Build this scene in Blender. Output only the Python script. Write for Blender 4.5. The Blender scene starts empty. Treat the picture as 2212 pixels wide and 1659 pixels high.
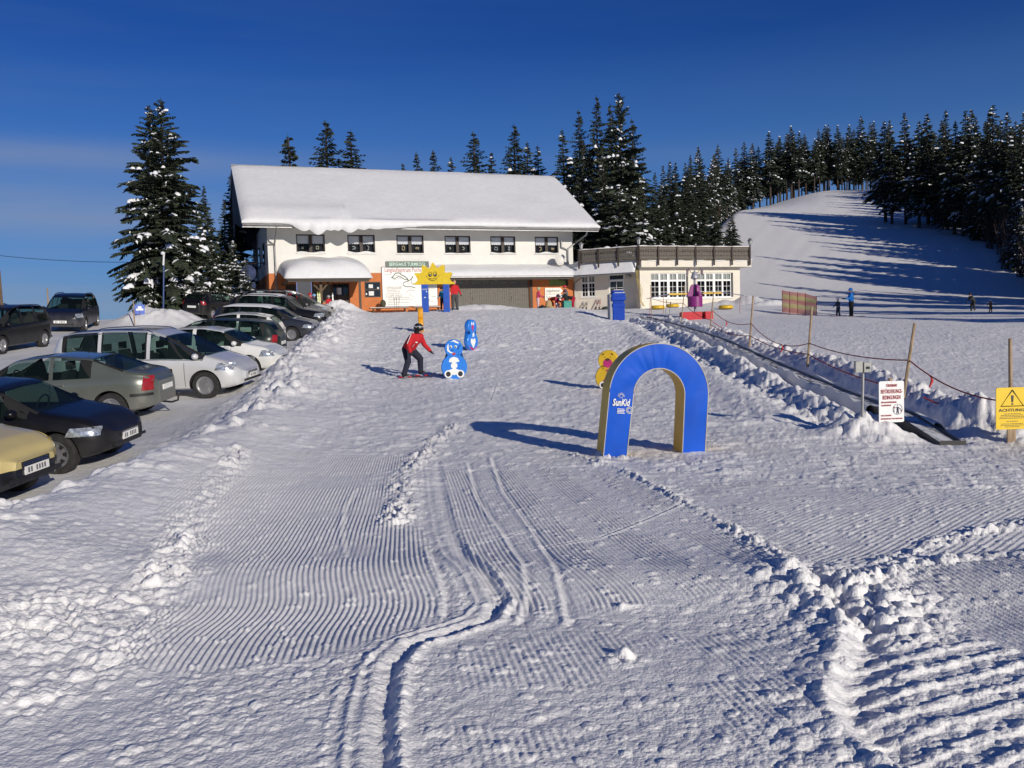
import bpy, bmesh, math, random
import numpy as np
from mathutils import Vector, Matrix, Quaternion
R = math.radians
SC = bpy.context.scene
COL = SC.collection
rng = random.Random(7)

# ------------------------------------------------------------------ camera
CAMZ, FPX, CU, CV = 1.7, 1916.0, 1106.0, 829.5      # focal length and centre in a 2212 px wide copy of the photo
PITCH, ROLL = math.atan(114.5 / 1916.0), R(1.7)
_f = Vector((0, math.cos(PITCH), -math.sin(PITCH)))
_u0 = Vector((0, math.sin(PITCH), math.cos(PITCH))); _r0 = Vector((1, 0, 0))
_r = _r0 * math.cos(ROLL) - _u0 * math.sin(ROLL)
_u = _u0 * math.cos(ROLL) + _r0 * math.sin(ROLL)
cam_d = bpy.data.cameras.new('camera'); cam = bpy.data.objects.new('camera', cam_d); COL.objects.link(cam)
cam_d.sensor_width = 36; cam_d.lens = 36 * FPX / 2212; cam_d.clip_end = 20000; cam_d.clip_start = .05
m = Matrix.Identity(4)
for i in range(3):
    m[i][0], m[i][1], m[i][2] = _r[i], _u[i], -_f[i]
m[2][3] = CAMZ
cam.matrix_world = m
SC.camera = cam

# ------------------------------------------------------------------ light
SUN_EL, SUN_AZ = R(17), R(33)                       # azimuth turned from straight behind the camera to the right
sun_to = Vector((math.sin(SUN_AZ) * math.cos(SUN_EL), -math.cos(SUN_AZ) * math.cos(SUN_EL), math.sin(SUN_EL)))
sd = bpy.data.lights.new('sun', 'SUN'); so = bpy.data.objects.new('sun', sd); COL.objects.link(so)
so.rotation_euler = sun_to.to_track_quat('Z', 'Y').to_euler()
sd.energy = 5.0; sd.angle = R(.5); sd.color = (1, .925, .81)
W = bpy.data.worlds.new('World'); SC.world = W; W.use_nodes = True
nt = W.node_tree; nt.nodes.clear()
out = nt.nodes.new('ShaderNodeOutputWorld'); bg = nt.nodes.new('ShaderNodeBackground')
sky = nt.nodes.new('ShaderNodeTexSky'); sky.sky_type = 'NISHITA'; sky.sun_disc = False
sky.sun_elevation = SUN_EL; sky.sun_rotation = math.atan2(sun_to.x, sun_to.y)
sky.altitude = 1400; sky.air_density = 1.0; sky.dust_density = .15; sky.ozone_density = 3.0
tcw = nt.nodes.new('ShaderNodeTexCoord')
def wnode(t, **k):
    n = nt.nodes.new(t)
    for a, b in k.items(): setattr(n, a, b)
    return n
def wmath(op, a, b=None, clamp=False):
    n = wnode('ShaderNodeMath', operation=op, use_clamp=clamp)
    for i, v in enumerate((a, b)):
        if v is None: continue
        if isinstance(v, (int, float)): n.inputs[i].default_value = v
        else: nt.links.new(v, n.inputs[i])
    return n.outputs[0]
sepw = wnode('ShaderNodeSeparateXYZ'); nt.links.new(tcw.outputs['Generated'], sepw.inputs[0])
mpw = wnode('ShaderNodeMapping'); mpw.inputs['Scale'].default_value = (1.3, 1.0, 13); mpw.inputs['Rotation'].default_value = (0, R(5), 0)
nt.links.new(tcw.outputs['Generated'], mpw.inputs[0])
nzw = wnode('ShaderNodeTexNoise'); nzw.inputs['Scale'].default_value = 2.1; nzw.inputs['Detail'].default_value = 5; nzw.inputs['Roughness'].default_value = .55
nt.links.new(mpw.outputs[0], nzw.inputs['Vector'])
rmp = wnode('ShaderNodeMapRange'); rmp.inputs[1].default_value = .42; rmp.inputs[2].default_value = .66; rmp.inputs[3].default_value = 0; rmp.inputs[4].default_value = 1
nt.links.new(nzw.outputs[0], rmp.inputs[0])
# cirrus is thick near the horizon on the left and thins out overhead
lowm = wnode('ShaderNodeMapRange'); lowm.inputs[1].default_value = .02; lowm.inputs[2].default_value = .21; lowm.inputs[3].default_value = 1.0; lowm.inputs[4].default_value = .12
nt.links.new(sepw.outputs[2], lowm.inputs[0])
leftm = wnode('ShaderNodeMapRange'); leftm.inputs[1].default_value = -.45; leftm.inputs[2].default_value = -.05; leftm.inputs[3].default_value = 1.0; leftm.inputs[4].default_value = .30
nt.links.new(sepw.outputs[0], leftm.inputs[0])
cm = wmath('MULTIPLY', wmath('MULTIPLY', rmp.outputs[0], lowm.outputs[0]), leftm.outputs[0])
def gband(c, w_, a):
    q = wmath('MULTIPLY', wmath('SUBTRACT', sepw.outputs[2], c), 1 / w_); q = wmath('MULTIPLY', wmath('MULTIPLY', q, q), -1.0); return wmath('MULTIPLY', wmath('EXPONENT', q), a)
nb2 = wnode('ShaderNodeTexNoise'); nb2.inputs['Scale'].default_value = 1.3; nb2.inputs['Detail'].default_value = 4; nt.links.new(mpw.outputs[0], nb2.inputs['Vector'])
bands = wmath('ADD', wmath('ADD', gband(.182, .016, .42), gband(.128, .024, .62)), gband(.035, .030, .75))
bands = wmath('MULTIPLY', wmath('MULTIPLY', bands, leftm.outputs[0]), wmath('ADD', wmath('MULTIPLY', nb2.outputs[0], 1.5), -.12))
cm = wmath('ADD', wmath('MULTIPLY', cm, .35), bands, True)
hz = wnode('ShaderNodeMapRange'); hz.inputs[1].default_value = -.02; hz.inputs[2].default_value = .30; hz.inputs[3].default_value = .72; hz.inputs[4].default_value = 0
nt.links.new(sepw.outputs[2], hz.inputs[0])
tint = wnode('ShaderNodeMixRGB', blend_type='MULTIPLY'); tint.inputs[0].default_value = 1; tint.inputs[2].default_value = (.17, .48, 1.12, 1)
nt.links.new(sky.outputs[0], tint.inputs[1])
mx = wnode('ShaderNodeMixRGB'); nt.links.new(cm, mx.inputs[0]); mx.inputs[2].default_value = (4.6, 5.3, 6.9, 1)
mx2 = wnode('ShaderNodeMixRGB'); nt.links.new(hz.outputs[0], mx2.inputs[0]); nt.links.new(tint.outputs[0], mx2.inputs[1]); nt.links.new(mx2.outputs[0], mx.inputs[1]); mx2.inputs[2].default_value = (2.2, 5.2, 9.2, 1)
nt.links.new(mx.outputs[0], bg.inputs[0]); bg.inputs[1].default_value = .075
nt.links.new(bg.outputs[0], out.inputs[0])
SC.view_settings.view_transform = 'Standard'; SC.view_settings.look = 'None'
SC.view_settings.exposure = -0.38; SC.view_settings.gamma = 1
try:
    SC.cycles.max_bounces = 6; SC.cycles.transparent_max_bounces = 12; SC.cycles.use_denoising = True
except Exception: pass

# ------------------------------------------------------------------ naming helpers
def tag(o, label=None, cat=None, group=None, kind=None):
    if label: o['label'] = label
    if cat: o['category'] = cat
    if group: o['group'] = group
    if kind: o['kind'] = kind
    return o
def empty(name, loc=(0, 0, 0), rz=0, label=None, cat=None, group=None):
    o = bpy.data.objects.new(name, None); COL.objects.link(o)
    o.location = loc; o.rotation_euler = (0, 0, rz); o.empty_display_size = .3
    return tag(o, label, cat, group)

# ------------------------------------------------------------------ materials
def lin(c):
    return tuple((x / 12.92 if x <= .04045 else ((x + .055) / 1.055) ** 2.4) for x in [v / 255. for v in c])
MATS = {}
def mat(name, col, rough=.6, metal=0., var=.12, scale=6., bump=0., bscale=40., coat=0., spec=None, col2=None, contrast=None, emit=None, stretch=None):
    """col is a linear base colour; noise mixes it with a second tone."""
    if name in MATS: return MATS[name]
    m = bpy.data.materials.new(name); m.use_nodes = True; MATS[name] = m
    nt = m.node_tree; b = nt.nodes['Principled BSDF']
    b.inputs['Roughness'].default_value = rough; b.inputs['Metallic'].default_value = metal
    if coat: b.inputs['Coat Weight'].default_value = coat; b.inputs['Coat Roughness'].default_value = .06
    if spec is not None: b.inputs['Specular IOR Level'].default_value = spec
    tc = nt.nodes.new('ShaderNodeTexCoord'); nz = nt.nodes.new('ShaderNodeTexNoise')
    nz.inputs['Scale'].default_value = scale; nz.inputs['Detail'].default_value = 6
    src = tc.outputs['Object']
    if stretch:
        mp = nt.nodes.new('ShaderNodeMapping'); mp.inputs['Scale'].default_value = stretch
        nt.links.new(src, mp.inputs[0]); src = mp.outputs[0]
    nt.links.new(src, nz.inputs['Vector'])
    rp = nt.nodes.new('ShaderNodeValToRGB')
    lo, hi = contrast or (.35, .65)
    rp.color_ramp.elements[0].position = lo; rp.color_ramp.elements[1].position = hi
    a = tuple(max(0, x * (1 - var)) for x in col); c2 = col2 or tuple(min(1, x * (1 + var)) for x in col)
    rp.color_ramp.elements[0].color = a + (1,); rp.color_ramp.elements[1].color = tuple(c2) + (1,)
    nt.links.new(nz.outputs[0], rp.inputs[0]); nt.links.new(rp.outputs[0], b.inputs['Base Color'])
    if bump:
        n2 = nt.nodes.new('ShaderNodeTexNoise'); n2.inputs['Scale'].default_value = bscale; n2.inputs['Detail'].default_value = 4
        nt.links.new(src, n2.inputs['Vector'])
        bp = nt.nodes.new('ShaderNodeBump'); bp.inputs['Strength'].default_value = bump; bp.inputs['Distance'].default_value = .02
        nt.links.new(n2.outputs[0], bp.inputs['Height']); nt.links.new(bp.outputs[0], b.inputs['Normal'])
    return m
def glass(name, col=(.02, .03, .035), trans=.0, rough=.03, tint=(1., 1., 1.)):
    if name in MATS: return MATS[name]
    m = bpy.data.materials.new(name); m.use_nodes = True; MATS[name] = m
    nt = m.node_tree; b = nt.nodes['Principled BSDF']
    b.inputs['Base Color'].default_value = col + (1,); b.inputs['Roughness'].default_value = rough
    if trans:
        t = nt.nodes.new('ShaderNodeBsdfTransparent'); t.inputs[0].default_value = tint + (1,); mx = nt.nodes.new('ShaderNodeMixShader')
        mx.inputs[0].default_value = trans; o = nt.nodes['Material Output']
        nt.links.new(b.outputs[0], mx.inputs[1]); nt.links.new(t.outputs[0], mx.inputs[2]); nt.links.new(mx.outputs[0], o.inputs[0])
    return m
def snowmat(name, col=(.83, .84, .87), b1=.35, s1=30., b2=.25, s2=4.):
    if name in MATS: return MATS[name]
    m = mat(name, col, rough=.55, var=.03, scale=3)
    nt = m.node_tree; b = nt.nodes['Principled BSDF']; tc = nt.nodes.new('ShaderNodeTexCoord')
    prev = None
    for st, sc_, dist in ((b2, s2, .08), (b1, s1, .02)):
        n = nt.nodes.new('ShaderNodeTexNoise'); n.inputs['Scale'].default_value = sc_; n.inputs['Detail'].default_value = 5
        nt.links.new(tc.outputs['Object'], n.inputs['Vector'])
        bp = nt.nodes.new('ShaderNodeBump'); bp.inputs['Strength'].default_value = st; bp.inputs['Distance'].default_value = dist
        nt.links.new(n.outputs[0], bp.inputs['Height'])
        if prev: nt.links.new(prev.outputs[0], bp.inputs['Normal'])
        prev = bp
    nt.links.new(prev.outputs[0], b.inputs['Normal'])
    b.inputs['Specular IOR Level'].default_value = .3
    return m

# ------------------------------------------------------------------ mesh builder
class MB:
    def __init__(s): s.v = []; s.f = []; s.m = []
    def add(s, vs, fs, mi=0, M=None):
        b = len(s.v)
        s.v += [tuple(M @ Vector(p)) if M is not None else tuple(p) for p in vs]
        for f in fs: s.f.append(tuple(b + i for i in f)); s.m.append(mi)
        return s
    def box(s, c, d, mi=0, rz=0, M=None):
        x, y, z = [q / 2 for q in d]
        vs = [(-x, -y, -z), (x, -y, -z), (x, y, -z), (-x, y, -z), (-x, -y, z), (x, -y, z), (x, y, z), (-x, y, z)]
        T = Matrix.Translation(c) @ Matrix.Rotation(rz, 4, 'Z')
        if M is not None: T = M @ T
        return s.add(vs, [(0, 3, 2, 1), (4, 5, 6, 7), (0, 1, 5, 4), (1, 2, 6, 5), (2, 3, 7, 6), (3, 0, 4, 7)], mi, T)
    def b2(s, a, b, mi=0, M=None):
        return s.box([(a[i] + b[i]) / 2 for i in range(3)], [abs(b[i] - a[i]) for i in range(3)], mi, 0, M)
    def tube(s, pts, r, n=8, mi=0, M=None, flat=1.):
        pts = [Vector(p) for p in pts]; rs = r if isinstance(r, (list, tuple)) else [r] * len(pts)
        vs = []; fs = []
        up = Vector((0, 0, 1))
        for i, p in enumerate(pts):
            t = (pts[min(i + 1, len(pts) - 1)] - pts[max(i - 1, 0)])
            t = t.normalized() if t.length > 1e-9 else Vector((0, 0, 1))
            a = t.cross(up)
            if a.length < .05: a = t.cross(Vector((1, 0, 0)))
            a.normalize(); b = a.cross(t).normalized()
            for k in range(n):
                an = 2 * math.pi * k / n
                vs.append(p + (a * math.cos(an) * flat + b * math.sin(an)) * rs[i])
        for i in range(len(pts) - 1):
            for k in range(n):
                k2 = (k + 1) % n
                fs.append((i * n + k, i * n + k2, (i + 1) * n + k2, (i + 1) * n + k))
        fs.append(tuple(range(n))[::-1]); fs.append(tuple((len(pts) - 1) * n + k for k in range(n)))
        return s.add(vs, fs, mi, M)
    def ball(s, c, r, n=12, mi=0, M=None):
        r = (r, r, r) if isinstance(r, (int, float)) else r
        vs = [(c[0], c[1], c[2] + r[2])]; h = max(4, n // 2)
        for i in range(1, h):
            th = math.pi * i / h
            for k in range(n):
                ph = 2 * math.pi * k / n
                vs.append((c[0] + r[0] * math.sin(th) * math.cos(ph), c[1] + r[1] * math.sin(th) * math.sin(ph), c[2] + r[2] * math.cos(th)))
        vs.append((c[0], c[1], c[2] - r[2])); e = len(vs) - 1; fs = []
        for k in range(n): fs.append((0, 1 + k, 1 + (k + 1) % n)); fs.append((e, e - n + (k + 1) % n, e - n + k))
        for i in range(h - 2):
            for k in range(n):
                a = 1 + i * n + k; b = 1 + i * n + (k + 1) % n
                fs.append((a, a + n, b + n, b))
        return s.add(vs, fs, mi, M)
    def prism(s, poly, d0, d1, mi=0, M=None, side_mi=None):
        """poly of (x, z) extruded along y from d0 to d1."""
        n = len(poly)
        vs = [(p[0], d0, p[1]) for p in poly] + [(p[0], d1, p[1]) for p in poly]
        s.add(vs, [tuple(range(n)), tuple(range(2 * n - 1, n - 1, -1))], mi, M)
        s.add(vs, [(i, i + n, (i + 1) % n + n, (i + 1) % n) for i in range(n)], mi if side_mi is None else side_mi, M)
        return s
    def lathe(s, prof, n=16, mi=0, M=None):
        """prof of (r, z) turned round z."""
        vs = []; fs = []
        for r, z in prof:
            for k in range(n): vs.append((r * math.cos(2 * math.pi * k / n), r * math.sin(2 * math.pi * k / n), z))
        for i in range(len(prof) - 1):
            for k in range(n): k2 = (k + 1) % n; fs.append((i * n + k, i * n + k2, (i + 1) * n + k2, (i + 1) * n + k))
        fs.append(tuple(range(n))[::-1]); fs.append(tuple((len(prof) - 1) * n + k for k in range(n)))
        return s.add(vs, fs, mi, M)
    def grid(s, P, mi=0, closed=False):
        """P: rows x cols x 3 array."""
        nr, nc = len(P), len(P[0]); vs = [tuple(p) for row in P for p in row]; fs = []
        for i in range(nr - 1):
            for j in range(nc - 1): fs.append((i * nc + j, i * nc + j + 1, (i + 1) * nc + j + 1, (i + 1) * nc + j))
        return s.add(vs, fs, mi)
    def build(s, name, mats, parent=None, smooth=False, bevel=0, angle=40, loc=None, rz=0, fix=True):
        me = bpy.data.meshes.new(name); me.from_pydata(s.v, [], s.f); me.update()
        mats = mats if isinstance(mats, (list, tuple)) else [mats]
        for q in mats: me.materials.append(q)
        me.polygons.foreach_set('material_index', s.m)
        bm = bmesh.new(); bm.from_mesh(me)
        if fix: bmesh.ops.recalc_face_normals(bm, faces=bm.faces)
        if bevel: bmesh.ops.bevel(bm, geom=[e for e in bm.edges if len(e.link_faces) == 2 and e.calc_face_angle(0) > R(30)], offset=bevel, segments=2, affect='EDGES', profile=.6)
        bm.to_mesh(me); bm.free()
        if smooth:
            me.polygons.foreach_set('use_smooth', [True] * len(me.polygons))
            if angle < 180:
                try: me.set_sharp_from_angle(angle=R(angle))
                except Exception: pass
        o = bpy.data.objects.new(name, me); COL.objects.link(o)
        if parent: o.parent = parent
        if loc is not None: o.location = loc
        if rz: o.rotation_euler.z = rz
        return o
def np_mesh(name, V, Fq, mats, parent=None, smooth=True, matidx=None):
    me = bpy.data.meshes.new(name); V = np.asarray(V, np.float32); Fq = np.asarray(Fq, np.int32)
    k = Fq.shape[1]
    me.vertices.add(len(V)); me.vertices.foreach_set('co', V.ravel())
    me.loops.add(Fq.size); me.loops.foreach_set('vertex_index', Fq.ravel())
    me.polygons.add(len(Fq)); me.polygons.foreach_set('loop_start', np.arange(0, Fq.size, k, dtype=np.int32))
    me.polygons.foreach_set('use_smooth', np.full(len(Fq), smooth))
    for q in (mats if isinstance(mats, (list, tuple)) else [mats]): me.materials.append(q)
    if matidx is not None: me.polygons.foreach_set('material_index', np.asarray(matidx, np.int32))
    me.update(calc_edges=True)
    o = bpy.data.objects.new(name, me); COL.objects.link(o)
    if parent: o.parent = parent
    return o
def evaluated(o):
    dg = bpy.context.evaluated_depsgraph_get(); dg.update()
    return bpy.data.meshes.new_from_object(o.evaluated_get(dg))
def bake(o):
    me = evaluated(o); old = o.data; o.modifiers.clear(); o.data = me; me.name = o.name
    bpy.data.meshes.remove(old); return o
def text(s, size, material, name='lettering', parent=None, loc=(0, 0, 0), rot=(R(90), 0, 0), align='CENTER', sx=1., width=None, bold=0., shear=0.):
    c = bpy.data.curves.new(name, 'FONT'); c.body = s; c.size = size; c.align_x = align; c.align_y = 'CENTER'
    c.extrude = .002; c.offset = bold; c.shear = shear; c.resolution_u = 2
    t = bpy.data.objects.new(name, c); COL.objects.link(t)
    me = evaluated(t); bpy.data.objects.remove(t); bpy.data.curves.remove(c)
    co = np.empty(len(me.vertices) * 3, np.float32); me.vertices.foreach_get('co', co); co = co.reshape(-1, 3)
    if width:
        w = co[:, 0].max() - co[:, 0].min(); sx = width / w
    co[:, 0] *= sx
    me.vertices.foreach_set('co', co.ravel()); me.materials.clear(); me.materials.append(material)
    o = bpy.data.objects.new(name, me); COL.objects.link(o); o.location = loc; o.rotation_euler = rot
    if parent: o.parent = parent
    return o
def copy_tree(o, parent=None):
    c = o.copy(); COL.objects.link(c)
    if parent: c.parent = parent
    for ch in list(o.children): copy_tree(ch, c)
    return c

# ------------------------------------------------------------------ terrain
def _vh(u): return 715 - (u - 1106) * .0297
def ray(u, v):
    d = _f * FPX + _r * (u - CU) - _u * (v - CV)
    return d / d.y
def at(u, v, Y):
    d = ray(u, v) * Y
    return Vector((d.x, d.y, d.z + CAMZ))
def _prof(pts):
    ys = np.arange(-3000, 5000, .5); p = np.interp(ys, [a for a, b in pts], [b for a, b in pts])
    k = np.exp(-.5 * (np.arange(-12, 13) / 4.) ** 2); k /= k.sum()
    return ys, np.convolve(np.pad(p, 12, mode='edge'), k, 'valid')
P_CEN = _prof([(-3000, -90), (-300, -10), (-40, -.6), (0, 0), (12, 0), (18, .15), (24, .45), (31.5, 1.09), (38, 1.7), (45, 2.5), (50, 3.02), (56, 2.95), (75, 3.1), (140, 6), (400, 8), (5000, -400)])
P_LOT = _prof([(-3000, -90), (-300, -12), (-40, -1.6), (0, -.75), (9, -.68), (11, -.60), (14, -.33), (18.5, .03), (22, .3), (26, .55), (30, .85), (34, 1.15), (38, 1.5), (42, 1.85), (46.5, 2.25), (50, 2.55), (60, 2.9), (75, 3.1), (140, 5), (400, 6), (5000, -400)])
P_RGT = _prof([(-3000, -90), (-300, -10), (-40, -.6), (0, 0), (12, -.1), (15, -.15), (19, .2), (23.4, .5), (28, .95), (39, 1.55), (50, 2.05), (53, 2.45), (56.5, 2.85), (60, 3.0), (80, 3.3), (140, 6), (400, 8), (5000, -400)])
P_FLD = _prof([(-3000, -90), (-300, -10), (-40, -.6), (0, 0), (12, -.1), (15, -.15), (19, .2), (23.4, .5), (28, .9), (39, 1.4), (50, 1.85), (56, 2.0), (70, 2.9), (80, 4.1), (90, 5.8), (105, 8.9), (220, 33.8), (240, 36), (262, 36.5), (300, 33), (400, 10), (900, -200), (5000, -400)])
def sstep(a, b, x):
    t = np.clip((x - a) / (b - a), 0, 1); return t * t * (3 - 2 * t)
def _ip(P, y): return np.interp(y, P[0], P[1])
BANK = np.array([(-5.8, 3.5), (-5.1, 7), (-4.85, 10), (-4.7, 13), (-5.1, 17), (-5.45, 20.5), (-6.1, 24.5), (-6.9, 31), (-7.9, 38), (-8.8, 45), (-10.3, 51)])
BELT0, BELT1 = np.array((6.28, 12.6)), np.array((7.25, 48.2))
def polydist(x, y, P):
    """distance, signed side (right of travel positive) and parameter along a polyline."""
    best = np.full(x.shape, 1e9); sg = np.zeros_like(best); par = np.zeros_like(best); acc = 0
    for i in range(len(P) - 1):
        a, b = P[i], P[i + 1]; d = b - a; L = math.hypot(*d)
        t = np.clip(((x - a[0]) * d[0] + (y - a[1]) * d[1]) / L ** 2, 0, 1)
        dx = x - a[0] - t * d[0]; dy = y - a[1] - t * d[1]; q = np.hypot(dx, dy)
        c = (x - a[0]) * d[1] - (y - a[1]) * d[0]
        w = q < best; best = np.where(w, q, best); sg = np.where(w, np.sign(c), sg); par = np.where(w, acc + t * L, par); acc += L
    return best, sg, par
def _hash(ix, iy, s):
    n = (ix * 374761393 + iy * 668265263 + s * 1442695041) & 0x7fffffff
    n = ((n ^ (n >> 13)) * 1274126177) & 0x7fffffff
    return ((n ^ (n >> 16)) & 0xffff) / 65535.
def noise(x, y, sc=1., s=0):
    x = x / sc + 1000.37; y = y / sc + 1000.71
    ix = np.floor(x).astype(np.int64); iy = np.floor(y).astype(np.int64); fx = x - ix; fy = y - iy
    fx = fx * fx * (3 - 2 * fx); fy = fy * fy * (3 - 2 * fy)
    a = _hash(ix, iy, s); b = _hash(ix + 1, iy, s); c = _hash(ix, iy + 1, s); d = _hash(ix + 1, iy + 1, s)
    return (a + (b - a) * fx) * (1 - fy) + (c + (d - c) * fx) * fy - .5
def lumps(x, y, sc, s=0, fill=.8, soft=False):
    """rounded clods: soft cellular bumps 0..1."""
    X = x / sc + 500; Y = y / sc + 500; ix = np.floor(X).astype(np.int64); iy = np.floor(Y).astype(np.int64)
    h = np.zeros_like(X)
    for a in (-1, 0, 1):
        for b in (-1, 0, 1):
            jx = ix + a; jy = iy + b
            px = jx + _hash(jx, jy, s); py = jy + _hash(jx, jy, s + 11); r = .35 + .5 * _hash(jx, jy, s + 23)
            on = _hash(jx, jy, s + 37) < fill
            d2 = ((X - px) ** 2 + (Y - py) ** 2) / (r * r)
            h = np.maximum(h, np.where(on, (np.clip(1 - d2, 0, 1) if soft else np.sqrt(np.clip(1 - d2, 0, 1))) * r, 0))
    return h
def base(x, y):
    x = np.asarray(x, float); y = np.asarray(y, float)
    bx = np.interp(y, BANK[:, 1], BANK[:, 0])
    wl = 1 - sstep(-.9, .7, x - bx)
    wr = sstep(3.5, 6.5, x)
    wf = np.clip(sstep(17, 22, x) + 0 * y, 0, 1)
    cen = _ip(P_CEN, y); lot_ = _ip(P_LOT, y) + .056 * np.clip(-9 - x, 0, 14) * sstep(23, 29, y); z = cen + (lot_ - cen) * wl
    rg = _ip(P_RGT, y); fl = _ip(P_FLD, y)
    # behind the building the hill only reaches across to about x = 20
    hf = sstep(-15, 1, x - (17 + (y - 90) * .33))
    fl2 = rg + (fl - rg) * np.where(y > 66, hf, wf)
    blend = sstep(58, 74, y); z2 = rg + (fl - rg) * wf; z2 = z2 * (1 - blend) + (rg + (fl - rg) * hf) * blend
    z = z + (z2 - z) * wr
    z = z - 4.0 * (1 - sstep(-2, 20, x - 60 - (y - 220) * .33)) * sstep(165, 225, y) * sstep(20, 50, x)
    # the hill falls away to the valley on the left behind the cars
    drop = sstep(0, 60, (y - 44) * .8 + (-22 - x) * 1.3) * (1 - sstep(-21, -14, x))
    z = z - drop * (18 + .2 * np.clip(-x, 0, 600))
    return z
def macro(x, y):
    x = np.asarray(x, float); y = np.asarray(y, float)
    z = np.zeros(np.broadcast(x, y).shape)
    d, sg, par = polydist(x, y, BANK)
    h = np.interp(y, [3, 7, 11, 15, 20, 26, 34, 45, 51], [.22, .26, .26, .26, .34, .50, .50, .42, .2]) * (1 + .5 * noise(x, y, 2.1, 3))
    side = np.where(sg > 0, 1.35, .85)
    z = z + h * np.exp(-(d / side) ** 2) * ((y > 1) & (y < 56))
    # smooth shoulder of wind-packed snow right of the near bank
    z = z + .16 * np.exp(-(((x + 3.9 + (y - 9) * .12) / .9) ** 2)) * sstep(3, 5, y) * (1 - sstep(14, 18, y))
    # banks along the conveyor
    ax = BELT1 - BELT0; L = math.hypot(*ax); ax = ax / L
    t = (x - BELT0[0]) * ax[0] + (y - BELT0[1]) * ax[1]; e = (x - BELT0[0]) * ax[1] - (y - BELT0[1]) * ax[0]
    n1 = 1 + .4 * noise(x, y, 1.3, 5)
    on_l = sstep(1.2, 2.6, t) * (1 - sstep(33, 36, t)); on_r = sstep(.2, 1.6, t) * (1 - sstep(33, 36, t))
    z = z + on_l * n1 * .32 * np.exp(-((e + .74) / .34) ** 2) + on_r * n1 * (.26 + .24 * (1 - sstep(6, 16, t))) * np.exp(-((e - 1.05) / .50) ** 2)
    z = z + on_l * .13 * n1 * np.exp(-((e + 1.7) / .55) ** 2)
    # heap at the near end of the belt, left of it
    z = z + .33 * np.exp(-(((x - 5.35) / .55) ** 2 + ((y - 13.4) / .5) ** 2)) + .12 * np.exp(-(((x - 7.9) / .6) ** 2 + ((y - 13.3) / .5) ** 2))
    for (hx, hy, hh, rx, ry) in HEAPS:
        z = z + hh * np.exp(-(np.abs((x - hx) / rx) ** 3 + np.abs((y - hy) / ry) ** 3))
    return z
HEAPS = []
def T(x, y): return float(base(x, y) + macro(x, y))
def ground(u, v, y0=2.5, y1=400, fn=None):
    """point where the sight line through (u, v) of the 2212 px copy meets the ground."""
    d = ray(u, v); fn = fn or T; a = y0; prev = None; st = .25
    while a < y1:
        p = Vector((d.x * a, a, CAMZ + d.z * a)); g = p.z - fn(p.x, p.y)
        if g < 0:
            lo, hi = (prev or a - st), a
            for _ in range(20):
                mid = (lo + hi) / 2; q = Vector((d.x * mid, mid, CAMZ + d.z * mid))
                if q.z - fn(q.x, q.y) < 0: hi = mid
                else: lo = mid
            q = Vector((d.x * hi, hi, 0)); q.z = fn(q.x, q.y); return q
        prev = a; a += st * (1 if a < 60 else 4)
    p = Vector((d.x * y1, y1, 0)); p.z = fn(p.x, p.y); return p
def gbase(u, v, **k): return ground(u, v, fn=lambda x, y: float(base(x, y)), **k)
def onto(x, y): return Vector((x, y, T(x, y)))
for (u_, v_, Y_, h_, rx, ry) in ((1035, 672, 50.5, .26, 1.9, 1.0), (345, 690, 44, .75, 1.9, 1.5), (462, 680, 56, 1.7, 5.0, 3.6), (722, 690, 52, .55, 1.5, 1.2),
                                 (1625, 660, 61, .55, 1.0, 1.0), (1570, 655, 60.5, .35, 2.2, .9), (1690, 668, 58, .35, 2.0, .9)):
    q_ = at(u_, v_, Y_); HEAPS.append((q_.x, q_.y, h_, rx, ry))
# ------------------------------------------------------------------ the snow sheet
def w(u, v):
    q = gbase(u, v); return (q.x, q.y)
def inside(x, y, P, soft=.12):
    """soft mask of a world polygon."""
    P = np.array(P); n = len(P); ins = np.zeros(x.shape, bool); dist = np.full(x.shape, 1e9)
    for i in range(n):
        a, b = P[i], P[(i + 1) % n]; d = b - a; L2 = (d ** 2).sum()
        t = np.clip(((x - a[0]) * d[0] + (y - a[1]) * d[1]) / L2, 0, 1)
        dist = np.minimum(dist, np.hypot(x - a[0] - t * d[0], y - a[1] - t * d[1]))
        c = ((a[1] > y) != (b[1] > y)) & (x < d[0] * (y - a[1]) / (d[1] if d[1] else 1e-9) + a[0]); ins ^= c
    return sstep(-soft, soft, np.where(ins, dist, -dist))
Z_A = [w(*p) for p in ((235, 1440), (345, 1310), (410, 1180), (470, 1085), (520, 1015), (600, 990), (760, 985), (880, 985), (856, 1075), (850, 1125), (905, 1150), (930, 1230), (950, 1320), (840, 1370), (700, 1420), (560, 1440), (400, 1460))]
Z_B = [w(*p) for p in ((960, 1020), (1150, 1010), (1300, 1015), (1430, 1060), (1560, 1120), (1715, 1225), (1650, 1262), (1400, 1300), (1230, 1320), (1060, 1320), (980, 1250))]
Z_C = [w(*p) for p in ((1480, 1050), (1650, 1040), (1900, 1070), (2250, 1060), (2290, 1420), (2150, 1370), (2010, 1330), (1830, 1275), (1700, 1180))]
Z_C2 = [w(*p) for p in ((1560, 1060), (1700, 1050), (1900, 1075), (2240, 1040), (2260, 1195), (1960, 1222), (1810, 1250), (1690, 1170))]
Z_D = [w(*p) for p in ((1010, 1420), (1180, 1370), (1480, 1350), (1700, 1370), (1790, 1480), (1700, 1560), (1500, 1700), (1080, 1720), (960, 1560))]
Z_L = [w(*p) for p in ((1870, 1370), (2000, 1350), (2260, 1420), (2330, 1750), (1960, 1750), (1860, 1610), (1820, 1500))]
Z_E = [w(*p) for p in ((410, 985), (560, 930), (700, 900), (640, 960), (560, 1010), (450, 1100), (380, 1190), (340, 1210))]
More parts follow.
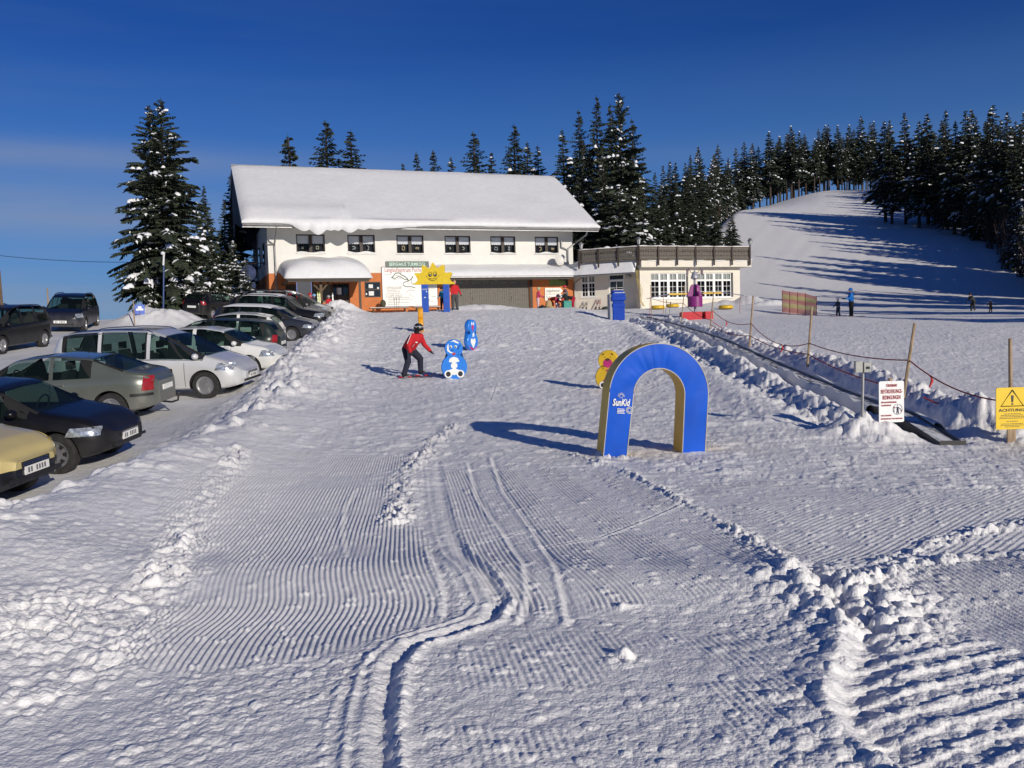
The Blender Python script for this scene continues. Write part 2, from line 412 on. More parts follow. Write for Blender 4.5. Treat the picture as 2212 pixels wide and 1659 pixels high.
LN = {k: np.array([w(*p) for p in v]) for k, v in dict(
    furrow=((845, 1720), (845, 1560), (862, 1450), (905, 1400), (985, 1372), (1065, 1338), (1095, 1300), (1060, 1250), (1010, 1205), (985, 1150), (965, 1080), (950, 1000)),
    edge=((1722, 1235), (1790, 1300), (1848, 1360), (1830, 1430), (1805, 1500), (1822, 1560), (1880, 1620), (1990, 1690)),
    seam=((1240, 985), (1330, 1010), (1430, 1062), (1520, 1110), (1620, 1165), (1725, 1235)),
    clods=((860, 1130), (868, 1080), (880, 1020), (940, 950), (990, 920)),
    leftl=((520, 1010), (470, 1075), (410, 1165), (350, 1270), (290, 1380), (200, 1470), (60, 1530)),
    cut1=((1000, 905), (1060, 870), (1075, 830)), cut2=((1150, 1190), (1300, 1160), (1480, 1090)), cut3=((880, 1165), (1000, 1185), (1130, 1150)),
    r1=((1830, 1275), (1950, 1240), (2100, 1215), (2240, 1205)), r2=((1900, 1230), (2010, 1180), (2240, 1130)),
    lane1=((1060, 990), (1085, 1060), (1150, 1150), (1195, 1230), (1215, 1290), (1225, 1340)), lane2=((1010, 1000), (1030, 1080), (1090, 1160), (1130, 1230), (1140, 1290), (1120, 1340)), lane3=((920, 1190), (945, 1250), (960, 1290), (955, 1330)), lane4=((770, 1060), (745, 1100), (740, 1150), (750, 1210)),
    foot=((1285, 982), (1310, 988), (1345, 990), (1370, 985)), leg2=((1440, 1002), (1500, 1004), (1530, 996)),
    skirt=((1650, 1290), (1500, 1320), (1350, 1345))).items()}
def detail(x, y):
    r = np.hypot(x, y); z = np.zeros_like(x)
    near = 1 - sstep(11, 20, r)
    # very soft swells
    z += .045 * noise(x, y, 2.3, 1) + .02 * noise(x, y, .9, 2)
    z += .05 * noise(x, y, 9, 4) * sstep(8, 20, r)
    # shallow hump across the fall line at about 5.5 m
    z += .035 * np.exp(-((y - 6.1 + .1 * x) / .45) ** 2) - .03 * np.exp(-((y - 5.2 + .1 * x) / .5) ** 2) * near
    # groomer corduroy
    A = inside(x, y, Z_A, .10); B = inside(x, y, Z_B, .10); C = inside(x, y, Z_C, .16); D = inside(x, y, Z_D, .18); E = inside(x, y, Z_E, .12)
    bend = .045 * np.exp(-((y - 5.55) / .42) ** 2) + .02 * noise(x, y, 2.2, 8) + .003 * noise(x, y, .5, 9)
    phi = x + .125 * y + .004 * (y - 6) * (x + 1) * 4 - bend * 1.6
    cor = np.abs(((phi / .0385) % 1) - .5) * 2; cor = cor * cor * (3 - 2 * cor)
    phic = x + .10 * y + .012 * (y - 5) ** 2 + bend * .6; phi2 = .72 * x - .69 * y + .02 * noise(x, y, 1.5, 15)
    cor2 = np.abs(((phi2 / .052) % 1) - .5) * 2; cor2 = cor2 * cor2 * (3 - 2 * cor2); C2 = inside(x, y, Z_C2, .15)
    corc = np.abs(((phic / .042) % 1) - .5) * 2; corc = corc * corc * (3 - 2 * corc)
    gate = sstep(-.32, -.12, noise(x, y, .55, 12) + .25 * noise(x, y, .16, 13))
    lanes = sstep(.10, .17, np.abs(((phi + .05 * noise(x, y, 2, 3)) % .62) - .31))       # smoothed ski tracks along the lanes
    ridge = (np.maximum(A, E * .8)) * cor * (.35 + .65 * gate) + B * cor * .75 * (.25 + .75 * lanes) * (.5 + .5 * gate) + D * .42 * cor * sstep(-.12, .12, noise(x, y, .42, 18) + .3 * noise(x, y, .15, 19)) + C * (1 - C2) * corc * (.5 + .5 * gate) + .45 * C2 * cor2 * (.3 + .7 * gate)
    z += .0120 * ridge * (1 - sstep(14, 19, r))
    G = np.clip(A + B + .9 * C + .4 * D + E, 0, 1)
    # loose grain everywhere else
    grain = (1 - G * .93)
    nb = near * grain
    sel = r < 19
    xs, ys = x[sel], y[sel]
    g = .020 * lumps(xs, ys, .055, 3, .85) + .014 * lumps(xs, ys, .03, 5, .8) + .022 * (noise(xs, ys, .07, 6)) + .010 * noise(xs, ys, .028, 7)
    patchy = .55 + .45 * sstep(-.15, .2, noise(xs, ys, .6, 21))
    fall = 1 - .45 * sstep(6.5, 10, r[sel])
    z[sel] += g * nb[sel] * patchy * fall * .40
    # crumbs lying on the groomed lanes
    z[sel] += .012 * np.clip(lumps(xs, ys, .05, 31, .07), 0, 1) * near[sel]
    # ski-scuffed snow further out: thin lengthwise ridges in several directions
    far = sstep(7.5, 11, r) * (1 - .75 * sstep(28, 60, r)) * (1 - sstep(70, 110, r)) * (1 - G * .8) * (1 - .62 * sstep(8.0, 9.5, x) * sstep(13, 16, y))
    for k, (an, sc_, am) in enumerate(((.08, .16, .034), (.42, .11, .026), (-.30, .15, .030), (1.2, .22, .020))):
        ca, sa = math.cos(an), math.sin(an); X = x * ca + y * sa; Y = -x * sa + y * ca
        wdt = np.clip(r / 22, .55, 2.2)
        n = noise(X + .3 * noise(x, y, 1.1, 40 + k), Y * 7.5, sc_ * 3.0, 50 + k)
        z += far * am * np.clip(n - .14, 0, 1) * wdt * 2.1
    z += far * .007 * noise(x, y, .30, 61) * np.clip(r / 18, .6, 1.6) + far * .03 * noise(x, y, 1.1, 62) * sstep(16, 30, r)
    mid_ = (r > 6.5) & (r < 45); xs, ys = x[mid_], y[mid_]
    z[mid_] += far[mid_] * (.030 * lumps(xs, ys, .16, 141, .10) + .045 * lumps(xs * .45, ys, .20, 142, .07) * np.clip(r[mid_] / 20, .5, 1.3))
    # tracks and clods
    def line(k): return polydist(x, y, LN[k])
    def rough(s, sc_=.09): return lumps(x, y, sc_, s, .8) if False else None
    d, sg, par = line('furrow'); q = d * sg
    fade = 1 - sstep(6.0, 7.6, np.hypot(x, y)) * .7
    z += fade * (-.020 * np.exp(-((q + .035) / .035) ** 2) + .026 * np.exp(-((q - .04) / .03) ** 2) * (.65 + .6 * lumps(x, y, .045, 46, .8) + .5 * noise(x, y, .12, 47)) + .012 * np.exp(-((q + .12) / .03) ** 2) + .014 * np.exp(-((q + .19) / .02) ** 2) + .012 * np.exp(-((q + .27) / .022) ** 2) * lumps(x, y, .05, 3, .8))
    d, sg, par = line('edge'); q = d * sg
    z += -.03 * np.exp(-((q + .10) / .09) ** 2) + .055 * sstep(-.05, .06, q) * np.exp(-np.clip(q - .06, 0, 9) / .25) * (q > -.2) * (.7 + .6 * lumps(x, y, .09, 44, .8))
    for nm, aa in (('lane1', .011), ('lane2', .010), ('lane3', .012), ('lane4', .008)):
        d, sg, par = line(nm); q = d * sg
        z += aa * np.exp(-((q - .02) / .022) ** 2) * (.8 + .4 * lumps(x, y, .05, 9, .8)) - .9 * aa * np.exp(-((q + .025) / .03) ** 2)
    L = inside(x, y, Z_L, .08)
    m_ = L > .01
    if m_.any():
        xs, ys = x[m_], y[m_]; ps = (ys - .42 * xs + .03 * noise(xs, ys, .3, 71)) / .17
        s1 = np.abs((ps % 1) - .5) * 2
        lug = sstep(.50, .85, s1)
        z[m_] += .66 * L[m_] * (.016 * lug + .014 * lug * lumps(xs, ys, .07, 73, .75) + .016 * lumps(xs, ys, .05, 74, .5) + .02 * lumps(xs, ys, .16, 75, .25))
    def strip(name, wd, am, sc_, s, f=.8):
        nonlocal z
        d, sg, par = line(name); mm = d < wd * 2.2
        if not mm.any(): return
        k = np.exp(-(d[mm] / wd) ** 2) * (.6 + .8 * sstep(-.2, .3, noise(x[mm], y[mm], .5, s)))
        z[mm] += k * am * lumps(x[mm], y[mm], sc_, s, f) + k * am * .6 * lumps(x[mm], y[mm], sc_ * .5, s + 3, f)
    strip('seam', .11, .030, .07, 81); strip('seam', .03, .024, .05, 85); strip('clods', .16, .06, .08, 82)
    strip('foot', .05, .05, .06, 151); strip('leg2', .03, .025, .05, 152, .5); strip('leftl', .20, .05, .10, 83, .6); strip('r1', .12, .05, .09, 87, .6); strip('r2', .10, .045, .09, 88, .5)
    # lumps in the wedge right of the seam's near end
    for (cu, cv, rd, am) in ((1790, 1270, .42, .10), (1900, 1340, .34, .10), (1345, 1425, .075, .10), (1345, 1308, .04, .07), (1960, 1300, .25, .05), (870, 1095, .2, .05), (60, 1400, .5, .07), (150, 1330, .4, .06)):
        cx, cy = w(cu, cv); dd = np.hypot(x - cx, y - cy); mm = dd < rd * 2
        z[mm] += np.exp(-(dd[mm] / rd) ** 2) * (am * .7 * lumps(x[mm], y[mm], .10, 91, .85) + am * .4 * lumps(x[mm], y[mm], .06, 92, .8))
    for nm in ('cut1', 'cut2', 'cut3'):
        d, sg, par = line(nm); q = d * sg
        z += .008 * np.exp(-((q - .012) / .016) ** 2) - .008 * np.exp(-((q + .015) / .016) ** 2)
    # ploughed clods of the two banks
    d, sg, par = polydist(x, y, BANK); k = np.exp(-(d / 1.05) ** 2) * (y > 2) * (y < 54)
    k = k * (.22 + .95 * sstep(-.22, .22, noise(x, y, 1.5, 105) + .3 * noise(x, y, .5, 106))); mm = k > .02
    xs, ys = x[mm], y[mm]; wob = .25 * noise(xs, ys, .5, 99)
    z[mm] += k[mm] * (.17 * lumps(xs + wob, ys, .42, 101, .6, True) + .13 * lumps(xs, ys + wob, .22, 102, .6, True) + .06 * lumps(xs, ys, .11, 103, .6) - .03)
    ax = BELT1 - BELT0; Lb = math.hypot(*ax); ax = ax / Lb
    t = (x - BELT0[0]) * ax[0] + (y - BELT0[1]) * ax[1]; e = (x - BELT0[0]) * ax[1] - (y - BELT0[1]) * ax[0]
    kk = (np.exp(-((e + 1.0) / .5) ** 2) + np.exp(-((e - 1.15) / .6) ** 2)) * sstep(-.6, .8, t) * (1 - sstep(34, 37, t)); mm = kk > .02
    xs, ys = x[mm], y[mm]; wob = .2 * noise(xs, ys, .4, 98)
    z[mm] += kk[mm] * (.12 * lumps(xs + wob, ys, .40, 111, .7, True) + .10 * lumps(xs, ys, .19, 112, .65, True) + .06 * lumps(xs, ys, .10, 113, .6) - .07)
    z -= .25 * np.exp(-(e / .34) ** 4) * sstep(-.15, .25, t) * (1 - sstep(34.6, 35.4, t)) * 0
    # clear the bed of the conveyor
    bed = np.exp(-(e / .27) ** 6) * sstep(-.1, .1, t) * (1 - sstep(35, 35.4, t)); z = z * (1 - bed) - .03 * bed
    # piste: faint downhill lanes
    hill = sstep(75, 95, y) * sstep(10, 25, x) * (1 - sstep(235, 260, y))
    lane = (x - .42 * y) + .8 * noise(x, y, 30, 131)
    z += hill * (.035 * noise(lane, y * .05, 1.3, 132) + .03 * noise(x, y, 2.5, 133) + .25 * noise(x, y, 22, 134))
    # the lot is driven flat
    bx = np.interp(y, BANK[:, 1], BANK[:, 0]); lot = sstep(.9, 2.0, bx - x) * (y > -5) * (y < 60)
    z = z * (1 - .88 * lot)
    # piles by the house keep a broken surface
    for (hx, hy, hh, rx, ry) in HEAPS:
        kq = np.exp(-(((x - hx) / rx) ** 2 + ((y - hy) / ry) ** 2)); mm = kq > .05
        z[mm] += kq[mm] * .30 * min(1, hh) * (lumps(x[mm], y[mm], .7, 121, .7, True) + .6 * lumps(x[mm], y[mm], .35, 122, .7) + .6 * noise(x[mm], y[mm], .5, 123))
    return z
def make_ground():
    rows = [0.]; r = 1.2; rows.append(r)
    while r < 3500:
        dr = max(.007, .62 * r * r / (1.7 * 887))
        if r < 2.4: dr = .06
        cap = .14 if r < 60 else .02 * r
        r += min(dr, cap); rows.append(r)
    rows = np.array(rows)
    fine = np.linspace(R(-34.5), R(34.5), 1330)
    side = np.concatenate([np.linspace(R(-180), R(-60), 30, endpoint=False), np.linspace(R(-60), R(-34.5), 60, endpoint=False)])
    ang = np.concatenate([side, fine, -side[::-1]])
    Rr, A = np.meshgrid(rows, ang, indexing='ij')
    x = (Rr * np.sin(A)); y = (Rr * np.cos(A))
    z = base(x, y) + macro(x, y)
    m_ = Rr < 400
    xf, yf = x[m_], y[m_]; z[m_] += detail(xf, yf)
    nr, nc = x.shape
    V = np.stack([x, y, z], -1).reshape(-1, 3)
    i = np.arange(nr - 1)[:, None]; j = np.arange(nc - 1)[None, :]
    a = i * nc + j
    Fq = np.stack([a, a + nc, a + nc + 1, a + 1], -1).reshape(-1, 4)
    gm = snowmat('snow_ground_material', (.90, .885, .86), b1=.45, s1=70., b2=.22, s2=9.)
    o = np_mesh('snow_ground', V, Fq, gm)
    # colour wear: packed and gritted snow of the parking lot, worn snow under the arch
    bx = np.interp(y, BANK[:, 1], BANK[:, 0])
    lot = sstep(.55, 1.3, bx - x + .25 * noise(x, y, .6, 7)) * (y > -60) * (1 - sstep(42, 52, y)) * (x > -60)
    lot = lot * (.55 + .45 * sstep(-.2, .25, noise(x, y, 1.4, 17) + .5 * noise(x * 3, y, .8, 18)))
    wp = w(1430, 990); worn = np.exp(-(((x - wp[0]) / .9) ** 2 + ((y - wp[1]) / .28) ** 2)) * .35 * (noise(x, y, .25, 5) + .9)
    col = np.stack([lot, worn, lot * 0, lot * 0 + 1], -1).reshape(-1, 4).astype(np.float32)
    at_ = o.data.color_attributes.new('wear', 'FLOAT_COLOR', 'POINT'); at_.data.foreach_set('color', col.ravel())
    nt = gm.node_tree; b = nt.nodes['Principled BSDF']; src = b.inputs['Base Color'].links[0].from_socket
    an = nt.nodes.new('ShaderNodeAttribute'); an.attribute_name = 'wear'; sp = nt.nodes.new('ShaderNodeSeparateColor'); nt.links.new(an.outputs[0], sp.inputs[0])
    m1 = nt.nodes.new('ShaderNodeMixRGB'); nt.links.new(sp.outputs[0], m1.inputs[0]); nt.links.new(src, m1.inputs[1]); m1.inputs[2].default_value = (.66, .66, .66, 1)
    m2 = nt.nodes.new('ShaderNodeMixRGB'); nt.links.new(sp.outputs[1], m2.inputs[0]); nt.links.new(m1.outputs[0], m2.inputs[1]); m2.inputs[2].default_value = (.62, .53, .40, 1)
    nt.links.new(m2.outputs[0], b.inputs['Base Color'])
    tag(o, 'groomed and tracked white snow covering the whole slope', kind='structure')
    return o
make_ground()
# ------------------------------------------------------------------ mountain house
HY = R(20.5); HO = Vector((-15.21, 56.6, 3.0))
HM = Matrix.Translation(HO) @ Matrix.Rotation(HY, 4, 'Z'); HMI = HM.inverted()
def fac(u, v, y=0.):
    """house coordinates (x, z) of the photo point lying on the plane y of the house."""
    o = HMI @ Vector((0, 0, CAMZ)); d = HMI.to_3x3() @ ray(u, v); t = (y - o.y) / d.y
    return (o.x + d.x * t, o.z + d.z * t)
def fu(x, y): return fac(x * .553, y * .553)          # full-size pixel
M_white = mat('white_render', (.69, .675, .63), rough=.9, var=.035, scale=1.5, bump=.25, bscale=60)
M_orange = mat('orange_render', (.52, .17, .055), rough=.9, var=.06, scale=2, bump=.25, bscale=60)
M_cream = mat('cream_render', (.70, .65, .555), rough=.9, var=.04, scale=1.5, bump=.2, bscale=60)
M_dkwood = mat('dark_brown_wood', (.030, .018, .012), rough=.6, var=.3, scale=8)
M_black = mat('black_timber', (.012, .010, .010), rough=.8, var=.3, scale=5, stretch=(1, 1, 12))
M_grwood = mat('weathered_boards', (.155, .145, .125), rough=.85, var=.35, scale=9, stretch=(6, 6, .7))
M_metal = mat('zinc', (.30, .30, .30), rough=.45, metal=.7, var=.15)
M_wframe = mat('white_frame', (.80, .80, .78), rough=.5, var=.03)
M_pane = glass('window_glass', (.015, .02, .025), .92)
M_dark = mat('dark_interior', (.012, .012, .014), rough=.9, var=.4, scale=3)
M_lace = mat('lace_curtain', (.75, .78, .82), rough=.9, var=.12, scale=30, stretch=(9, 1, 1))
M_snow = snowmat('lying_snow', (.70, .70, .705), b1=.25, s1=25, b2=.3, s2=1.5)
M_brown = mat('brown_door', (.055, .035, .022), rough=.6, var=.25, scale=7, stretch=(8, 8, 1))
M_timber = mat('old_timber', (.13, .085, .05), rough=.8, var=.35, scale=9, stretch=(1, 1, 6))
M_green = mat('moss_green_paint', (.16, .24, .07), rough=.8, var=.08)

def wall(name, x0, x1, z0, z1, holes, y, th, material, parent, M=None):
    """wall panel in the xz plane with real openings; the reveals are th deep."""
    xs = sorted({x0, x1} | {h[0] for h in holes} | {h[1] for h in holes}); zs = sorted({z0, z1} | {h[2] for h in holes} | {h[3] for h in holes})
    b = MB()
    for i in range(len(xs) - 1):
        for j in range(len(zs) - 1):
            a, c, d, e = xs[i], xs[i + 1], zs[j], zs[j + 1]; mx_, mz_ = (a + c) / 2, (d + e) / 2
            if any(h[0] < mx_ < h[1] and h[2] < mz_ < h[3] for h in holes): continue
            b.add([(a, y, d), (c, y, d), (c, y, e), (a, y, e)], [(0, 1, 2, 3)])
    for h in holes:
        a, c, d, e = h
        b.add([(a, y, d), (c, y, d), (c, y, e), (a, y, e), (a, y + th, d), (c, y + th, d), (c, y + th, e), (a, y + th, e)], [(0, 4, 5, 1), (1, 5, 6, 2), (2, 6, 7, 3), (3, 7, 4, 0)])
    if M is not None: b.v = [tuple(M @ Vector(p)) for p in b.v]
    return b.build(name, material, parent, fix=False)

house = empty('mountain_house', HO, HY, 'long white mountain inn with snow-covered gable roof and orange ground floor', 'building')
LW, DW = 21.2, 11.0
RF0, RF1, EY, EZ, RY, RZ = -1.6, 22.4, -1.75, 5.72, 5.5, 10.25
def roofz(y): return EZ + (y - EY) * (RZ - EZ) / (RY - EY) if y <= RY else RZ - (y - RY) * (RZ - EZ) / (RY - EY)
# upper windows measured on the facade
W6 = [((639, 508), (703, 550)), ((750, 507.5), (811, 549)), ((856, 507.5), (916, 550.5)), ((960, 508.5), (1017, 545.5)), ((1059, 509), (1114, 545.5)), ((1155, 510), (1207, 545.5))]
wins = []
for (a, b_) in W6:
    x0, z1 = fac(*a); x1, z0 = fac(*b_); wins.append((x0, x1, z0, z1))
zt = sum(q[3] for q in wins) / 6; zb = sum(q[2] for q in wins) / 6
wins = [(q[0], q[1], zb, zt) for q in wins]
BAND = 2.8
SPLIT = BAND
wall('upper_wall', 0, LW, BAND, 6.55, wins, 0, .16, M_white, house)
gd0 = fac(978, 678)[0]; gd1 = fac(1145, 678)[0]; gdz = 2.55
dr0, dr1 = fac(720, 676)[0], fac(757, 676)[0]
nw = fac(787, 609) + fac(823, 642)
lw_holes = [(gd0, gd1, -.4, gdz), (dr0, dr1, -.1, 2.15), (nw[0], nw[2], nw[3], nw[1]), (1.0, 4.3, .9, 2.1)]
wall('lower_wall', 0, LW, -.6, BAND, lw_holes, 0, .22, M_orange, house)
b = MB()
b.add([(0, 0, BAND), (0, DW, BAND), (0, DW, 6.55), (0, RY, roofz(RY) - .3), (0, 0, 6.55)], [(0, 4, 3, 2, 1)])
b.add([(LW, 0, -.6), (LW, DW, -.6), (LW, DW, 6.55), (LW, RY, roofz(RY) - .3), (LW, 0, 6.55)], [(0, 1, 2, 3, 4)])
b.b2((0, DW - .01, -.6), (LW, DW, 6.55))
b.build('gable_wall', M_white, house, fix=False)
b = MB(); b.add([(0, 0, -.6), (0, DW, -.6), (0, DW, 2.8), (0, 6.2, 2.8), (0, 3.2, 2.8), (0, 0, 2.8)], [(0, 5, 4, 3, 2, 1)])
b.build('gable_plinth', M_orange, house, fix=False)
b = MB(); b.b2((.3, .35, BAND - .1), (LW - .3, .5, 6.3)); b.b2((.3, 1.6, -.5), (LW - .3, 1.7, BAND - .12)); b.b2((.25, .24, BAND - .35), (LW - .3, 1.6, BAND - .2)); b.build('interior', M_dark, house)
# gable side windows
for (y0, y1) in ((2.0, 3.0), (5.4, 6.4)):
    f = MB(); f.b2((-.04, y0, 3.55), (.03, y1, 4.95)); fo = f.build('window', M_dkwood, house)
    g = MB(); g.b2((-.055, y0 + .1, 3.65), (-.045, y1 - .1, 4.85)); g.build('pane', glass('dark_glass', (.02, .025, .03)), fo)
f = MB(); f.b2((-.04, 2.2, .8), (.03, 3.6, 1.9)); f.build('window', M_dkwood, house)
# main windows
for k, (x0, x1, z0, z1) in enumerate(wins):
    f = MB(); t = .07; yy = .09
    for a, c in (((x0, yy - .03, z0), (x0 + t, yy + .05, z1)), ((x1 - t, yy - .03, z0), (x1, yy + .05, z1)), ((x0 + t, yy - .03, z0), (x1 - t, yy + .05, z0 + t)), ((x0 + t, yy - .03, z1 - t), (x1 - t, yy + .05, z1)),
                 (((x0 + x1) / 2 - .1, yy - .035, z0 + t), ((x0 + x1) / 2 + .1, yy + .05, z1 - t))): f.b2(a, c)
    fo = f.build('window', M_dkwood, house)
    for (a, c) in ((x0 + t, (x0 + x1) / 2 - .1), ((x0 + x1) / 2 + .1, x1 - t)):
        g = MB(); g.b2((a, yy + .01, z0 + t), (c, yy + .016, z1 - t)); g.build('pane', M_pane, fo)
        n = 28; P = []
        for r_ in range(4):
            zz = z1 - t - (z1 - z0) * .43 * r_ / 3
            P.append([(a + (c - a) * i / n, yy + .05 + .02 * math.sin(i * 2.1) - .0, zz + (.02 * math.sin(i * 1.05) if r_ == 3 else 0)) for i in range(n + 1)])
        q = MB(); q.grid(P); q.build('curtain', M_lace, fo, smooth=True)
        # small hanging ornaments behind the glass
        q = MB(); cx = (a + c) / 2; cz = z0 + (z1 - z0) * .3
        q.tube([(cx + (.05 + .035 * ((k * 2 + (a > (x0 + x1) / 2)) % 3)) * math.cos(a_ * .5236 * (1 + k % 2)) + .03 * (k % 3 - 1), yy + .06, cz + (.05 + .05 * ((k + (a > (x0 + x1) / 2)) % 3)) * math.sin(a_ * .5236)) for a_ in range(13)], [.022 + .012 * ((a_ * 5) % 3) for a_ in range(13)], 6)
        q.build('window_ornament', mat('ornament_%d' % (k % 3), [(.35, .36, .28), (.30, .34, .36), (.42, .33, .2)][k % 3], rough=.7), fo)
    s = MB(); s.b2((x0 - .06, -.07, z0 - .05), (x1 + .06, yy - .03, z0)); s.build('sill', M_metal, fo)
    hh = (.10, .13, .015, .05, .10, .13)[k]
    P = []
    for jj in range(7):
        yy2 = -.06 + .13 * jj / 6
        P.append([(x0 + (x1 - x0) * i / 16, yy2, z0 + .003 + hh * (1 - (abs(jj - 3) / 3.) ** 2 * .9) * (.75 + .35 * math.sin(i * .55 + k * 2))) for i in range(17)])
    s = MB(); s.grid(P); s.build('sill_snow', M_snow, fo, smooth=True)
# roof shell, dark underneath
b = MB()
for s_, (ya, yb) in enumerate(((EY, RY), (2 * RY - EY, RY))):
    za, zbb = roofz(EY), RZ
    b.add([(RF0, ya, za), (RF1, ya, za), (RF1, yb, zbb), (RF0, yb, zbb), (RF0, ya, za - .22), (RF1, ya, za - .22), (RF1, yb, zbb - .26), (RF0, yb, zbb - .26)],
          [(0, 1, 2, 3), (7, 6, 5, 4), (0, 4, 5, 1), (1, 5, 6, 2), (3, 2, 6, 7), (0, 3, 7, 4)])
b.build('roof', M_black, house, fix=True)
b = MB()                                              # dark boarding that closes the gable overhang
b.add([(RF0 + .04, EY + .1, EZ - .25), (RF0 + .04, RY, RZ - .3), (RF0 + .04, 2 * RY - EY - .1, EZ - .25), (RF0 + .04, 2 * RY - EY - .1, EZ - .6), (RF0 + .04, 7.2, EZ - .9), (RF0 + .04, 5.5, 6.6), (RF0 + .04, EY + .8, EZ - .25)], [(0, 1, 2, 3, 4, 5, 6)])
b.add([(.02, 0.0, 6.2), (.02, 0.1, 6.5), (-.02, RY, RZ - .3), (-.02, DW, 6.5), (-.02, DW, 3.1), (-.02, 8.4, 3.1), (-.02, 7.6, 6.1)], [(0, 1, 2, 3, 4, 5, 6)])
b.build('gable_boarding', M_black, house, fix=False)
b = MB(); b.b2((RF0, EY - .02, EZ - .24), (RF1, EY + .12, EZ - .06)); b.build('fascia', M_metal, house)
b = MB(); b.tube([(RF0, EY - .09, EZ - .10), (RF1, EY - .09, EZ - .10)], .075, 8); b.build('gutter', M_metal, house, smooth=True)
b = MB(); b.add([(RF0, EY + .1, EZ - .24), (RF1, EY + .1, EZ - .24), (RF1, 0, EZ + .1), (RF0, 0, EZ + .1)], [(0, 1, 2, 3)]); b.build('soffit', M_white, house, fix=False)
# snow on the roof, draped over the eave on the left
TIPS = [(fac(u_, 500, -1.95)[0], w__, h_) for u_, w__, h_ in ((657, .6, .34), (687, .62, .52), (713, .55, .30), (730, .45, .30), (755, .62, .40), (785, .6, .24), (812, .8, .22), (845, .9, .15))]
def drape(x):
    d = 0
    for c, wd, h in TIPS:
        d = max(d, h * math.exp(-((x - c) / wd) ** 2))
    return max(d, .15 * float(sstep(TIPS[0][0] - .9, TIPS[0][0] - .2, x)) * (1 - float(sstep(7, 11, x))))
def roof_snow():
    nx = 240; rows = []
    for i in range(nx + 1):
        x = RF0 - .04 + (RF1 - RF0 + .08) * i / nx
        e = min(x - RF0 + .04, RF1 + .04 - x); edge = 1 - (1 - min(1, e / .9)) ** 3
        n1 = float(noise(np.array(x), np.array(2.), 3.1, 5)) ; n2 = float(noise(np.array(x), np.array(9.), .6, 6))
        th = .40 * (.45 + .55 * edge) + .10 * n1
        if x < 4.6: th += .02
        sl = math.atan2(RZ - EZ, RY - EY); col = []
        for k in range(0, 27):                        # ridge -> eave
            t = k / 26.; y = RY + (EY - RY) * t; z = RZ + (EZ - RZ) * t
            hmp = .10 * float(noise(np.array(x), np.array(y), 1.9, 8))
            if x < 5: hmp += .14 * math.exp(-((t - .88) / .10) ** 2)
            rid = 1 - .25 * math.exp(-(t / .05) ** 2)
            col.append((x, y, z + (th * rid + hmp * edge)))
        d = drape(x) + .03 * n2; dz = th * .9
        out_ = .06 + .55 * d
        lip = [(EY - .06, EZ + th * .92), (EY - .16 - out_ * .3, EZ + th * .7), (EY - .20 - out_ * .62, EZ + th * .35 - d * .3), (EY - .20 - out_ * .72, EZ + .02 - d * .8), (EY - .14 - out_ * .5, EZ - .04 - d * 1.25), (EY - .12, EZ - .02 - d * 1.0), (EY - .0, EZ - .0 - d * .2), (EY + .1, EZ + .01)]
        col += [(x, a, c) for a, c in lip]
        rows.append(col)
    b = MB(); b.grid(rows)
    for col in (rows[0], rows[-1]):                   # end faces
        n = len(col); base_ = [(p[0], p[1], roofz(max(EY, min(RY, p[1]))) + .003) for p in col[:27]]
        vs = col[:27] + base_
        b.add(vs, [(i, i + 1, i + 28, i + 27) for i in range(26)])
        b.add(col[26:] + [base_[-1]], [tuple(range(len(col[26:]) + 1))])
    # far slope
    P = []
    for i in range(0, 41):
        x = RF0 - .04 + (RF1 - RF0 + .08) * i / 40
        P.append([(x, RY + (RY - EY) * t, RZ - (RZ - EZ) * t + .34) for t in (0, .05, .5, .97, 1.0)] + [(x, 2 * RY - EY + .02, EZ)])
    b.grid(P)
    return b.build('roof_snow', M_snow, house, smooth=True, angle=75)
roof_snow()
# downpipes
b = MB(); xp = .42
b.tube([(xp, EY - .05, EZ - .12), (xp, EY + .25, EZ - .45), (xp, -.28, EZ - 1.0), (xp, -.12, EZ - 1.2), (xp, -.12, 1.2), (xp, -.12, -.4)], .055, 10)
b.tube([(-.1, -.14, EZ - 1.1), (xp, -.14, EZ - 1.1)], .03, 8); b.build('downpipe', M_metal, house, smooth=True)
b = MB()
b.tube([(LW - .95, -.12, 5.0), (LW - .95, -.12, 4.55), (LW - .45, -.12, 4.35), (LW - .45, -.12, 2.7)], .06, 10)
b.tube([(LW + .35, EY - .02, EZ - .1), (LW + .35, EY + .2, EZ - .45), (LW + .2, -.2, 4.9), (LW - .45, -.12, 4.4)], .06, 10)
b.tube([(LW - .02, -1.45, 2.3), (LW - .02, -.12, 2.0), (LW - .02, -.12, -.2)], .05, 10)
b.build('downpipe', M_metal, house, smooth=True)
# entrance canopy
CX0, CX1, CY = .7, 5.85, -3.2
b = MB(); b.add([(CX0, CY, 2.28), (CX1, CY, 2.28), (CX1, 0, 2.95), (CX0, 0, 2.95), (CX0, CY, 2.16), (CX1, CY, 2.16), (CX1, 0, 2.83), (CX0, 0, 2.83)], [(0, 1, 2, 3), (7, 6, 5, 4), (0, 4, 5, 1), (1, 5, 6, 2), (0, 3, 7, 4)])
can = b.build('entrance_canopy', M_dkwood, house)
P = []
for i in range(49):
    t = i / 48.; x = CX0 - .12 + (CX1 - CX0 + .24) * t; ex = max(0., 1 - (abs(t - .5) * 2) ** 5) ** .5
    row = []
    for j in range(22):
        s_ = j / 21.; y = 0 + (CY - .1) * s_; ey_ = max(0., 1 - max(0, (s_ - .55) / .45) ** 3.2) ** .55
        zb_ = 2.96 - .68 * s_
        row.append((x, y, zb_ - .02 + (.95 + .12 * s_ - .10 * (1 - t)) * ex * ey_ * (1 + .06 * math.sin(3 * x + 2 * y)) ))
    P.append(row)
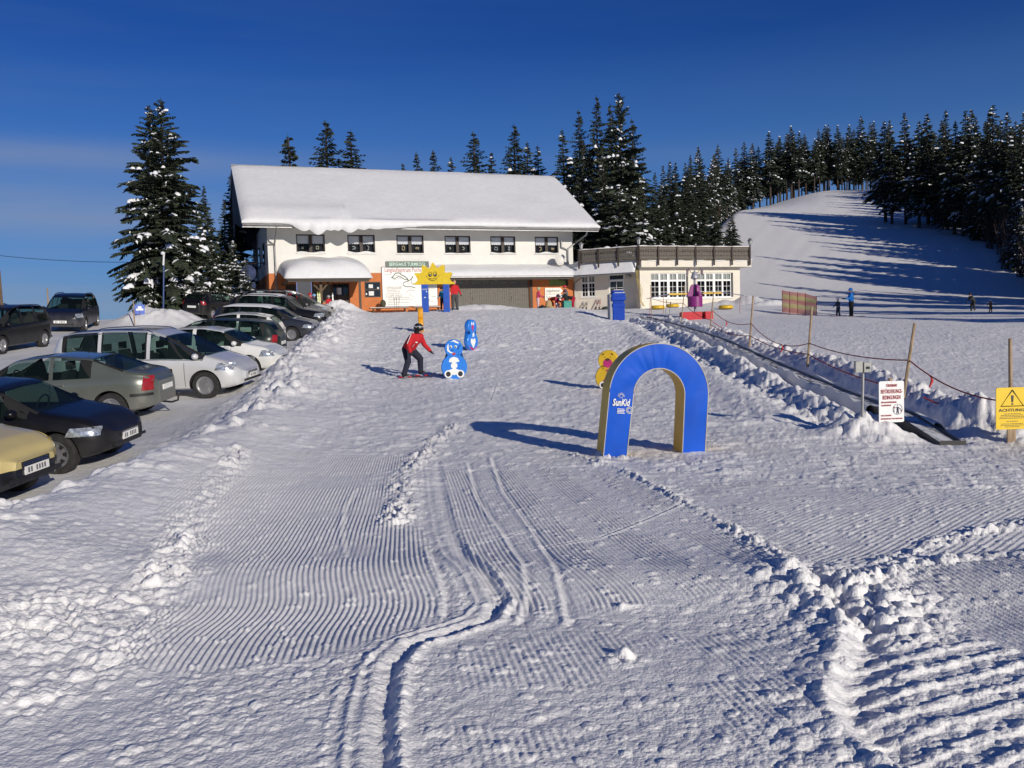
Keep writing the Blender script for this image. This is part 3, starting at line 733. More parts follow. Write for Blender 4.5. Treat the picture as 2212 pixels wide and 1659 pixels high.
b = MB(); b.grid(P); b.build('canopy_snow', M_snow, can, smooth=True, angle=180)
b = MB(); b.b2((CX1 - .75, CY + .08, -.2), (CX1 - .62, CY + .2, 2.2)); b.build('canopy_post', M_brown, house)
b = MB(); b.b2((2.75, CY + .5, -.2), (2.9, CY + .65, 2.25)); b.tube([(2.8, CY + .57, 1.5), (2.1, CY + .57, 2.2)], .06, 6); b.tube([(2.85, CY + .57, 1.5), (3.5, CY + .57, 2.25)], .06, 6); b.build('canopy_post', M_timber, house)
b = MB(); b.b2((CX0 + .1, CY + .05, 2.05), (CX1 - .1, CY + .2, 2.17)); b.b2((CX0 + .05, CY + .2, 2.02), (CX0 + .2, -.02, 2.16)); b.build('canopy_beam', M_dkwood, house)
# entrance: door, wall, kiosk opening
b = MB(); b.b2((dr0, .14, -.1), (dr1, .2, 2.15)); do = b.build('entrance_door', M_brown, house)
b = MB(); b.b2((dr0 + .08, .12, 1.35), (dr1 - .08, .137, 2.08)); b.build('door_pane', glass('dark_glass'), do)
b = MB(); b.b2((dr0 + .3, .10, 1.42), (dr0 + .6, .118, 1.85)); b.build('notice', mat('paper_white', (.72, .72, .70), rough=.8), do)
b = MB(); b.tube([(dr1 - .12, .08, 1.0), (dr1 - .24, .08, 1.0)], .015, 6); b.build('handle', M_metal, do)
b = MB(); b.b2((1.0, .16, .9), (4.3, .2, 2.1)); b.build('kiosk_window', mat('kiosk_dusk', (.05, .045, .03), rough=.4), house)
# notice window by the entrance
x0, z1, x1, z0 = nw[0], nw[1], nw[2], nw[3]
f = MB(); t = .07
for a, c in (((x0, .02, z0), (x0 + t, .1, z1)), ((x1 - t, .02, z0), (x1, .1, z1)), ((x0 + t, .02, z0), (x1 - t, .1, z0 + t)), ((x0 + t, .02, z1 - t), (x1 - t, .1, z1)), ((x0 + t, .02, (z0 + z1) / 2 - .04), (x1 - t, .1, (z0 + z1) / 2 + .04))): f.b2(a, c)
fo = f.build('window', M_dkwood, house)
g = MB(); g.b2((x0 + t, .07, z0 + t), (x1 - t, .08, z1 - t)); g.build('pane', glass('dark_glass'), fo)
g = MB()
for (px, pz, pw, ph) in ((.40, .72, .28, .24), (.42, .26, .34, .28), (.1, .22, .12, .12), (.85, .6, .12, .12)):
    cx = x0 + (x1 - x0) * px; cz = z0 + (z1 - z0) * pz; g.b2((cx - pw * .5, .052, cz - ph * .5), (cx + pw * .5, .066, cz + ph * .5))
g.build('notice', MATS['paper_white'], fo)
# garage door
b = MB(); nb = 34; dz0 = -.4; dz1 = 1.93
for i in range(nb):
    a = gd0 + (gd1 - gd0) * i / nb; c = gd0 + (gd1 - gd0) * (i + 1) / nb
    b.b2((a + .008, .13, dz0), (c - .008, .16, dz1 - .02))
b.b2((gd0, .15, dz0), (gd1, .19, dz1 - .04))
for i in (0, 1, 2, 3, 4):
    a = gd0 + (gd1 - gd0) * i / 4; b.b2((a - .045, .115, dz0), (a + .045, .129, dz1 + .42))
b.b2((gd0, .10, dz1 - .02), (gd1, .16, dz1 + .04)); b.b2((gd0, .10, dz1 + .40), (gd1, .16, dz1 + .46))
for i in (1, 3): b.tube([(gd0 + (gd1 - gd0) * i / 4 + .1, .09, .9), (gd0 + (gd1 - gd0) * i / 4 + .1, .09, 1.15)], .025, 6)
gdo = b.build('garage_door', M_grwood, house)
b = MB()
for i in range(4):
    a = gd0 + (gd1 - gd0) * i / 4 + .06; c = gd0 + (gd1 - gd0) * (i + 1) / 4 - .06; b.b2((a, .14, dz1 + .05), (c, .15, dz1 + .40))
b.build('fanlight', mat('dusty_glass', (.13, .13, .11), rough=.3, var=.3), gdo)
# canopy over the garage with the bent right part
def lp(p, y): return (p[0], y, p[1])
gx0, gx1 = 10.7, 20.46; CE = (23.6, -4.74)
S45 = Vector((.7071, -.7071, 0))
front = [Vector((gx0, -1.6, 2.47)), Vector((gx1, -1.6, 2.47)), Vector((CE[0], CE[1], 2.47))]
back = [Vector((gx0, 0, 3.05)), Vector((LW, 0, 3.05)), Vector((CE[0] + 1.0, CE[1] + 1.1, 3.05))]
b = MB()
for i in range(2):
    f0, f1, b0, b1 = front[i], front[i + 1], back[i], back[i + 1]; dn = Vector((0, 0, -.12))
    b.add([f0, f1, b1, b0, f0 + dn, f1 + dn, b1 + dn, b0 + dn], [(0, 1, 2, 3), (7, 6, 5, 4), (0, 4, 5, 1), (1, 5, 6, 2), (0, 3, 7, 4)])
gcan = b.build('garage_canopy', M_metal, house)
P = []
def lerp(a, b_, t): return a + (b_ - a) * t
for i in range(101):
    t = i / 100 * 2
    k = min(1, int(t)); tt = t - k; F0 = lerp(front[k], front[k + 1], tt); B0 = lerp(back[k], back[k + 1], tt)
    e = min(i, 100 - i) / 100.; ex = (1 - (1 - min(1, e / .03)) ** 2) ** .5; row = []
    big = 1 + 1.0 * float(sstep(.95, 1.25, t))
    for j in range(18):
        s_ = j / 17.; p = lerp(B0, F0, s_ * 1.05); ey_ = max(0, 1 - max(0, (s_ - .6) / .4) ** 3.4) ** .5
        h = (.30 * big + .05 * float(noise(np.array(p.x * 1.), np.array(p.y), .7, 3))) * ex * ey_ + (.22 * math.sin(s_ * 3.1) * big if k == 1 else .06 * math.sin(s_ * 3.1))
        row.append((p.x, p.y, p.z + h * (1 if j < 17 else 0)))
    P.append(row)
b = MB(); b.grid(P); b.build('canopy_snow', M_snow, gcan, smooth=True, angle=180)
# dark soffit and lintel behind the canopy
b = MB(); b.b2((gx0, -1.45, 2.2), (gx1, -1.3, 2.36)); b.b2((gd0 - .12, -.04, gdz), (gd1 + .12, -.01, gdz + .12)); b.build('canopy_beam', M_dkwood, gcan)
b = MB(); b.b2((gd1 + .02, -.05, -.4), (gd1 + .22, .02, 2.4)); b.build('door_post', M_dkwood, house)
# green niche over the direction boards
nx0, nz0 = fac(1187, 617.5); nx1, nz1 = fac(1224, 598)
b = MB(); b.b2((nx0, -.03, nz0), (nx1, .02, nz1)); b.build('niche_panel', M_green, house)
b = MB(); b.tube([(nx1 - .75, -.12, nz1 - .05), (nx1 - .7, -.12, nz1 - .2), (nx1 - .1, -.12, nz1 - .25)], .05, 6); b.b2((nx1 - .1, -.14, nz0 + .0), (nx1 + .05, -.04, nz1 + .1)); b.build('bracket', M_dkwood, house)

# -------- terrace wing
EXT0, EXT1, EY0, EXD = 24.2, 32.3, -4.3, 5.0
wing = empty('terrace_wing', HO, HY, 'low cream wing with white lattice windows under a wooden roof terrace', 'building')
ewin = []
for (a, b_) in (((1406, 591), (1484, 643.5)), ((1506, 591), (1581, 641))):
    x0, z1 = fac(*a, y=EY0); x1, z0 = fac(*b_, y=EY0); ewin.append((x0, x1, z0, z1))
zt = sum(q[3] for q in ewin) / 2; zb = sum(q[2] for q in ewin) / 2
ewin = [(q[0], q[1] + .12, zb, zt + .04) for q in ewin]
wall('front_wall', EXT0, EXT1, -.6, 2.75, ewin, EY0, .28, M_cream, wing)
# chamfer wall with window and door
PC = Vector((LW, 0, 0)); C45 = Matrix.Translation(PC) @ Matrix.Rotation(R(-45), 4, 'Z'); CL = 4.6
CI = C45.inverted() @ HMI
def cfac(u, v):
    o = CI @ Vector((0, 0, CAMZ)); d = CI.to_3x3() @ ray(u, v); t = -o.y / d.y
    return (o.x + d.x * t, o.z + d.z * t)
cw = cfac(1255.5, 596.5) + cfac(1286, 640.5); cdr = cfac(1315, 594) + cfac(1349, 668)
chol = [(cw[0], cw[2], cw[3], cw[1]), (cdr[0], cdr[2], -.05, cdr[1])]
wall('chamfer_wall', 0, CL, -.6, 3.0, chol, 0, .14, M_cream, wing, M=C45)
b = MB(); b.add([(24.45, -3.25, -.6), (EXT0, EY0, -.6), (EXT0, EY0, 2.75), (24.45, -3.25, 2.75)], [(0, 1, 2, 3)])
b.add([(EXT1, EY0, -.6), (EXT1, EXD, -.6), (EXT1, EXD, 2.75), (EXT1, EY0, 2.75)], [(0, 1, 2, 3)])
b.add([(EXT1, EXD, -.6), (LW, EXD, -.6), (LW, EXD, 2.75), (EXT1, EXD, 2.75)], [(0, 1, 2, 3)]); b.build('side_wall', M_cream, wing, fix=False)
b = MB(); b.b2((EXT0 + .5, EY0 + 1.1, -.5), (EXT1 - .3, EY0 + 1.2, 2.7)); b.add([(LW + .4, 1, -.5), (24.6, -2.2, -.5), (24.6, -2.2, 2.9), (LW + .4, 1, 2.9)], [(0, 1, 2, 3)])
b.build('interior', M_dark, wing, fix=False)
def lattice(x0, x1, z0, z1, y, leaves, nx, nz, split, M=None, name='window', dark=True, frame=.06):
    f = MB()
    def bb(a, c):
        f.b2(a, c, 0, M)
    bb((x0, y - .03, z0), (x1, y + .04, z0 + frame)); bb((x0, y - .03, z1 - frame), (x1, y + .04, z1))
    if split: bb((x0, y - .032, split - frame * .9), (x1, y + .042, split + frame * .9))
    edges = [x0 + (x1 - x0) * i / leaves for i in range(leaves + 1)]
    for i, e in enumerate(edges):
        hw = frame * (1 if 0 < i < leaves else .8) * (1.5 if leaves == 4 and i == 2 else 1)
        a = max(x0, e - hw); c = min(x1, e + hw); bb((a, y - .034, z0 + frame), (c, y + .044, z1 - frame))
    spans = [(z0 + frame, (split - frame * .9) if split else z1 - frame, nz)] + ([(split + frame * .9, z1 - frame, 1)] if split else [])
    for i in range(leaves):
        a, c = edges[i] + frame * 1.1, edges[i + 1] - frame * 1.1
        for (za, zc, n) in spans:
            for k in range(1, nx): xx = a + (c - a) * k / nx; bb((xx - .012, y - .015, za), (xx + .012, y + .02, zc))
            for k in range(1, n): zz = za + (zc - za) * k / n; bb((a, y - .014, zz - .012), (c, y + .021, zz + .012))
    fo = f.build(name, M_wframe, wing)
    g = MB()
    g.b2((x0 + frame, y + .022, z0 + frame), (x1 - frame, y + .028, z1 - frame), 0, M); g.build('pane', M_pane, fo)
    if split:
        g = MB(); g.b2((x0 + frame, y + .05, split), (x1 - frame, y + .06, z1 - frame), 0, M); g.build('blind', mat('pale_blind', (.33, .36, .34), rough=.8), fo)
    return fo
for (x0, x1, z0, z1) in ewin: lattice(x0, x1 - .12, z0, z1, EY0 + .12, 4, 2, 3, z0 + (z1 - z0) * .70, frame=.065)
x0, x1, z0, z1 = chol[0]; lattice(x0, x1, z0, z1, .05, 2, 2, 3, z0 + (z1 - z0) * .66, M=C45)
b = MB(); b.b2((x0 - .1, -.06, z0 - .07), (x1 + .1, .04, z0)); b.v = [tuple(C45 @ Vector(p)) for p in b.v]; b.build('sill', M_wframe, wing)
x0, x1, z0, z1 = chol[1]
b = MB(); b.b2((x0, .05, z0), (x1, .09, z1), 0, C45); dfo = b.build('terrace_door', M_wframe, wing)
b = MB(); b.b2((x0 + .1, .036, 1.15), (x1 - .1, .049, 1.95), 0, C45); b.b2((x0 + .06, .034, 2.1), (x1 - .06, .0485, z1 - .06), 0, C45); b.build('pane', glass('dark_glass'), dfo)
b = MB(); xm = (x0 + x1) / 2
b.b2((xm - .015, .02, 1.15), (xm + .015, .035, 1.95), 0, C45); b.b2((x0 + .1, .021, 1.5), (x1 - .1, .0345, 1.53), 0, C45); b.build('glazing_bar', M_wframe, dfo)
for (x0, x1, z0, z1) in ewin:
    b = MB(); b.b2((x0 - .05, EY0 - .08, z0 - .09), (x1 - .02, EY0 + .03, z0 - .002)); b.build('sill', M_wframe, wing)
# cornice slab and deck
b = MB(); poly = [(23.75, -4.9), (32.88, -4.9), (32.88, EXD), (LW, EXD), (LW, .0), (LW, -1.2)]
def slab(b, poly, z0, z1, mi=0):
    n = len(poly); b.add([(p[0], p[1], z0) for p in poly] + [(p[0], p[1], z1) for p in poly], [tuple(range(n))[::-1], tuple(range(n, 2 * n))] + [(i, (i + 1) % n, (i + 1) % n + n, i + n) for i in range(n)], mi)
slab(b, [(24.0, -4.92), (32.85, -4.92), (32.85, EXD + .02), (LW + .02, EXD + .02), (LW + .02, .02), (23.9, -2.6)], 2.76, 3.2); b.build('cornice', M_cream, wing)
b = MB(); P = [(24.0 + 8.9 * i / 60, 0) for i in range(61)]
b.grid([[(x, y, z + .05 * math.sin(x * 3.7) * (y < -4.8)) for (y, z) in ((-4.97, 3.2), (-4.95, 3.27), (-4.8, 3.30), (-4.0, 3.30), (EXD, 3.32))] for x, _ in P])
b.build('terrace_snow', M_snow, wing, smooth=True)
b = MB(); b.grid([[(x, y, z) for y, z in ((4.9, 3.2), (0, 3.3), (-1.5, 3.35))] for x in (LW + .05, 22.5, 24.0)]); b.build('terrace_snow', M_snow, wing, smooth=True)
# railing with pierced boards
RA, RB, RC = Vector((20.75, -2.0, 0)), Vector((23.75, -5.0, 0)), Vector((32.6, -5.0, 0)); RCb = Vector((32.6, EXD - .2, 0))
RB_ = mat('railing_boards', (.13, .115, .095), rough=.85, var=.4, scale=8, stretch=(9, 9, .8))
def railing(a, b_, npan, zr0=3.22, zr1=4.14, first=None):
    d = (b_ - a); L = d.length; an = math.atan2(d.y, d.x); Mx = Matrix.Translation(a) @ Matrix.Rotation(an, 4, 'Z')
    f = MB(); pw = L / npan; step = .125
    n = int(L / step)
    for i in range(n):
        x = (i + .5) * step * L / (n * step)
        xw = step * .5 * .94
        # boards with a diamond-shaped gap between neighbours
        pr = [(-xw, zr0 + .02), (xw, zr0 + .02), (xw, zr0 + .26), (xw * .62, zr0 + .32), (xw, zr0 + .38), (xw, zr0 + .50), (xw * .45, zr0 + .60), (xw, zr0 + .70), (xw, zr1 - .1), (-xw, zr1 - .1), (-xw, zr0 + .70), (-xw * .45, zr0 + .60), (-xw, zr0 + .50), (-xw, zr0 + .38), (-xw * .62, zr0 + .32), (-xw, zr0 + .26)]
        f.prism([(x + p[0], p[1]) for p in pr], -.012, .012, 0, Mx)
    f.b2((0, -.05, zr0 + .10), (L, -.014, zr0 + .20), 0, Mx); f.b2((0, -.05, zr1 - .2), (L, -.014, zr1 - .06), 0, Mx)
    ro = f.build('railing_panel', RB_, wing)
    f = MB(); f.b2((-.05, -.08, zr1 - .05), (L + .05, .06, zr1), 0, Mx); f.build('handrail', M_timber, ro)
    P = [[tuple(Mx @ Vector((x, y, zr1 + (.005 if abs(y) > .06 else .06 + .015 * math.sin(x * 5))))) for y in (-.08, -.05, .0, .04, .06)] for x in [L * i / 50 for i in range(51)]]
    f = MB(); f.grid(P); f.build('handrail_snow', M_snow, ro, smooth=True)
    for i in range(npan + 1):
        f = MB(); x = pw * i; f.b2((x - .055, -.12, zr0 - .35), (x + .055, -.052, zr1 + .02), 0, Mx); f.build('railing_post', mat('dark_post', (.05, .035, .028), rough=.8), wing)
railing(RA, RB, 3); railing(RB, RC, 6); railing(RC, RCb, 6)
# lanterns on the railing corners
def lantern(x, y, z):
    b = MB(); b.tube([(x, y, z - .9), (x, y, z + .1)], .035, 8); b.lathe([(.05, 0), (.09, .03), (.05, .06)], 8, 0, Matrix.Translation((x, y, z + .08)))
    lo = b.build('lantern', M_dkwood, wing)
    g = MB(); g.lathe([(.09, .12), (.15, .42)], 6, 0, Matrix.Translation((x, y, z))); g.build('lantern_glass', mat('frosted_glass', (.45, .47, .47), rough=.3), lo)
    g = MB(); g.lathe([(.21, .42), (.19, .47), (.06, .60), (.03, .62)], 6, 0, Matrix.Translation((x, y, z))); g.build('lantern_cap', M_metal, lo)
    g = MB()
    for k in range(6):
        a = k * math.pi / 3; g.tube([(x + .09 * math.cos(a), y + .09 * math.sin(a), z + .12), (x + .155 * math.cos(a), y + .155 * math.sin(a), z + .42)], .012, 4)
    g.build('lantern_bar', M_dkwood, lo)
lantern(20.85, -2.15, 4.1); lantern(23.72, -5.12, 4.15); lantern(32.62, -5.12, 4.15)
# cables and floodlight on the wing's corner
b = MB()
for k in range(3):
    x = 23.95 + .06 * k; b.tube([(x, -4.3, 2.7), (x - .05, -4.4, 2.0), (x + .1 + .06 * k, -4.45, 1.2), (x + .12, -4.5, .5), (x + .3, -4.6, .1)], .018, 5)
b.build('cable', mat('yellow_cable', (.45, .33, .06), rough=.6), wing, smooth=True)
q = C45 @ Vector((4.05, -.14, 2.3))
b = MB(); b.tube([q + Vector((0, .1, 0)), q], .03, 6); b.tube([q + Vector((-.12, -.08, .08)), q + Vector((.12, -.16, -.12))], [.15, .17], 10); b.build('floodlight', M_metal, wing, smooth=True)

# -------- things fixed to or standing by the house
def hframe(name, label, cat, x, y, z=0., **k):
    p = HM @ Vector((x, y, z)); return empty(name, p, HY, label, cat, **k)
def board_from(px0, px1, y=-.05):
    a = fac(*px0, y=y); c = fac(*px1, y=y); return a[0], c[0], c[1], a[1]
# name board
x0, x1, z0, z1 = board_from((833, 564.5), (926.5, 578), -.06)
w_, h_ = x1 - x0, z1 - z0
t = hframe('name_board', 'long dark green board with pale capital letters above the trail map', 'sign', x0, -.08, z0)
b = MB(); b.b2((0, 0, 0), (w_, .06, h_)); b.build('panel', mat('bottle_green', (.018, .042, .032), rough=.4), t)
b = MB(); e = .035
for a, c in (((e, -.008, e), (w_ - e, -.002, e + .02)), ((e, -.008, h_ - e - .02), (w_ - e, -.002, h_ - e)), ((e, -.008, e), (e + .02, -.002, h_ - e)), ((w_ - e - .02, -.008, e), (w_ - e, -.002, h_ - e))): b.b2(a, c)
b.build('border', mat('border_green', (.10, .16, .13), rough=.5), t); mat('pale_green_letters', (.48, .70, .58), rough=.5)
text('BERGHAUS TURMKOGL', h_ * .80, MATS['pale_green_letters'], 'lettering', t, (w_ / 2, -.006, h_ * .5), width=w_ * .84, bold=.003)
# trail map board
x0, x1, z0, z1 = board_from((824.5, 577.5), (945.5, 660), -.05)
w_, h_ = x1 - x0, z1 - z0
t = hframe('trail_map_board', 'big white cross-country trail map with red edge on orange wall', 'map board', x0, -.06, z0)
b = MB(); b.b2((0, 0, 0), (w_, .045, h_)); b.build('panel', mat('board_white', (.80, .79, .74), rough=.6, var=.02), t)
M_red = mat('sign_red', (.33, .03, .04), rough=.5); M_map = mat('map_line', (.07, .10, .09), rough=.6); M_txt = mat('grey_print', (.25, .24, .24), rough=.7); M_blk = mat('sign_black', (.02, .02, .022), rough=.5)
b = MB()
for a, c in (((-.03, -.006, -.03), (w_ + .03, .05, 0)), ((-.03, -.006, h_), (w_ + .03, .05, h_ + .03)), ((-.03, -.006, 0), (0, .05, h_)), ((w_, -.006, 0), (w_ + .03, .05, h_))): b.b2(a, c)
b.build('border', mat('dark_red_edge', (.12, .02, .035), rough=.5), t)
text('Langlaufzentrum Puchenstuben', .4, M_red, 'title', t, (w_ * .5, -.004, h_ * .93), width=w_ * .90, bold=.002)
def bp(px, py): return (w_ * (px - 100) / 1610., h_ * (1 - (py - 350) / 1110.))          # measured on an enlarged view of the board
def stroke(pts, r, m_, name='trail_line'):
    b = MB(); b.tube([(bp(*p)[0], -.004, bp(*p)[1]) for p in pts], r, 6); return b.build(name, m_, t)
stroke([(370, 640), (430, 600), (490, 515), (560, 510), (630, 520), (650, 560), (760, 610), (840, 680), (870, 745), (950, 680), (1000, 610)], .03, M_map)
stroke([(370, 640), (420, 655), (475, 668), (560, 615), (640, 625), (720, 680), (860, 720)], .026, M_map)
stroke([(870, 745), (760, 770), (705, 810), (700, 860), (760, 890), (850, 910), (940, 905), (1060, 945)], .026, M_map)
stroke([(1000, 610), (945, 700), (950, 800), (1000, 850)], .02, M_map); stroke([(1290, 1055), (1330, 1040), (1345, 1110), (1290, 1170)], .025, M_map)
stroke([(1300, 1280), (1460, 1270), (1465, 1340)], .015, M_map); stroke([(1310, 880), (1430, 900), (1430, 1000), (1560, 1015), (1550, 1150)], .010, M_txt)
stroke([(760, 1080), (860, 1010), (970, 960)], .012, M_red); stroke([(890, 1040), (920, 1110), (880, 1140), (990, 1190), (960, 1250)], .008, M_red)
for (px, py, s_, sz, wd, mm) in ((180, 940, '1 LOIPE WALDSCHLEIFE', .26, .29, M_txt), (180, 1165, '2 LOIPE WALD', .26, .30, M_txt)):
    q = bp(px, py); text(s_, sz, mm, 'lettering', t, (q[0], -.004, q[1]), align='LEFT', width=w_ * wd)
b = MB()
for (px, py, wd) in ((230, 1000, 300), (230, 1045, 390), (230, 1090, 370), (240, 1215, 620), (240, 1262, 720), (240, 1308, 190), (240, 1355, 620), (240, 1400, 330), (165, 545, 190), (770, 485, 160), (610, 488, 80), (500, 575, 130), (540, 660, 110), (410, 700, 110), (835, 805, 80), (1460, 968, 190), (1350, 1140, 130), (1530, 1195, 140), (1520, 1330, 80), (930, 1015, 120)):
    q = bp(px, py); k = 0; xx = q[0]; e_ = q[0] + wd / 1610 * w_
    while xx < e_:
        l_ = rng.uniform(.03, .09); b.b2((xx, -.005, q[1] - .018), (min(xx + l_, e_), -.001, q[1] + .018)); xx += l_ + .022
b.build('small_print', M_txt, t)
# direction boards
M_bw = MATS['board_white']
for (pa, pb, s_, lab) in (((1177, 622), (1213, 634.5), 'Langlaufzentrum', 'white arrow board reading Langlaufzentrum, upper of the pair'), ((1177, 636), (1216, 648.5), 'Schiverleih', 'white arrow board reading Schiverleih, lower of the pair')):
    x0, x1, z0, z1 = board_from(pa, pb, -.05); w_, h_ = x1 - x0, z1 - z0
    t = hframe('direction_board', lab, 'sign', x0, -.07, z0, group='direction boards on the orange wall')
    b = MB(); b.prism([(0, 0), (w_ * .92, 0), (w_ * 1.08, h_ / 2), (w_ * .92, h_), (0, h_)], 0, .04); b.build('panel', M_bw, t)
    text(s_, h_ * .8, M_blk, 'lettering', t, (w_ * .48, -.004, h_ * .5), width=w_ * .82)
# satellite dish
q = fac(1206, 563, y=-.7)
t = hframe('satellite_dish', 'round pale satellite dish on the wall above the garage canopy', 'satellite dish', q[0], -.75, q[1])
b = MB(); b.lathe([(.001, 0), (.2, .02), (.36, .075), (.42, .11), (.425, .105), (.36, .06), (.001, -.02)], 28, 0, Matrix.Rotation(R(20), 4, 'Z') @ Matrix.Rotation(R(75), 4, 'X')); b.build('reflector', mat('dish_grey', (.62, .60, .56), rough=.5), t, smooth=True)
b = MB(); b.tube([(0, .05, 0), (0, .7, .0)], .025, 6); b.tube([(0, .05, -.3), (.12, -.42, -.38)], .015, 6); b.ball((.12, -.45, -.36), .05, 8); b.build('arm', M_metal, t)
# round sign on the gable side
q = at(536, 590, 58.5)
t = empty('round_sign', q, R(-10), 'round blue-grey inn sign hanging in shade beside the left gable', 'sign')
b = MB(); b.lathe([(.001, -.06), (.52, -.06), (.55, 0), (.52, .06), (.001, .06)], 28, 0, Matrix.Rotation(R(90), 4, 'X')); b.build('disc', mat('sign_blue', (.06, .08, .17), rough=.4, var=.3, scale=4), t, smooth=True)
b = MB(); b.b2((-.45, -.05, -1.0), (.45, .05, -.6)); b.build('plate', MATS['sign_blue'], t)
b = MB(); b.tube([(-.6, 0, .62), (2.0, .3, .62)], .03, 6); b.tube([(0, 0, .6), (0, 0, .5)], .02, 6); b.build('bracket', M_dkwood, t)
# chalk board hanging under the entrance canopy
q = HMI @ at(657, 626, 54.3)
t = hframe('menu_board', 'black menu board in blue frame under the entrance canopy', 'sign', q.x, q.y, q.z)
b = MB(); b.b2((-.42, -.02, -.5), (.42, .02, .5)); b.build('panel', mat('slate', (.03, .035, .05), rough=.6), t)
b = MB()
for a, c in (((-.46, -.03, -.54), (.46, .03, -.5)), ((-.46, -.03, .5), (.46, .03, .54)), ((-.46, -.03, -.5), (-.42, .03, .5)), ((.42, -.03, -.5), (.46, .03, .5))): b.b2(a, c)
b.build('frame', mat('frame_blue', (.03, .07, .35), rough=.4), t)
# benches along the wall
def bench(x, y, L, lab, z=0.):
    t = hframe('bench', lab, 'bench', x, y, z, group='wooden benches along the orange wall')
    b = MB(); b.b2((0, -.18, .42), (L, .18, .47)); b.build('seat', M_timber, t)
    b = MB(); b.b2((0, -.17, .472), (L, .17, .50)); b.build('seat_snow', M_snow, t)
    for xx in (.25, L - .25):
        b = MB(); b.b2((xx - .03, -.16, -.25), (xx + .03, .16, .42)); b.build('leg', M_timber, t)
    return t
bench(6.2, -.75, 2.6, 'low wooden bench by the notice window with a dark rucksack on it')
bench(9.1, -.75, 2.0, 'low wooden bench half hidden behind the left post of the sun arch')
def beer_table(u, v, lab, L=2.0):
    g = ground(u, v); q = HMI @ g; t = hframe('trestle_table', lab, 'table', q.x, q.y, q.z, group='folding trestle tables by the wall')
    b = MB(); b.b2((0, -.25, .73), (L, .25, .76)); b.build('table_top', M_timber, t)
    for xx in (.3, L - .3):
        b = MB(); b.tube([(xx - .12, -.2, 0), (xx, -.2, .73)], .015, 5); b.tube([(xx + .12, .2, 0), (xx, .2, .73)], .015, 5); b.tube([(xx - .06, -.2, .4), (xx + .06, .2, .4)], .012, 5); b.build('leg', M_dkwood, t)
beer_table(884, 671, 'folding trestle table behind the left post of the sun arch')
beer_table(915, 670, 'folding trestle table seen between the posts of the sun arch', 1.9)
q = HMI @ ground(765, 673)
t = hframe('rucksack', 'dark brown rucksack standing on the bench by the notice window', 'bag', 7.1, -.75, .5)
b = MB(); b.ball((0, 0, .24), (.2, .14, .26), 14); b.ball((0, -.1, .15), (.13, .08, .13), 10); b.tube([(-.1, .1, .42), (0, .12, .52), (.1, .1, .42)], .015, 5); b.build('bag', mat('olive_cloth', (.06, .055, .03), rough=.8, var=.4, scale=9), t, smooth=True, angle=180)
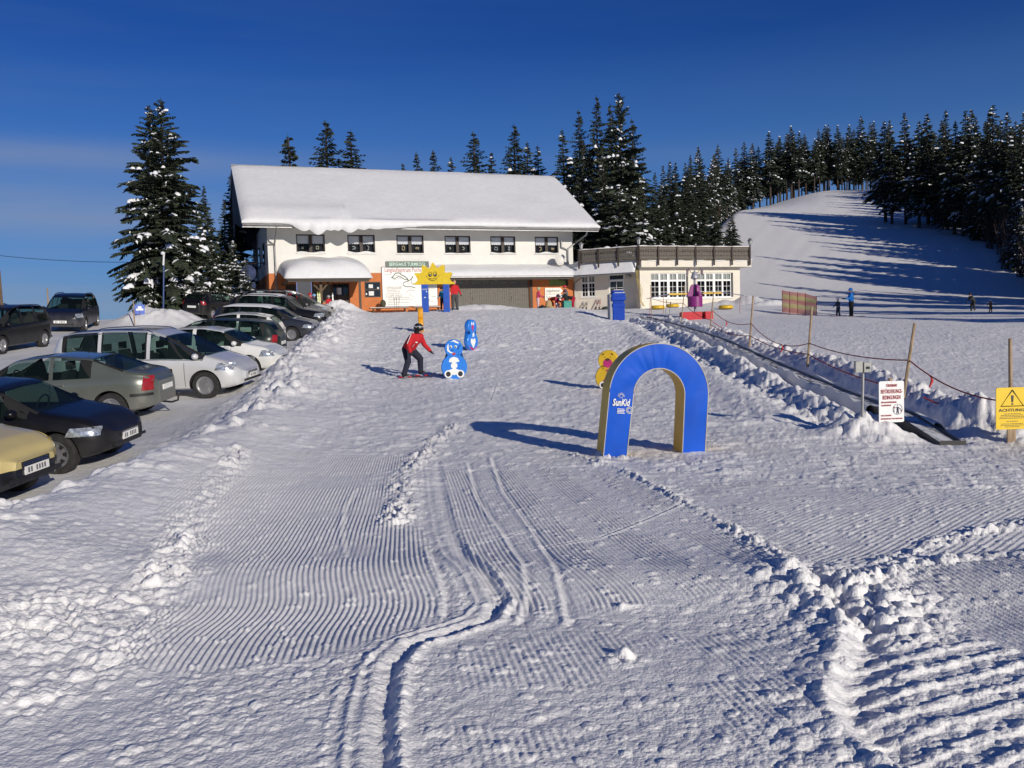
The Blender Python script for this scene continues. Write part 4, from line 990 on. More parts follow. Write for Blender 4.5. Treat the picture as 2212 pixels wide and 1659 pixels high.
# ------------------------------------------------------------------ spruces
M_needle = mat('spruce_needles', (.022, .033, .019), rough=.85, var=.45, scale=1.2, col2=(.045, .060, .030))
M_bark = mat('spruce_bark', (.06, .045, .035), rough=.95, var=.35, scale=4, stretch=(4, 4, 1))
M_tsnow = snowmat('tree_snow', (.83, .84, .87), b1=.2, s1=8, b2=.2, s2=2)
def spruce_mesh(seed, H=15., rad=2.5, bare=.08, whorls=34, nbr=8, ntw=9, snow=.35, tw=.55, top=.0, ragged=.25, skew=0., ex=.85, bs=1., fl=.16):
    r = np.random.RandomState(seed); Q = []; S = []
    for k in range(whorls):
        t = (k + .5) / whorls; h = H * (bare + (1 - bare) * t ** .92)
        rr = rad * (1 - t) ** ex * (1 - .5 * math.exp(-t / .05)) + .05
        clus = (1 - .8 * t * t) * .15 + (1 - .85 * t ** 1.5) * 1.3 * max(0, math.sin(k * .9 + seed) * .6 + r.uniform(-.2, .6))
        n = max(4, int(nbr * (.6 + .4 * (1 - t)) + r.rand() * 2))
        a0 = r.rand() * 6.28
        for j in range(n):
            a = a0 + j * 6.283 / n + r.uniform(-.25, .25); L = rr * r.uniform(1 - ragged * 1.6, 1.12)
            if r.rand() < ragged * .35: L *= .55
            if skew: L *= 1 + skew * math.cos(a - 3.3)
            hb = h + r.uniform(-.3, .3) * H / whorls
            drp = r.uniform(.18, .42) * (1 - .6 * t); up = r.uniform(.02, .14) + .5 * t
            ca, sa = math.cos(a), math.sin(a)
            def P(s): return np.array([ca * L * s, sa * L * s, hb + L * (up * s - drp * s * s * 1.6)])
            m = max(3, int(ntw * L / rad * 1.25) + 2)
            for i in range(m):
                s = .12 + .88 * (i + .5) / m; p = P(s); q = P(min(1.06, s + .1)); tg = q - p; tg /= np.linalg.norm(tg) + 1e-9
                side = np.array([-sa, ca, 0])
                for sg in (-1, 1):
                    l = tw * (1.15 - .55 * s) * r.uniform(.7, 1.2) * min(1, .16 + 1.3 * L / rad)
                    d = tg * r.uniform(.45, .9) + side * sg * r.uniform(.6, 1.0); d /= np.linalg.norm(d)
                    d[2] -= r.uniform(.15, .5); wv = np.cross(d, [0, 0, 1]); wv /= np.linalg.norm(wv) + 1e-9
                    wd = l * r.uniform(.13, .2); e = p + d * l; md = p + d * l * .5
                    Q.append([p - wv * wd * .3, md - wv * wd + [0, 0, -.03], e, md + wv * wd])
                    # hanging needles
                    hg = l * r.uniform(.25, .55); off = np.array([0, 0, -hg])
                    Q.append([p, e, e + off * .35 + d * .02, p + d * l * .35 + off])
                    if snow and r.rand() < snow * fl * clus:
                        S.append(('t', p + [0, 0, .03], e + [0, 0, .03], wv, wd * .95))
                # spine sprays
                wd = tw * .16; Q.append([p - side * wd, q - side * wd * .8, q + side * wd * .8, p + side * wd])
            # tip
            p = P(.93); e = P(1.1); Q.append([p - np.array([-sa, ca, 0]) * .1, e, e + [0, 0, -.06], p + np.array([-sa, ca, 0]) * .1])
            if r.rand() < snow * clus * (1.25 if math.cos(a + 1.0) > -.3 else .5):
                for _ in range(r.randint(2, 6)):
                    s = r.uniform(.35, .98); p = P(s); sz = bs * r.uniform(.05, .24) * (.5 + .7 * (1 - t)) * (tw / .55) * (1.5 if r.rand() < .12 else 1)
                    S.append(('b', p + [0, 0, sz * .35], sz * r.uniform(.8, 1.25), sz * r.uniform(.6, .95), a))
    # leader
    for k in range(7):
        h = H * (1 + .012 - .011 * k); a = r.rand() * 6.28; l = .05 + .06 * k; d = np.array([math.cos(a) * l, math.sin(a) * l, -.05])
        p = np.array([0, 0, h]); Q.append([p, p + d, p + d + [0, 0, -.14], p + [0, 0, -.16]])
    Q = np.array(Q, np.float32); V = Q.reshape(-1, 3); F = np.arange(len(V)).reshape(-1, 4)
    SV = []; SF = []
    for s in S:
        b = len(SV)
        if s[0] == 't':
            _, p, e, wv, wd = s; md = (p + e) / 2 + [0, 0, .05]
            SV += [p - wv * wd * .6, md - wv * wd, e, md + wv * wd, md + [0, 0, .05], p + wv * wd * .6]
            SF += [(b, b + 1, b + 4, b + 5), (b + 1, b + 2, b + 3, b + 4), (b + 4, b + 3, b + 5, b + 5)][:2] + [(b + 5, b + 4, b + 3, b + 3)][:0]
        else:
            _, c, rx, rz, a = s; n = 6
            ca, sa = math.cos(a), math.sin(a)
            for (rr_, zz) in ((1.0, -.35), (.85, .45), (.35, .95)):
                for k in range(n):
                    an = 6.283 * k / n; wob = r.uniform(.8, 1.15); X = math.cos(an) * rx * rr_ * wob; Y = math.sin(an) * rx * .7 * rr_ * wob
                    SV.append(c + [X * ca - Y * sa, X * sa + Y * ca, rz * zz * wob])
            for l in range(2):
                for k in range(n): SF.append((b + l * n + k, b + l * n + (k + 1) % n, b + (l + 1) * n + (k + 1) % n, b + (l + 1) * n + k))
            SF.append((b + 2 * n, b + 2 * n + 1, b + 2 * n + 2, b + 2 * n + 3)); SF.append((b + 2 * n + 3, b + 2 * n + 4, b + 2 * n + 5, b + 2 * n))
    return V, F, np.array(SV, np.float32) if SV else None, SF
PROTO = {}
def proto(key, **k):
    V, F, SV, SF = spruce_mesh(**k)
    root = bpy.data.objects.new('spruce_tree', None)
    H = k.get('H', 15.)
    c = np_mesh('crown', V, F, M_needle, smooth=False)
    tb = MB(); bw = .012 * H
    pts = [(0, 0, -1.0), (0, 0, .1 * H), (.03, .02, .4 * H), (0, .02, .7 * H), (0, 0, H * .99)]
    tb.tube(pts, [bw * 1.15, bw, bw * .8, bw * .5, .02], 7); t = tb.build('trunk', M_bark, smooth=True)
    ms = [c, t]
    if SV is not None and len(SF):
        s = np_mesh('snow_clumps', SV, SF, M_tsnow, smooth=True); ms.append(s)
    PROTO[key] = ([(m_.name.split('.')[0], m_.data) for m_ in ms], H)
    for m_ in ms: bpy.data.objects.remove(m_)
    bpy.data.objects.remove(root)
proto('big', seed=3, H=15, rad=3.2, whorls=44, nbr=9, ntw=15, snow=.50, tw=.60, ragged=.5, bare=.04, ex=.62, fl=.4)
proto('mid', ex=1.0, seed=5, H=15, rad=4.0, whorls=40, nbr=9, ntw=10, snow=.24, tw=.75, ragged=.3, bare=.04)
proto('slim', ex=.95, seed=8, H=15, rad=2.7, whorls=36, nbr=8, ntw=8, snow=.22, tw=.70, ragged=.35, bare=.10)
proto('far1', seed=11, H=15, rad=2.5, whorls=26, nbr=7, ntw=6, snow=.42, tw=.85, ragged=.35, bare=.22, bs=.7, fl=.8)
proto('far2', seed=12, H=15, rad=2.3, whorls=26, nbr=7, ntw=6, snow=.25, tw=.80, ragged=.45, bare=.30, bs=.7, fl=.5)
proto('far3', seed=13, H=15, rad=2.7, whorls=26, nbr=8, ntw=6, snow=.65, tw=.85, ragged=.3, bare=.15, bs=.75, fl=.85)
proto('tall', seed=14, H=15, rad=2.1, whorls=24, nbr=7, ntw=6, snow=.22, tw=.80, ragged=.4, bare=.24, bs=.7, fl=.5)
proto('young', seed=15, H=8, rad=1.8, whorls=22, nbr=8, ntw=7, snow=.95, tw=.55, ragged=.3, bare=.02, bs=.8, fl=.6)
proto('young2', seed=16, H=8, rad=1.5, whorls=20, nbr=7, ntw=6, snow=.8, tw=.55, ragged=.4, bare=.05, bs=.8, fl=.6)
def plant(key, x, y, H, label, group, wid=1., z=None, tilt=0., rz=None, rnd=rng):
    parts, H0 = PROTO[key]; s = H / H0
    o = bpy.data.objects.new('spruce_tree', None); COL.objects.link(o)
    o.location = (x, y, (float(base(x, y)) if z is None else z) - .05)
    o.scale = (s * wid, s * wid, s); o.rotation_euler = (rnd.uniform(-.02, .02), tilt + rnd.uniform(-.02, .02), rnd.uniform(0, 6.28) if rz is None else rz)
    tag(o, label, 'tree', group)
    for n, me in parts:
        c = bpy.data.objects.new(n, me); COL.objects.link(c); c.parent = o
    return o
def plant_top(key, u, v, Y, label, group, wid=1., **k):
    """a tree at distance Y whose tip shows at (u, v) of the photo."""
    tip = at(u, v, Y); z = float(base(tip.x, tip.y)); return plant(key, tip.x, tip.y, tip.z - z + .05, label, group, wid, z, **k)
G1 = 'spruces beside the left gable'; G2 = 'spruces behind the house'; G3 = 'spruces behind the terrace wing'; G4 = 'spruces lining the left edge of the piste'; G5 = 'spruces on the crest of the hill'; G6 = 'tall spruces of the wood right of the piste'; G7 = 'young snow-laden spruces at the edge of the right-hand wood'
plant_top('big', 338, 217, 50, 'tall ragged snow-flecked spruce standing alone behind the parked cars, largest at left', G1, 1.28, rz=.5)
plant_top('big', 316, 228, 50.6, 'second leader of the tallest left spruce, close against it', G1, .95, rz=2.5)
for u, v, Y, key, wd, lab in ((437, 400, 56, 'mid', 1.0, 'dark spruce between the tallest left tree and the gable'), (497, 378, 64, 'slim', 1.15, 'spruce half hidden by the dark gable boarding'), (478, 430, 60, 'mid', .9, 'spruce just left of the gable boarding'),
                              (395, 500, 50, 'young', 1.2, 'low snow-laden spruce under the tallest left tree'), (455, 520, 52, 'young', 1.3, 'low snow-laden spruce left of the round sign'), (505, 520, 54, 'young', 1.2, 'low snow-laden spruce behind the round sign'), (528, 560, 52, 'young2', 1.3, 'lowest snow-laden spruce beside the gable wall'), (320, 560, 49, 'young', .9, 'low snow-laden spruce at the outer foot of the tallest left tree'), (425, 590, 49, 'young', 1.2, 'low snow-laden spruce above the snow heap')):
    plant_top(key, u, v, Y, lab, G1, wd)
for i, (u, v, Y) in enumerate(((633, 295, 88), (697, 263, 84), (760, 282, 86), (870, 352, 110), (906, 331, 112), (937, 325, 110), (970, 341, 108), (1023, 287, 92), (1062, 331, 96), (1103, 272, 90), (1134, 308, 94), (1160, 315, 90))):
    lab = ['leftmost spruce tip over the roof ridge', 'tallest of the three spruce tips over the left of the ridge', 'spruce tip right of the tallest over the left ridge', 'smallest spruce tip over the middle of the ridge', 'slim spruce tip second over the middle ridge', 'spruce tip third over the middle ridge', 'short spruce tip last over the middle ridge',
           'broad spruce over the right part of the ridge', 'short spruce between the two broad ones over the ridge', 'tallest spruce over the right part of the ridge', 'spruce just right of the tallest over the right ridge', 'last spruce over the ridge before the dark stand'][i]
    plant_top(('mid', 'mid', 'mid', 'slim', 'slim', 'slim', 'slim', 'mid', 'slim', 'mid', 'slim', 'slim')[i], u, v, Y, lab, G2, (1.5, 1.6, 1.6, 1.2, 1.2, 1.3, 1.2, 1.5, 1.3, 1.4, 1.3, 1.3)[i])
for i, (u, v, Y, key, wd) in enumerate(((1221, 280, 78, 'slim', 1.25), (1250, 240, 84, 'mid', .95), (1284, 211, 86, 'mid', .95), (1340, 203, 80, 'big', .95), (1322, 225, 90, 'mid', .9), (1262, 300, 76, 'mid', 1.), (1300, 330, 74, 'mid', 1.1), (1368, 260, 88, 'mid', 1.), (1415, 372, 98, 'mid', .95), (1390, 400, 84, 'mid', 1.1), (1450, 348, 108, 'slim', 1.3), (1482, 352, 112, 'slim', 1.3), (1512, 345, 118, 'slim', 1.3), (1436, 420, 86, 'mid', 1.), (1470, 430, 90, 'mid', 1.1), (1505, 425, 96, 'mid', 1.), (1545, 430, 100, 'mid', 1.05), (1580, 450, 104, 'mid', 1.), (1338, 400, 72, 'young', 1.9))):
    plant_top(key, u, v, Y, ('spruce of the dark stand behind the railing, %s' % ['leftmost at the roof corner', 'second from the roof corner', 'second tallest, left of the tallest', 'tallest of all, with snow flecks', 'close behind the tallest one', 'low beside the roof corner', 'low below the second tallest', 'right shoulder of the tallest', 'lower, right of the tallest', 'low between two taller ones', 'slim, before the piste trees', 'slim, third right of the tallest', 'slim, fourth right of the tallest', 'lower, over the middle lantern', 'lower, right of the middle lantern', 'lower, over the second railing panel', 'low, over the third railing panel', 'low, last before the piste', 'short, between railing and tallest'][i]) if i else 'spruce at the corner of the roof, first of the dark stand', G3, wd)
# left edge of the piste and the crest
r2 = random.Random(3)
for i, (u, v) in enumerate(((1541, 335), (1555, 312), (1588, 320), (1609, 306), (1625, 309), (1640, 316), (1663, 285), (1684, 298), (1698, 288), (1708, 273), (1724, 285), (1740, 289), (1758, 300), (1780, 271), (1790, 268), (1808, 271), (1834, 270), (1862, 250), (1885, 263))):
    Y = 205 + (u - 1541) * .11 + r2.uniform(-6, 6)
    plant_top(r2.choice(['far1', 'far2', 'far3', 'tall']) if u < 1740 else r2.choice(['tall', 'far2', 'tall']), u, v, Y, 'one of the tall bare-stemmed spruces along the crest above the piste', G5, r2.uniform(.95, 1.3), rnd=r2)
for i in range(44):
    y = 112 + i * 2.6; xe = 17 + (y - 90) * .33
    x = xe - r2.uniform(3.0, 9) + 1.5
    plant(r2.choice(['far1', 'far3', 'mid' if i < 12 else 'far3', 'far2']), x, y, r2.uniform(11, 15) * (1 if i < 20 else .95), 'one of the snow-flecked spruces along the left edge of the piste', G4, r2.uniform(.9, 1.2), rnd=r2)
for i in range(44):
    y = r2.uniform(226, 256); x = 58 + i * 1.0 + r2.uniform(-1, 1)
    plant(r2.choice(['tall', 'far2', 'tall']), x, y, r2.uniform(13, 18), 'one of the tall bare-stemmed spruces along the crest above the piste', G5, r2.uniform(.9, 1.2), rnd=r2)
# wood on the right: edge line in world coordinates
def edge_x(y): return float(np.interp(y, [8, 30, 55, 70, 88, 105, 130, 160, 190, 225], [30, 33, 36.5, 42, 50.5, 57.5, 66, 74, 82, 93]))
tops = ((1912, 262), (1926, 260), (1956, 244), (1985, 262), (2005, 246), (2033, 262), (2047, 238), (2062, 262), (2081, 241), (2097, 238), (2108, 252), (2127, 262), (2143, 227), (2160, 258), (2182, 241), (2198, 262), (2209, 268))
for i, (u, v) in enumerate(tops):
    f_ = (u - 1900) / 312.; Y = 150 - 42 * f_ + r2.uniform(-5, 5)
    plant_top(r2.choice(['far1', 'slim', 'far3']), u, v, Y, 'one of the dark tall spruces of the right-hand wood, standing in the back rows', G6, r2.uniform(1.05, 1.35), rnd=r2)
for i in range(92):
    y = 62 + 158 * ((i + r2.random()) / 92.) ** 1.15; x = edge_x(y) + r2.uniform(3.5, 17)
    cap = 17.5 if y < 140 else 14
    plant(r2.choice(['far1', 'far3', 'slim', 'far2']), x, y, min(r2.uniform(12, cap), (13 + (y - 60) * .05 if y < 140 else 11) + r2.uniform(0, 3)), 'one of the dark tall spruces of the right-hand wood, standing in the back rows', G6, r2.uniform(1.0, 1.35), rnd=r2)
for i in range(46):
    y = 58 + 165 * ((i + r2.random()) / 46.) ** 1.2; x = edge_x(y) + r2.uniform(.0, 3.5)
    plant(r2.choice(['young', 'young2', 'young']), x, y, r2.uniform(5, 9.5), 'one of the young snow-laden spruces at the foot of the right-hand wood', G7, r2.uniform(.95, 1.3), rnd=r2)
for i in range(14):                                   # beyond the right edge of the photo: they throw the long shadows onto the piste
    y = 14 + i * 3.8 + r2.uniform(-1, 1); plant(r2.choice(['far1', 'slim', 'far2']), edge_x(y) + r2.uniform(2, 9), y, r2.uniform(9, 15), 'one of the dark tall spruces of the right-hand wood, standing in the back rows', G6, 1.1, rnd=r2)
# leafless bushes at the foot of the woods
M_twig = mat('bare_twigs', (.09, .06, .045), rough=.9, var=.3, scale=6)
def bush_mesh(seed, H=4.):
    r = random.Random(seed); b = MB()
    for k in range(16):
        a = r.uniform(0, 6.28); l = r.uniform(.5, 1) * H; sp = r.uniform(.08, .32) * H
        p0 = Vector((r.uniform(-.3, .3), r.uniform(-.3, .3), -.1)); p1 = p0 + Vector((math.cos(a) * sp * .4, math.sin(a) * sp * .4, l * .5)); p2 = p0 + Vector((math.cos(a) * sp, math.sin(a) * sp, l))
        b.tube([p0, p1, p2], [.035, .022, .008], 4)
        for j in range(7):
            t = r.uniform(.3, .95); q = p1.lerp(p2, t) if t > .5 else p0.lerp(p1, t * 2); a2 = r.uniform(0, 6.28); m_ = r.uniform(.3, .9)
            b.tube([q, q + Vector((math.cos(a2) * m_ * .5, math.sin(a2) * m_ * .5, m_ * .8))], [.014, .005], 3)
    return b
bo = [bush_mesh(s).build('branches', M_twig) for s in (1, 2, 3)]
bms = [o.data for o in bo]
for o in bo: bpy.data.objects.remove(o)
for i in range(34):
    if i < 10: y = 100 + i * 5.; x = 17 + (y - 90) * .33 - r2.uniform(1.5, 4); h = r2.uniform(.8, 1.25)
    else: y = 60 + (i - 10) * 5.6; x = edge_x(y) + r2.uniform(-.8, 2.2); h = r2.uniform(.9, 1.5)
    o = bpy.data.objects.new('bare_bush', None); COL.objects.link(o); o.location = (x, y, float(base(x, y))); o.scale = (h, h, h); o.rotation_euler.z = r2.uniform(0, 6)
    tag(o, 'one of the leafless brown bushes along the %s wood' % ('left-hand' if i < 10 else 'right-hand'), 'bush', 'leafless bushes by the %s wood' % ('left-hand' if i < 10 else 'right-hand'))
    c = bpy.data.objects.new('branches', r2.choice(bms)); COL.objects.link(c); c.parent = o
# ------------------------------------------------------------------ cars
M_tyre = mat('tyre_rubber', (.022, .021, .020), rough=.85, var=.35, scale=12)
M_rim = mat('alloy_rim', (.50, .50, .50), rough=.35, metal=.8, var=.08)
M_well = mat('wheel_well', (.008, .008, .008), rough=.95)
M_cg = glass('car_glass', (.010, .016, .016), .62, .04, (.62, .80, .74)); M_cg.node_tree.nodes['Principled BSDF'].inputs['Specular IOR Level'].default_value = .28
M_trim = mat('black_trim', (.018, .018, .019), rough=.5, var=.2)
M_chr = mat('chrome', (.75, .75, .75), rough=.12, metal=1, var=.02)
M_lamp = mat('headlight_lens', (.45, .48, .50), rough=.12, metal=.5, var=.5, scale=18)
M_tail = mat('tail_light_red', (.30, .012, .015), rough=.2, var=.2, coat=.5)
M_seam = mat('panel_gap', (.01, .01, .01), rough=.8)
def paint(name, col, dirt=.35, metal=.3, dcol=(.22, .21, .19)):
    if name in MATS: return MATS[name]
    dk_ = max(col) < .03; m = mat(name, col, rough=.32, metal=0 if dk_ else metal, var=.05, scale=2, coat=.8, spec=.3 if dk_ else None)
    nt = m.node_tree; b = nt.nodes['Principled BSDF']; src = b.inputs['Base Color'].links[0].from_socket
    tc = nt.nodes.new('ShaderNodeTexCoord'); sp = nt.nodes.new('ShaderNodeSeparateXYZ'); nt.links.new(tc.outputs['Object'], sp.inputs[0])
    nz = nt.nodes.new('ShaderNodeTexNoise'); nz.inputs['Scale'].default_value = 5; nz.inputs['Detail'].default_value = 7; nt.links.new(tc.outputs['Object'], nz.inputs['Vector'])
    mr = nt.nodes.new('ShaderNodeMapRange'); mr.inputs[1].default_value = .95; mr.inputs[2].default_value = .25; mr.inputs[3].default_value = 0; mr.inputs[4].default_value = 1
    nt.links.new(sp.outputs[2], mr.inputs[0])
    mu = nt.nodes.new('ShaderNodeMath'); mu.operation = 'MULTIPLY'; nt.links.new(mr.outputs[0], mu.inputs[0]); nt.links.new(nz.outputs[0], mu.inputs[1])
    m2 = nt.nodes.new('ShaderNodeMath'); m2.operation = 'MULTIPLY'; nt.links.new(mu.outputs[0], m2.inputs[0]); m2.inputs[1].default_value = dirt * 2; m2.use_clamp = True
    mx = nt.nodes.new('ShaderNodeMixRGB'); nt.links.new(m2.outputs[0], mx.inputs[0]); nt.links.new(src, mx.inputs[1]); mx.inputs[2].default_value = dcol + (1,)
    nt.links.new(mx.outputs[0], b.inputs['Base Color'])
    mc = nt.nodes.new('ShaderNodeMath'); mc.operation = 'SUBTRACT'; mc.inputs[0].default_value = 0.15 if dk_ else .8; nt.links.new(m2.outputs[0], mc.inputs[1]); mc.use_clamp = True; nt.links.new(mc.outputs[0], b.inputs['Coat Weight'])
    return m
class Car:
    def __init__(s, L, W, top, belt, bot=.24, wb=(.8, 3.4), wr=.315, green=.30, bulge=1.0):
        s.L, s.W, s.wb, s.wr, s.green = L, W, wb, wr, green
        s.X = np.linspace(0, L, 400); k = np.exp(-.5 * (np.arange(-12, 13) / 4.5) ** 2); k /= k.sum()
        def sm(pts):
            p = np.interp(s.X, [a for a, b in pts], [b for a, b in pts]); return np.convolve(np.pad(p, 12, mode='edge'), k, 'valid')
        s.T_ = sm(top); s.B_ = sm(belt); s.bot0 = bot
    def top(s, x): return float(np.interp(x, s.X, s.T_))
    def belt(s, x): return min(float(np.interp(x, s.X, s.B_)), s.top(x) - .02)
    def bot(s, x):
        e = min(x, s.L - x); return s.bot0 + .10 * max(0, 1 - e / .55) ** 2
    def plan(s, x):
        xi = (x - s.L / 2) / (s.L / 2); a = abs(xi); p = 1 - .075 * a ** 3
        e = .80
        if a > e: t = (a - e) / (1 - e); p *= .60 + .40 * math.sqrt(max(0, 1 - t * t))
        return p * s.W / 2
    def sec(s, x):
        pl = s.plan(x); zb, zk, zt = s.bot(x), s.belt(x), s.top(x); g = zt - zk; hh = zk - zb
        yr = .925 * pl - s.green * g
        c = min(.07, g * .6)
        P = [(0, zb), (.88 * pl, zb), (.95 * pl, zb + .04), (.985 * pl, zb + .25 * hh), (1.0 * pl, zb + .5 * hh), (.992 * pl, zb + .78 * hh), (.965 * pl, zk - .02), (.935 * pl, zk + .01 * (g > .05)),
             (lerpf(.925 * pl, yr, .5) + .012 * min(1, g * 3), zk + g * .5), (yr + .01, zt - c * 1.3), (yr - .03, zt - c * .55), (yr - .10, zt - c * .18), (yr * .6, zt - .012), (0, zt)]
        return P
    def y(s, x, z):
        P = s.sec(x)[2:11]; return float(np.interp(z, [p[1] for p in P], [p[0] for p in P]))
    def zt(s, x, y):
        P = s.sec(x)[8:][::-1]; return float(np.interp(abs(y), [p[0] for p in P], [p[1] for p in P]))
def lerpf(a, b, t): return a + (b - a) * t
def car_body(c, material, parent, glassx=(), ws=None, rw=None, name='body'):
    xs = sorted(set(list(np.linspace(0, c.L, 110)) + [.03, .08, .14, c.L - .03, c.L - .08, c.L - .14])); b = MB(); rings = []
    for x in xs:
        P = c.sec(x); ring = [(x, p[0], p[1]) for p in P] + [(x, -p[0], p[1]) for p in P[1:-1]][::-1]; rings.append(ring)
    n = len(rings[0]); vs = [p for r_ in rings for p in r_]; fs = []
    for i in range(len(rings) - 1):
        for k in range(n): k2 = (k + 1) % n; fs.append((i * n + k, (i + 1) * n + k, (i + 1) * n + k2, i * n + k2))
    m_ = len(vs)
    cx = [sum(p[1] for p in r_) / n for r_ in (rings[0], rings[-1])]
    for e, (r_, off, dx) in enumerate(((rings[0], 0, -.05), (rings[-1], (len(rings) - 1) * n, .05))):
        zc = (c.bot(r_[0][0]) + c.top(r_[0][0])) / 2
        inner = [(r_[0][0] + dx, p[1] * .9, zc + (p[2] - zc) * .9) for p in r_]
        o2 = len(vs); vs += inner
        for k in range(n): k2 = (k + 1) % n; fs.append((off + k, off + k2, o2 + k2, o2 + k) if e == 0 else (off + k2, off + k, o2 + k, o2 + k2))
        fs.append(tuple(o2 + k for k in range(n))[::(1 if e == 0 else -1)])
    b.add(vs, fs)
    o = b.build(name, material, parent, smooth=True, angle=180)
    cut = MB()
    for x in c.wb:
        for sg in (-1, 1):
            y = c.plan(x) * sg
            Mx = Matrix.Translation((x, y - sg * .30, c.wr)) @ Matrix.Rotation(R(-90) * sg, 4, 'X')
            cut.lathe([(c.wr + .055, 0), (c.wr + .055, .45)], 28, 0, Mx)
    co = cut.build('cutter', M_well); md = o.modifiers.new('b', 'BOOLEAN'); md.object = co; md.operation = 'DIFFERENCE'; md.solver = 'EXACT'
    bake(o); bpy.data.objects.remove(co)
    me = o.data; me.materials.clear(); me.materials.append(material); me.materials.append(M_well)
    idx = []
    for p in me.polygons:
        q = p.center; inw = any(math.hypot(q.x - x, q.z - c.wr) < c.wr + .060 and abs(q.y) < c.plan(x) - .004 and q.z < c.wr * 2 + .1 for x in c.wb) and not (p.normal.z < -.9 and abs(q.z - c.bot0) < .03)
        idx.append(1 if inw and (abs(p.normal.y) > .7 and abs(q.y) < c.plan(q.x) - .2 or math.hypot(q.x - c.wb[0], q.z - c.wr) > c.wr + .04 and abs(p.normal.y) < .3 or math.hypot(q.x - c.wb[1], q.z - c.wr) > c.wr + .04 and abs(p.normal.y) < .3) else 0)
    me.polygons.foreach_set('material_index', idx); me.polygons.foreach_set('use_smooth', [True] * len(idx))
    me.materials.append(M_seam)
    bm = bmesh.new(); bm.from_mesh(me); dele = []
    for f in bm.faces:
        q = f.calc_center_median(); x = q.x; zk, zt_ = c.belt(x), c.top(x); yr = c.sec(x)[10][0]; ay = abs(q.y)
        if zk + .015 < q.z < zt_ - .035 and abs(f.normal.z) < .80 and zt_ - zk > .12 and ay > .3:
            for (a, b_, a2, b2_) in glassx:
                if max(a, a2) + .0 < x < min(b_, b2_): dele.append(f); break
                if min(a, a2) - .02 < x < max(b_, b2_) + .02: f.material_index = 2; break
        for w_ in (ws, rw):
            if w_ and w_[0] + .03 < x < w_[1] - .03 and q.z > zk and f.normal.z > .25:
                if ay < yr * .88: dele.append(f)
                elif ay < yr: f.material_index = 2
    bmesh.ops.delete(bm, geom=list(set(dele)), context='FACES'); bm.to_mesh(me); bm.free()
    try: me.set_sharp_from_angle(angle=R(38))
    except Exception: pass
    return o
def interior(c, t, glassx, ws):
    x0 = glassx[0][0]; x1 = ws[1] if ws else glassx[-1][1]; hw = c.W / 2 * .86; zb = c.belt((x0 + x1) / 2)
    b = MB(); b.b2((x0 - .3, -hw, c.bot0 + .1), (x1 + .1, hw, .42)); b.b2((x1 - .55, -hw, .42), (x1 - .02, hw, zb - .02)); b.build('cabin_floor', M_trim, t)
    sx = x1 - 1.55
    for xx, ws_ in ((sx, .52), (max(x0 + .25, sx - 1.0), .52)):
        for sg in (-1, 1):
            b = MB(); b.b2((xx, sg * .38 - .24, .42), (xx + .5, sg * .38 + .24, .62)); b.add([(xx - .02, sg * .38 - .23, .5), (xx + .12, sg * .38 - .23, .5), (xx - .06, sg * .38 - .20, zb + .16), (xx - .18, sg * .38 - .20, zb + .16), (xx - .02, sg * .38 + .23, .5), (xx + .12, sg * .38 + .23, .5), (xx - .06, sg * .38 + .20, zb + .16), (xx - .18, sg * .38 + .20, zb + .16)], [(0, 1, 2, 3), (7, 6, 5, 4), (1, 5, 6, 2), (0, 3, 7, 4), (3, 2, 6, 7)])
            b.b2((xx - .20, sg * .38 - .12, zb + .19), (xx - .10, sg * .38 + .12, zb + .36)); b.build('seat', mat('seat_cloth', (.03, .03, .033), rough=.9), t)
    b = MB(); b.tube([(x1 - .58 + .05 * math.sin(a), .38 + .18 * math.cos(a), zb + .02 + .18 * math.sin(a)) for a in [6.2832 * k / 16 for k in range(17)]], .015, 5); b.build('steering_wheel', M_trim, t)
def side_patch(c, xl0, xl1, xu0, xu1, zlo, zhi, sg, off=.006, n=18, m=5):
    """conformal panel on the flank; the ends slope from xl* at the bottom to xu* at the top."""
    P = []
    for j in range(m + 1):
        t = j / m; row = []
        for i in range(n + 1):
            x = lerpf(lerpf(xl0, xu0, t), lerpf(xl1, xu1, t), i / n); z0 = zlo(x) if callable(zlo) else zlo; z1 = zhi(x) if callable(zhi) else zhi
            z = lerpf(z0, max(z0 + .004, z1), t); row.append((x, sg * (c.y(x, z) + off), z))
        P.append(row)
    b = MB(); b.grid(P); return b
def top_patch(c, x0, x1, k=.9, off=.006, n=10, m=14):
    P = []
    for i in range(n + 1):
        x = lerpf(x0, x1, i / n); s_ = c.sec(x); yr = s_[10][0] * k
        P.append([(x, yr * (2 * j / m - 1), c.zt(x, yr * (2 * j / m - 1)) + off) for j in range(m + 1)])
    b = MB(); b.grid(P); return b
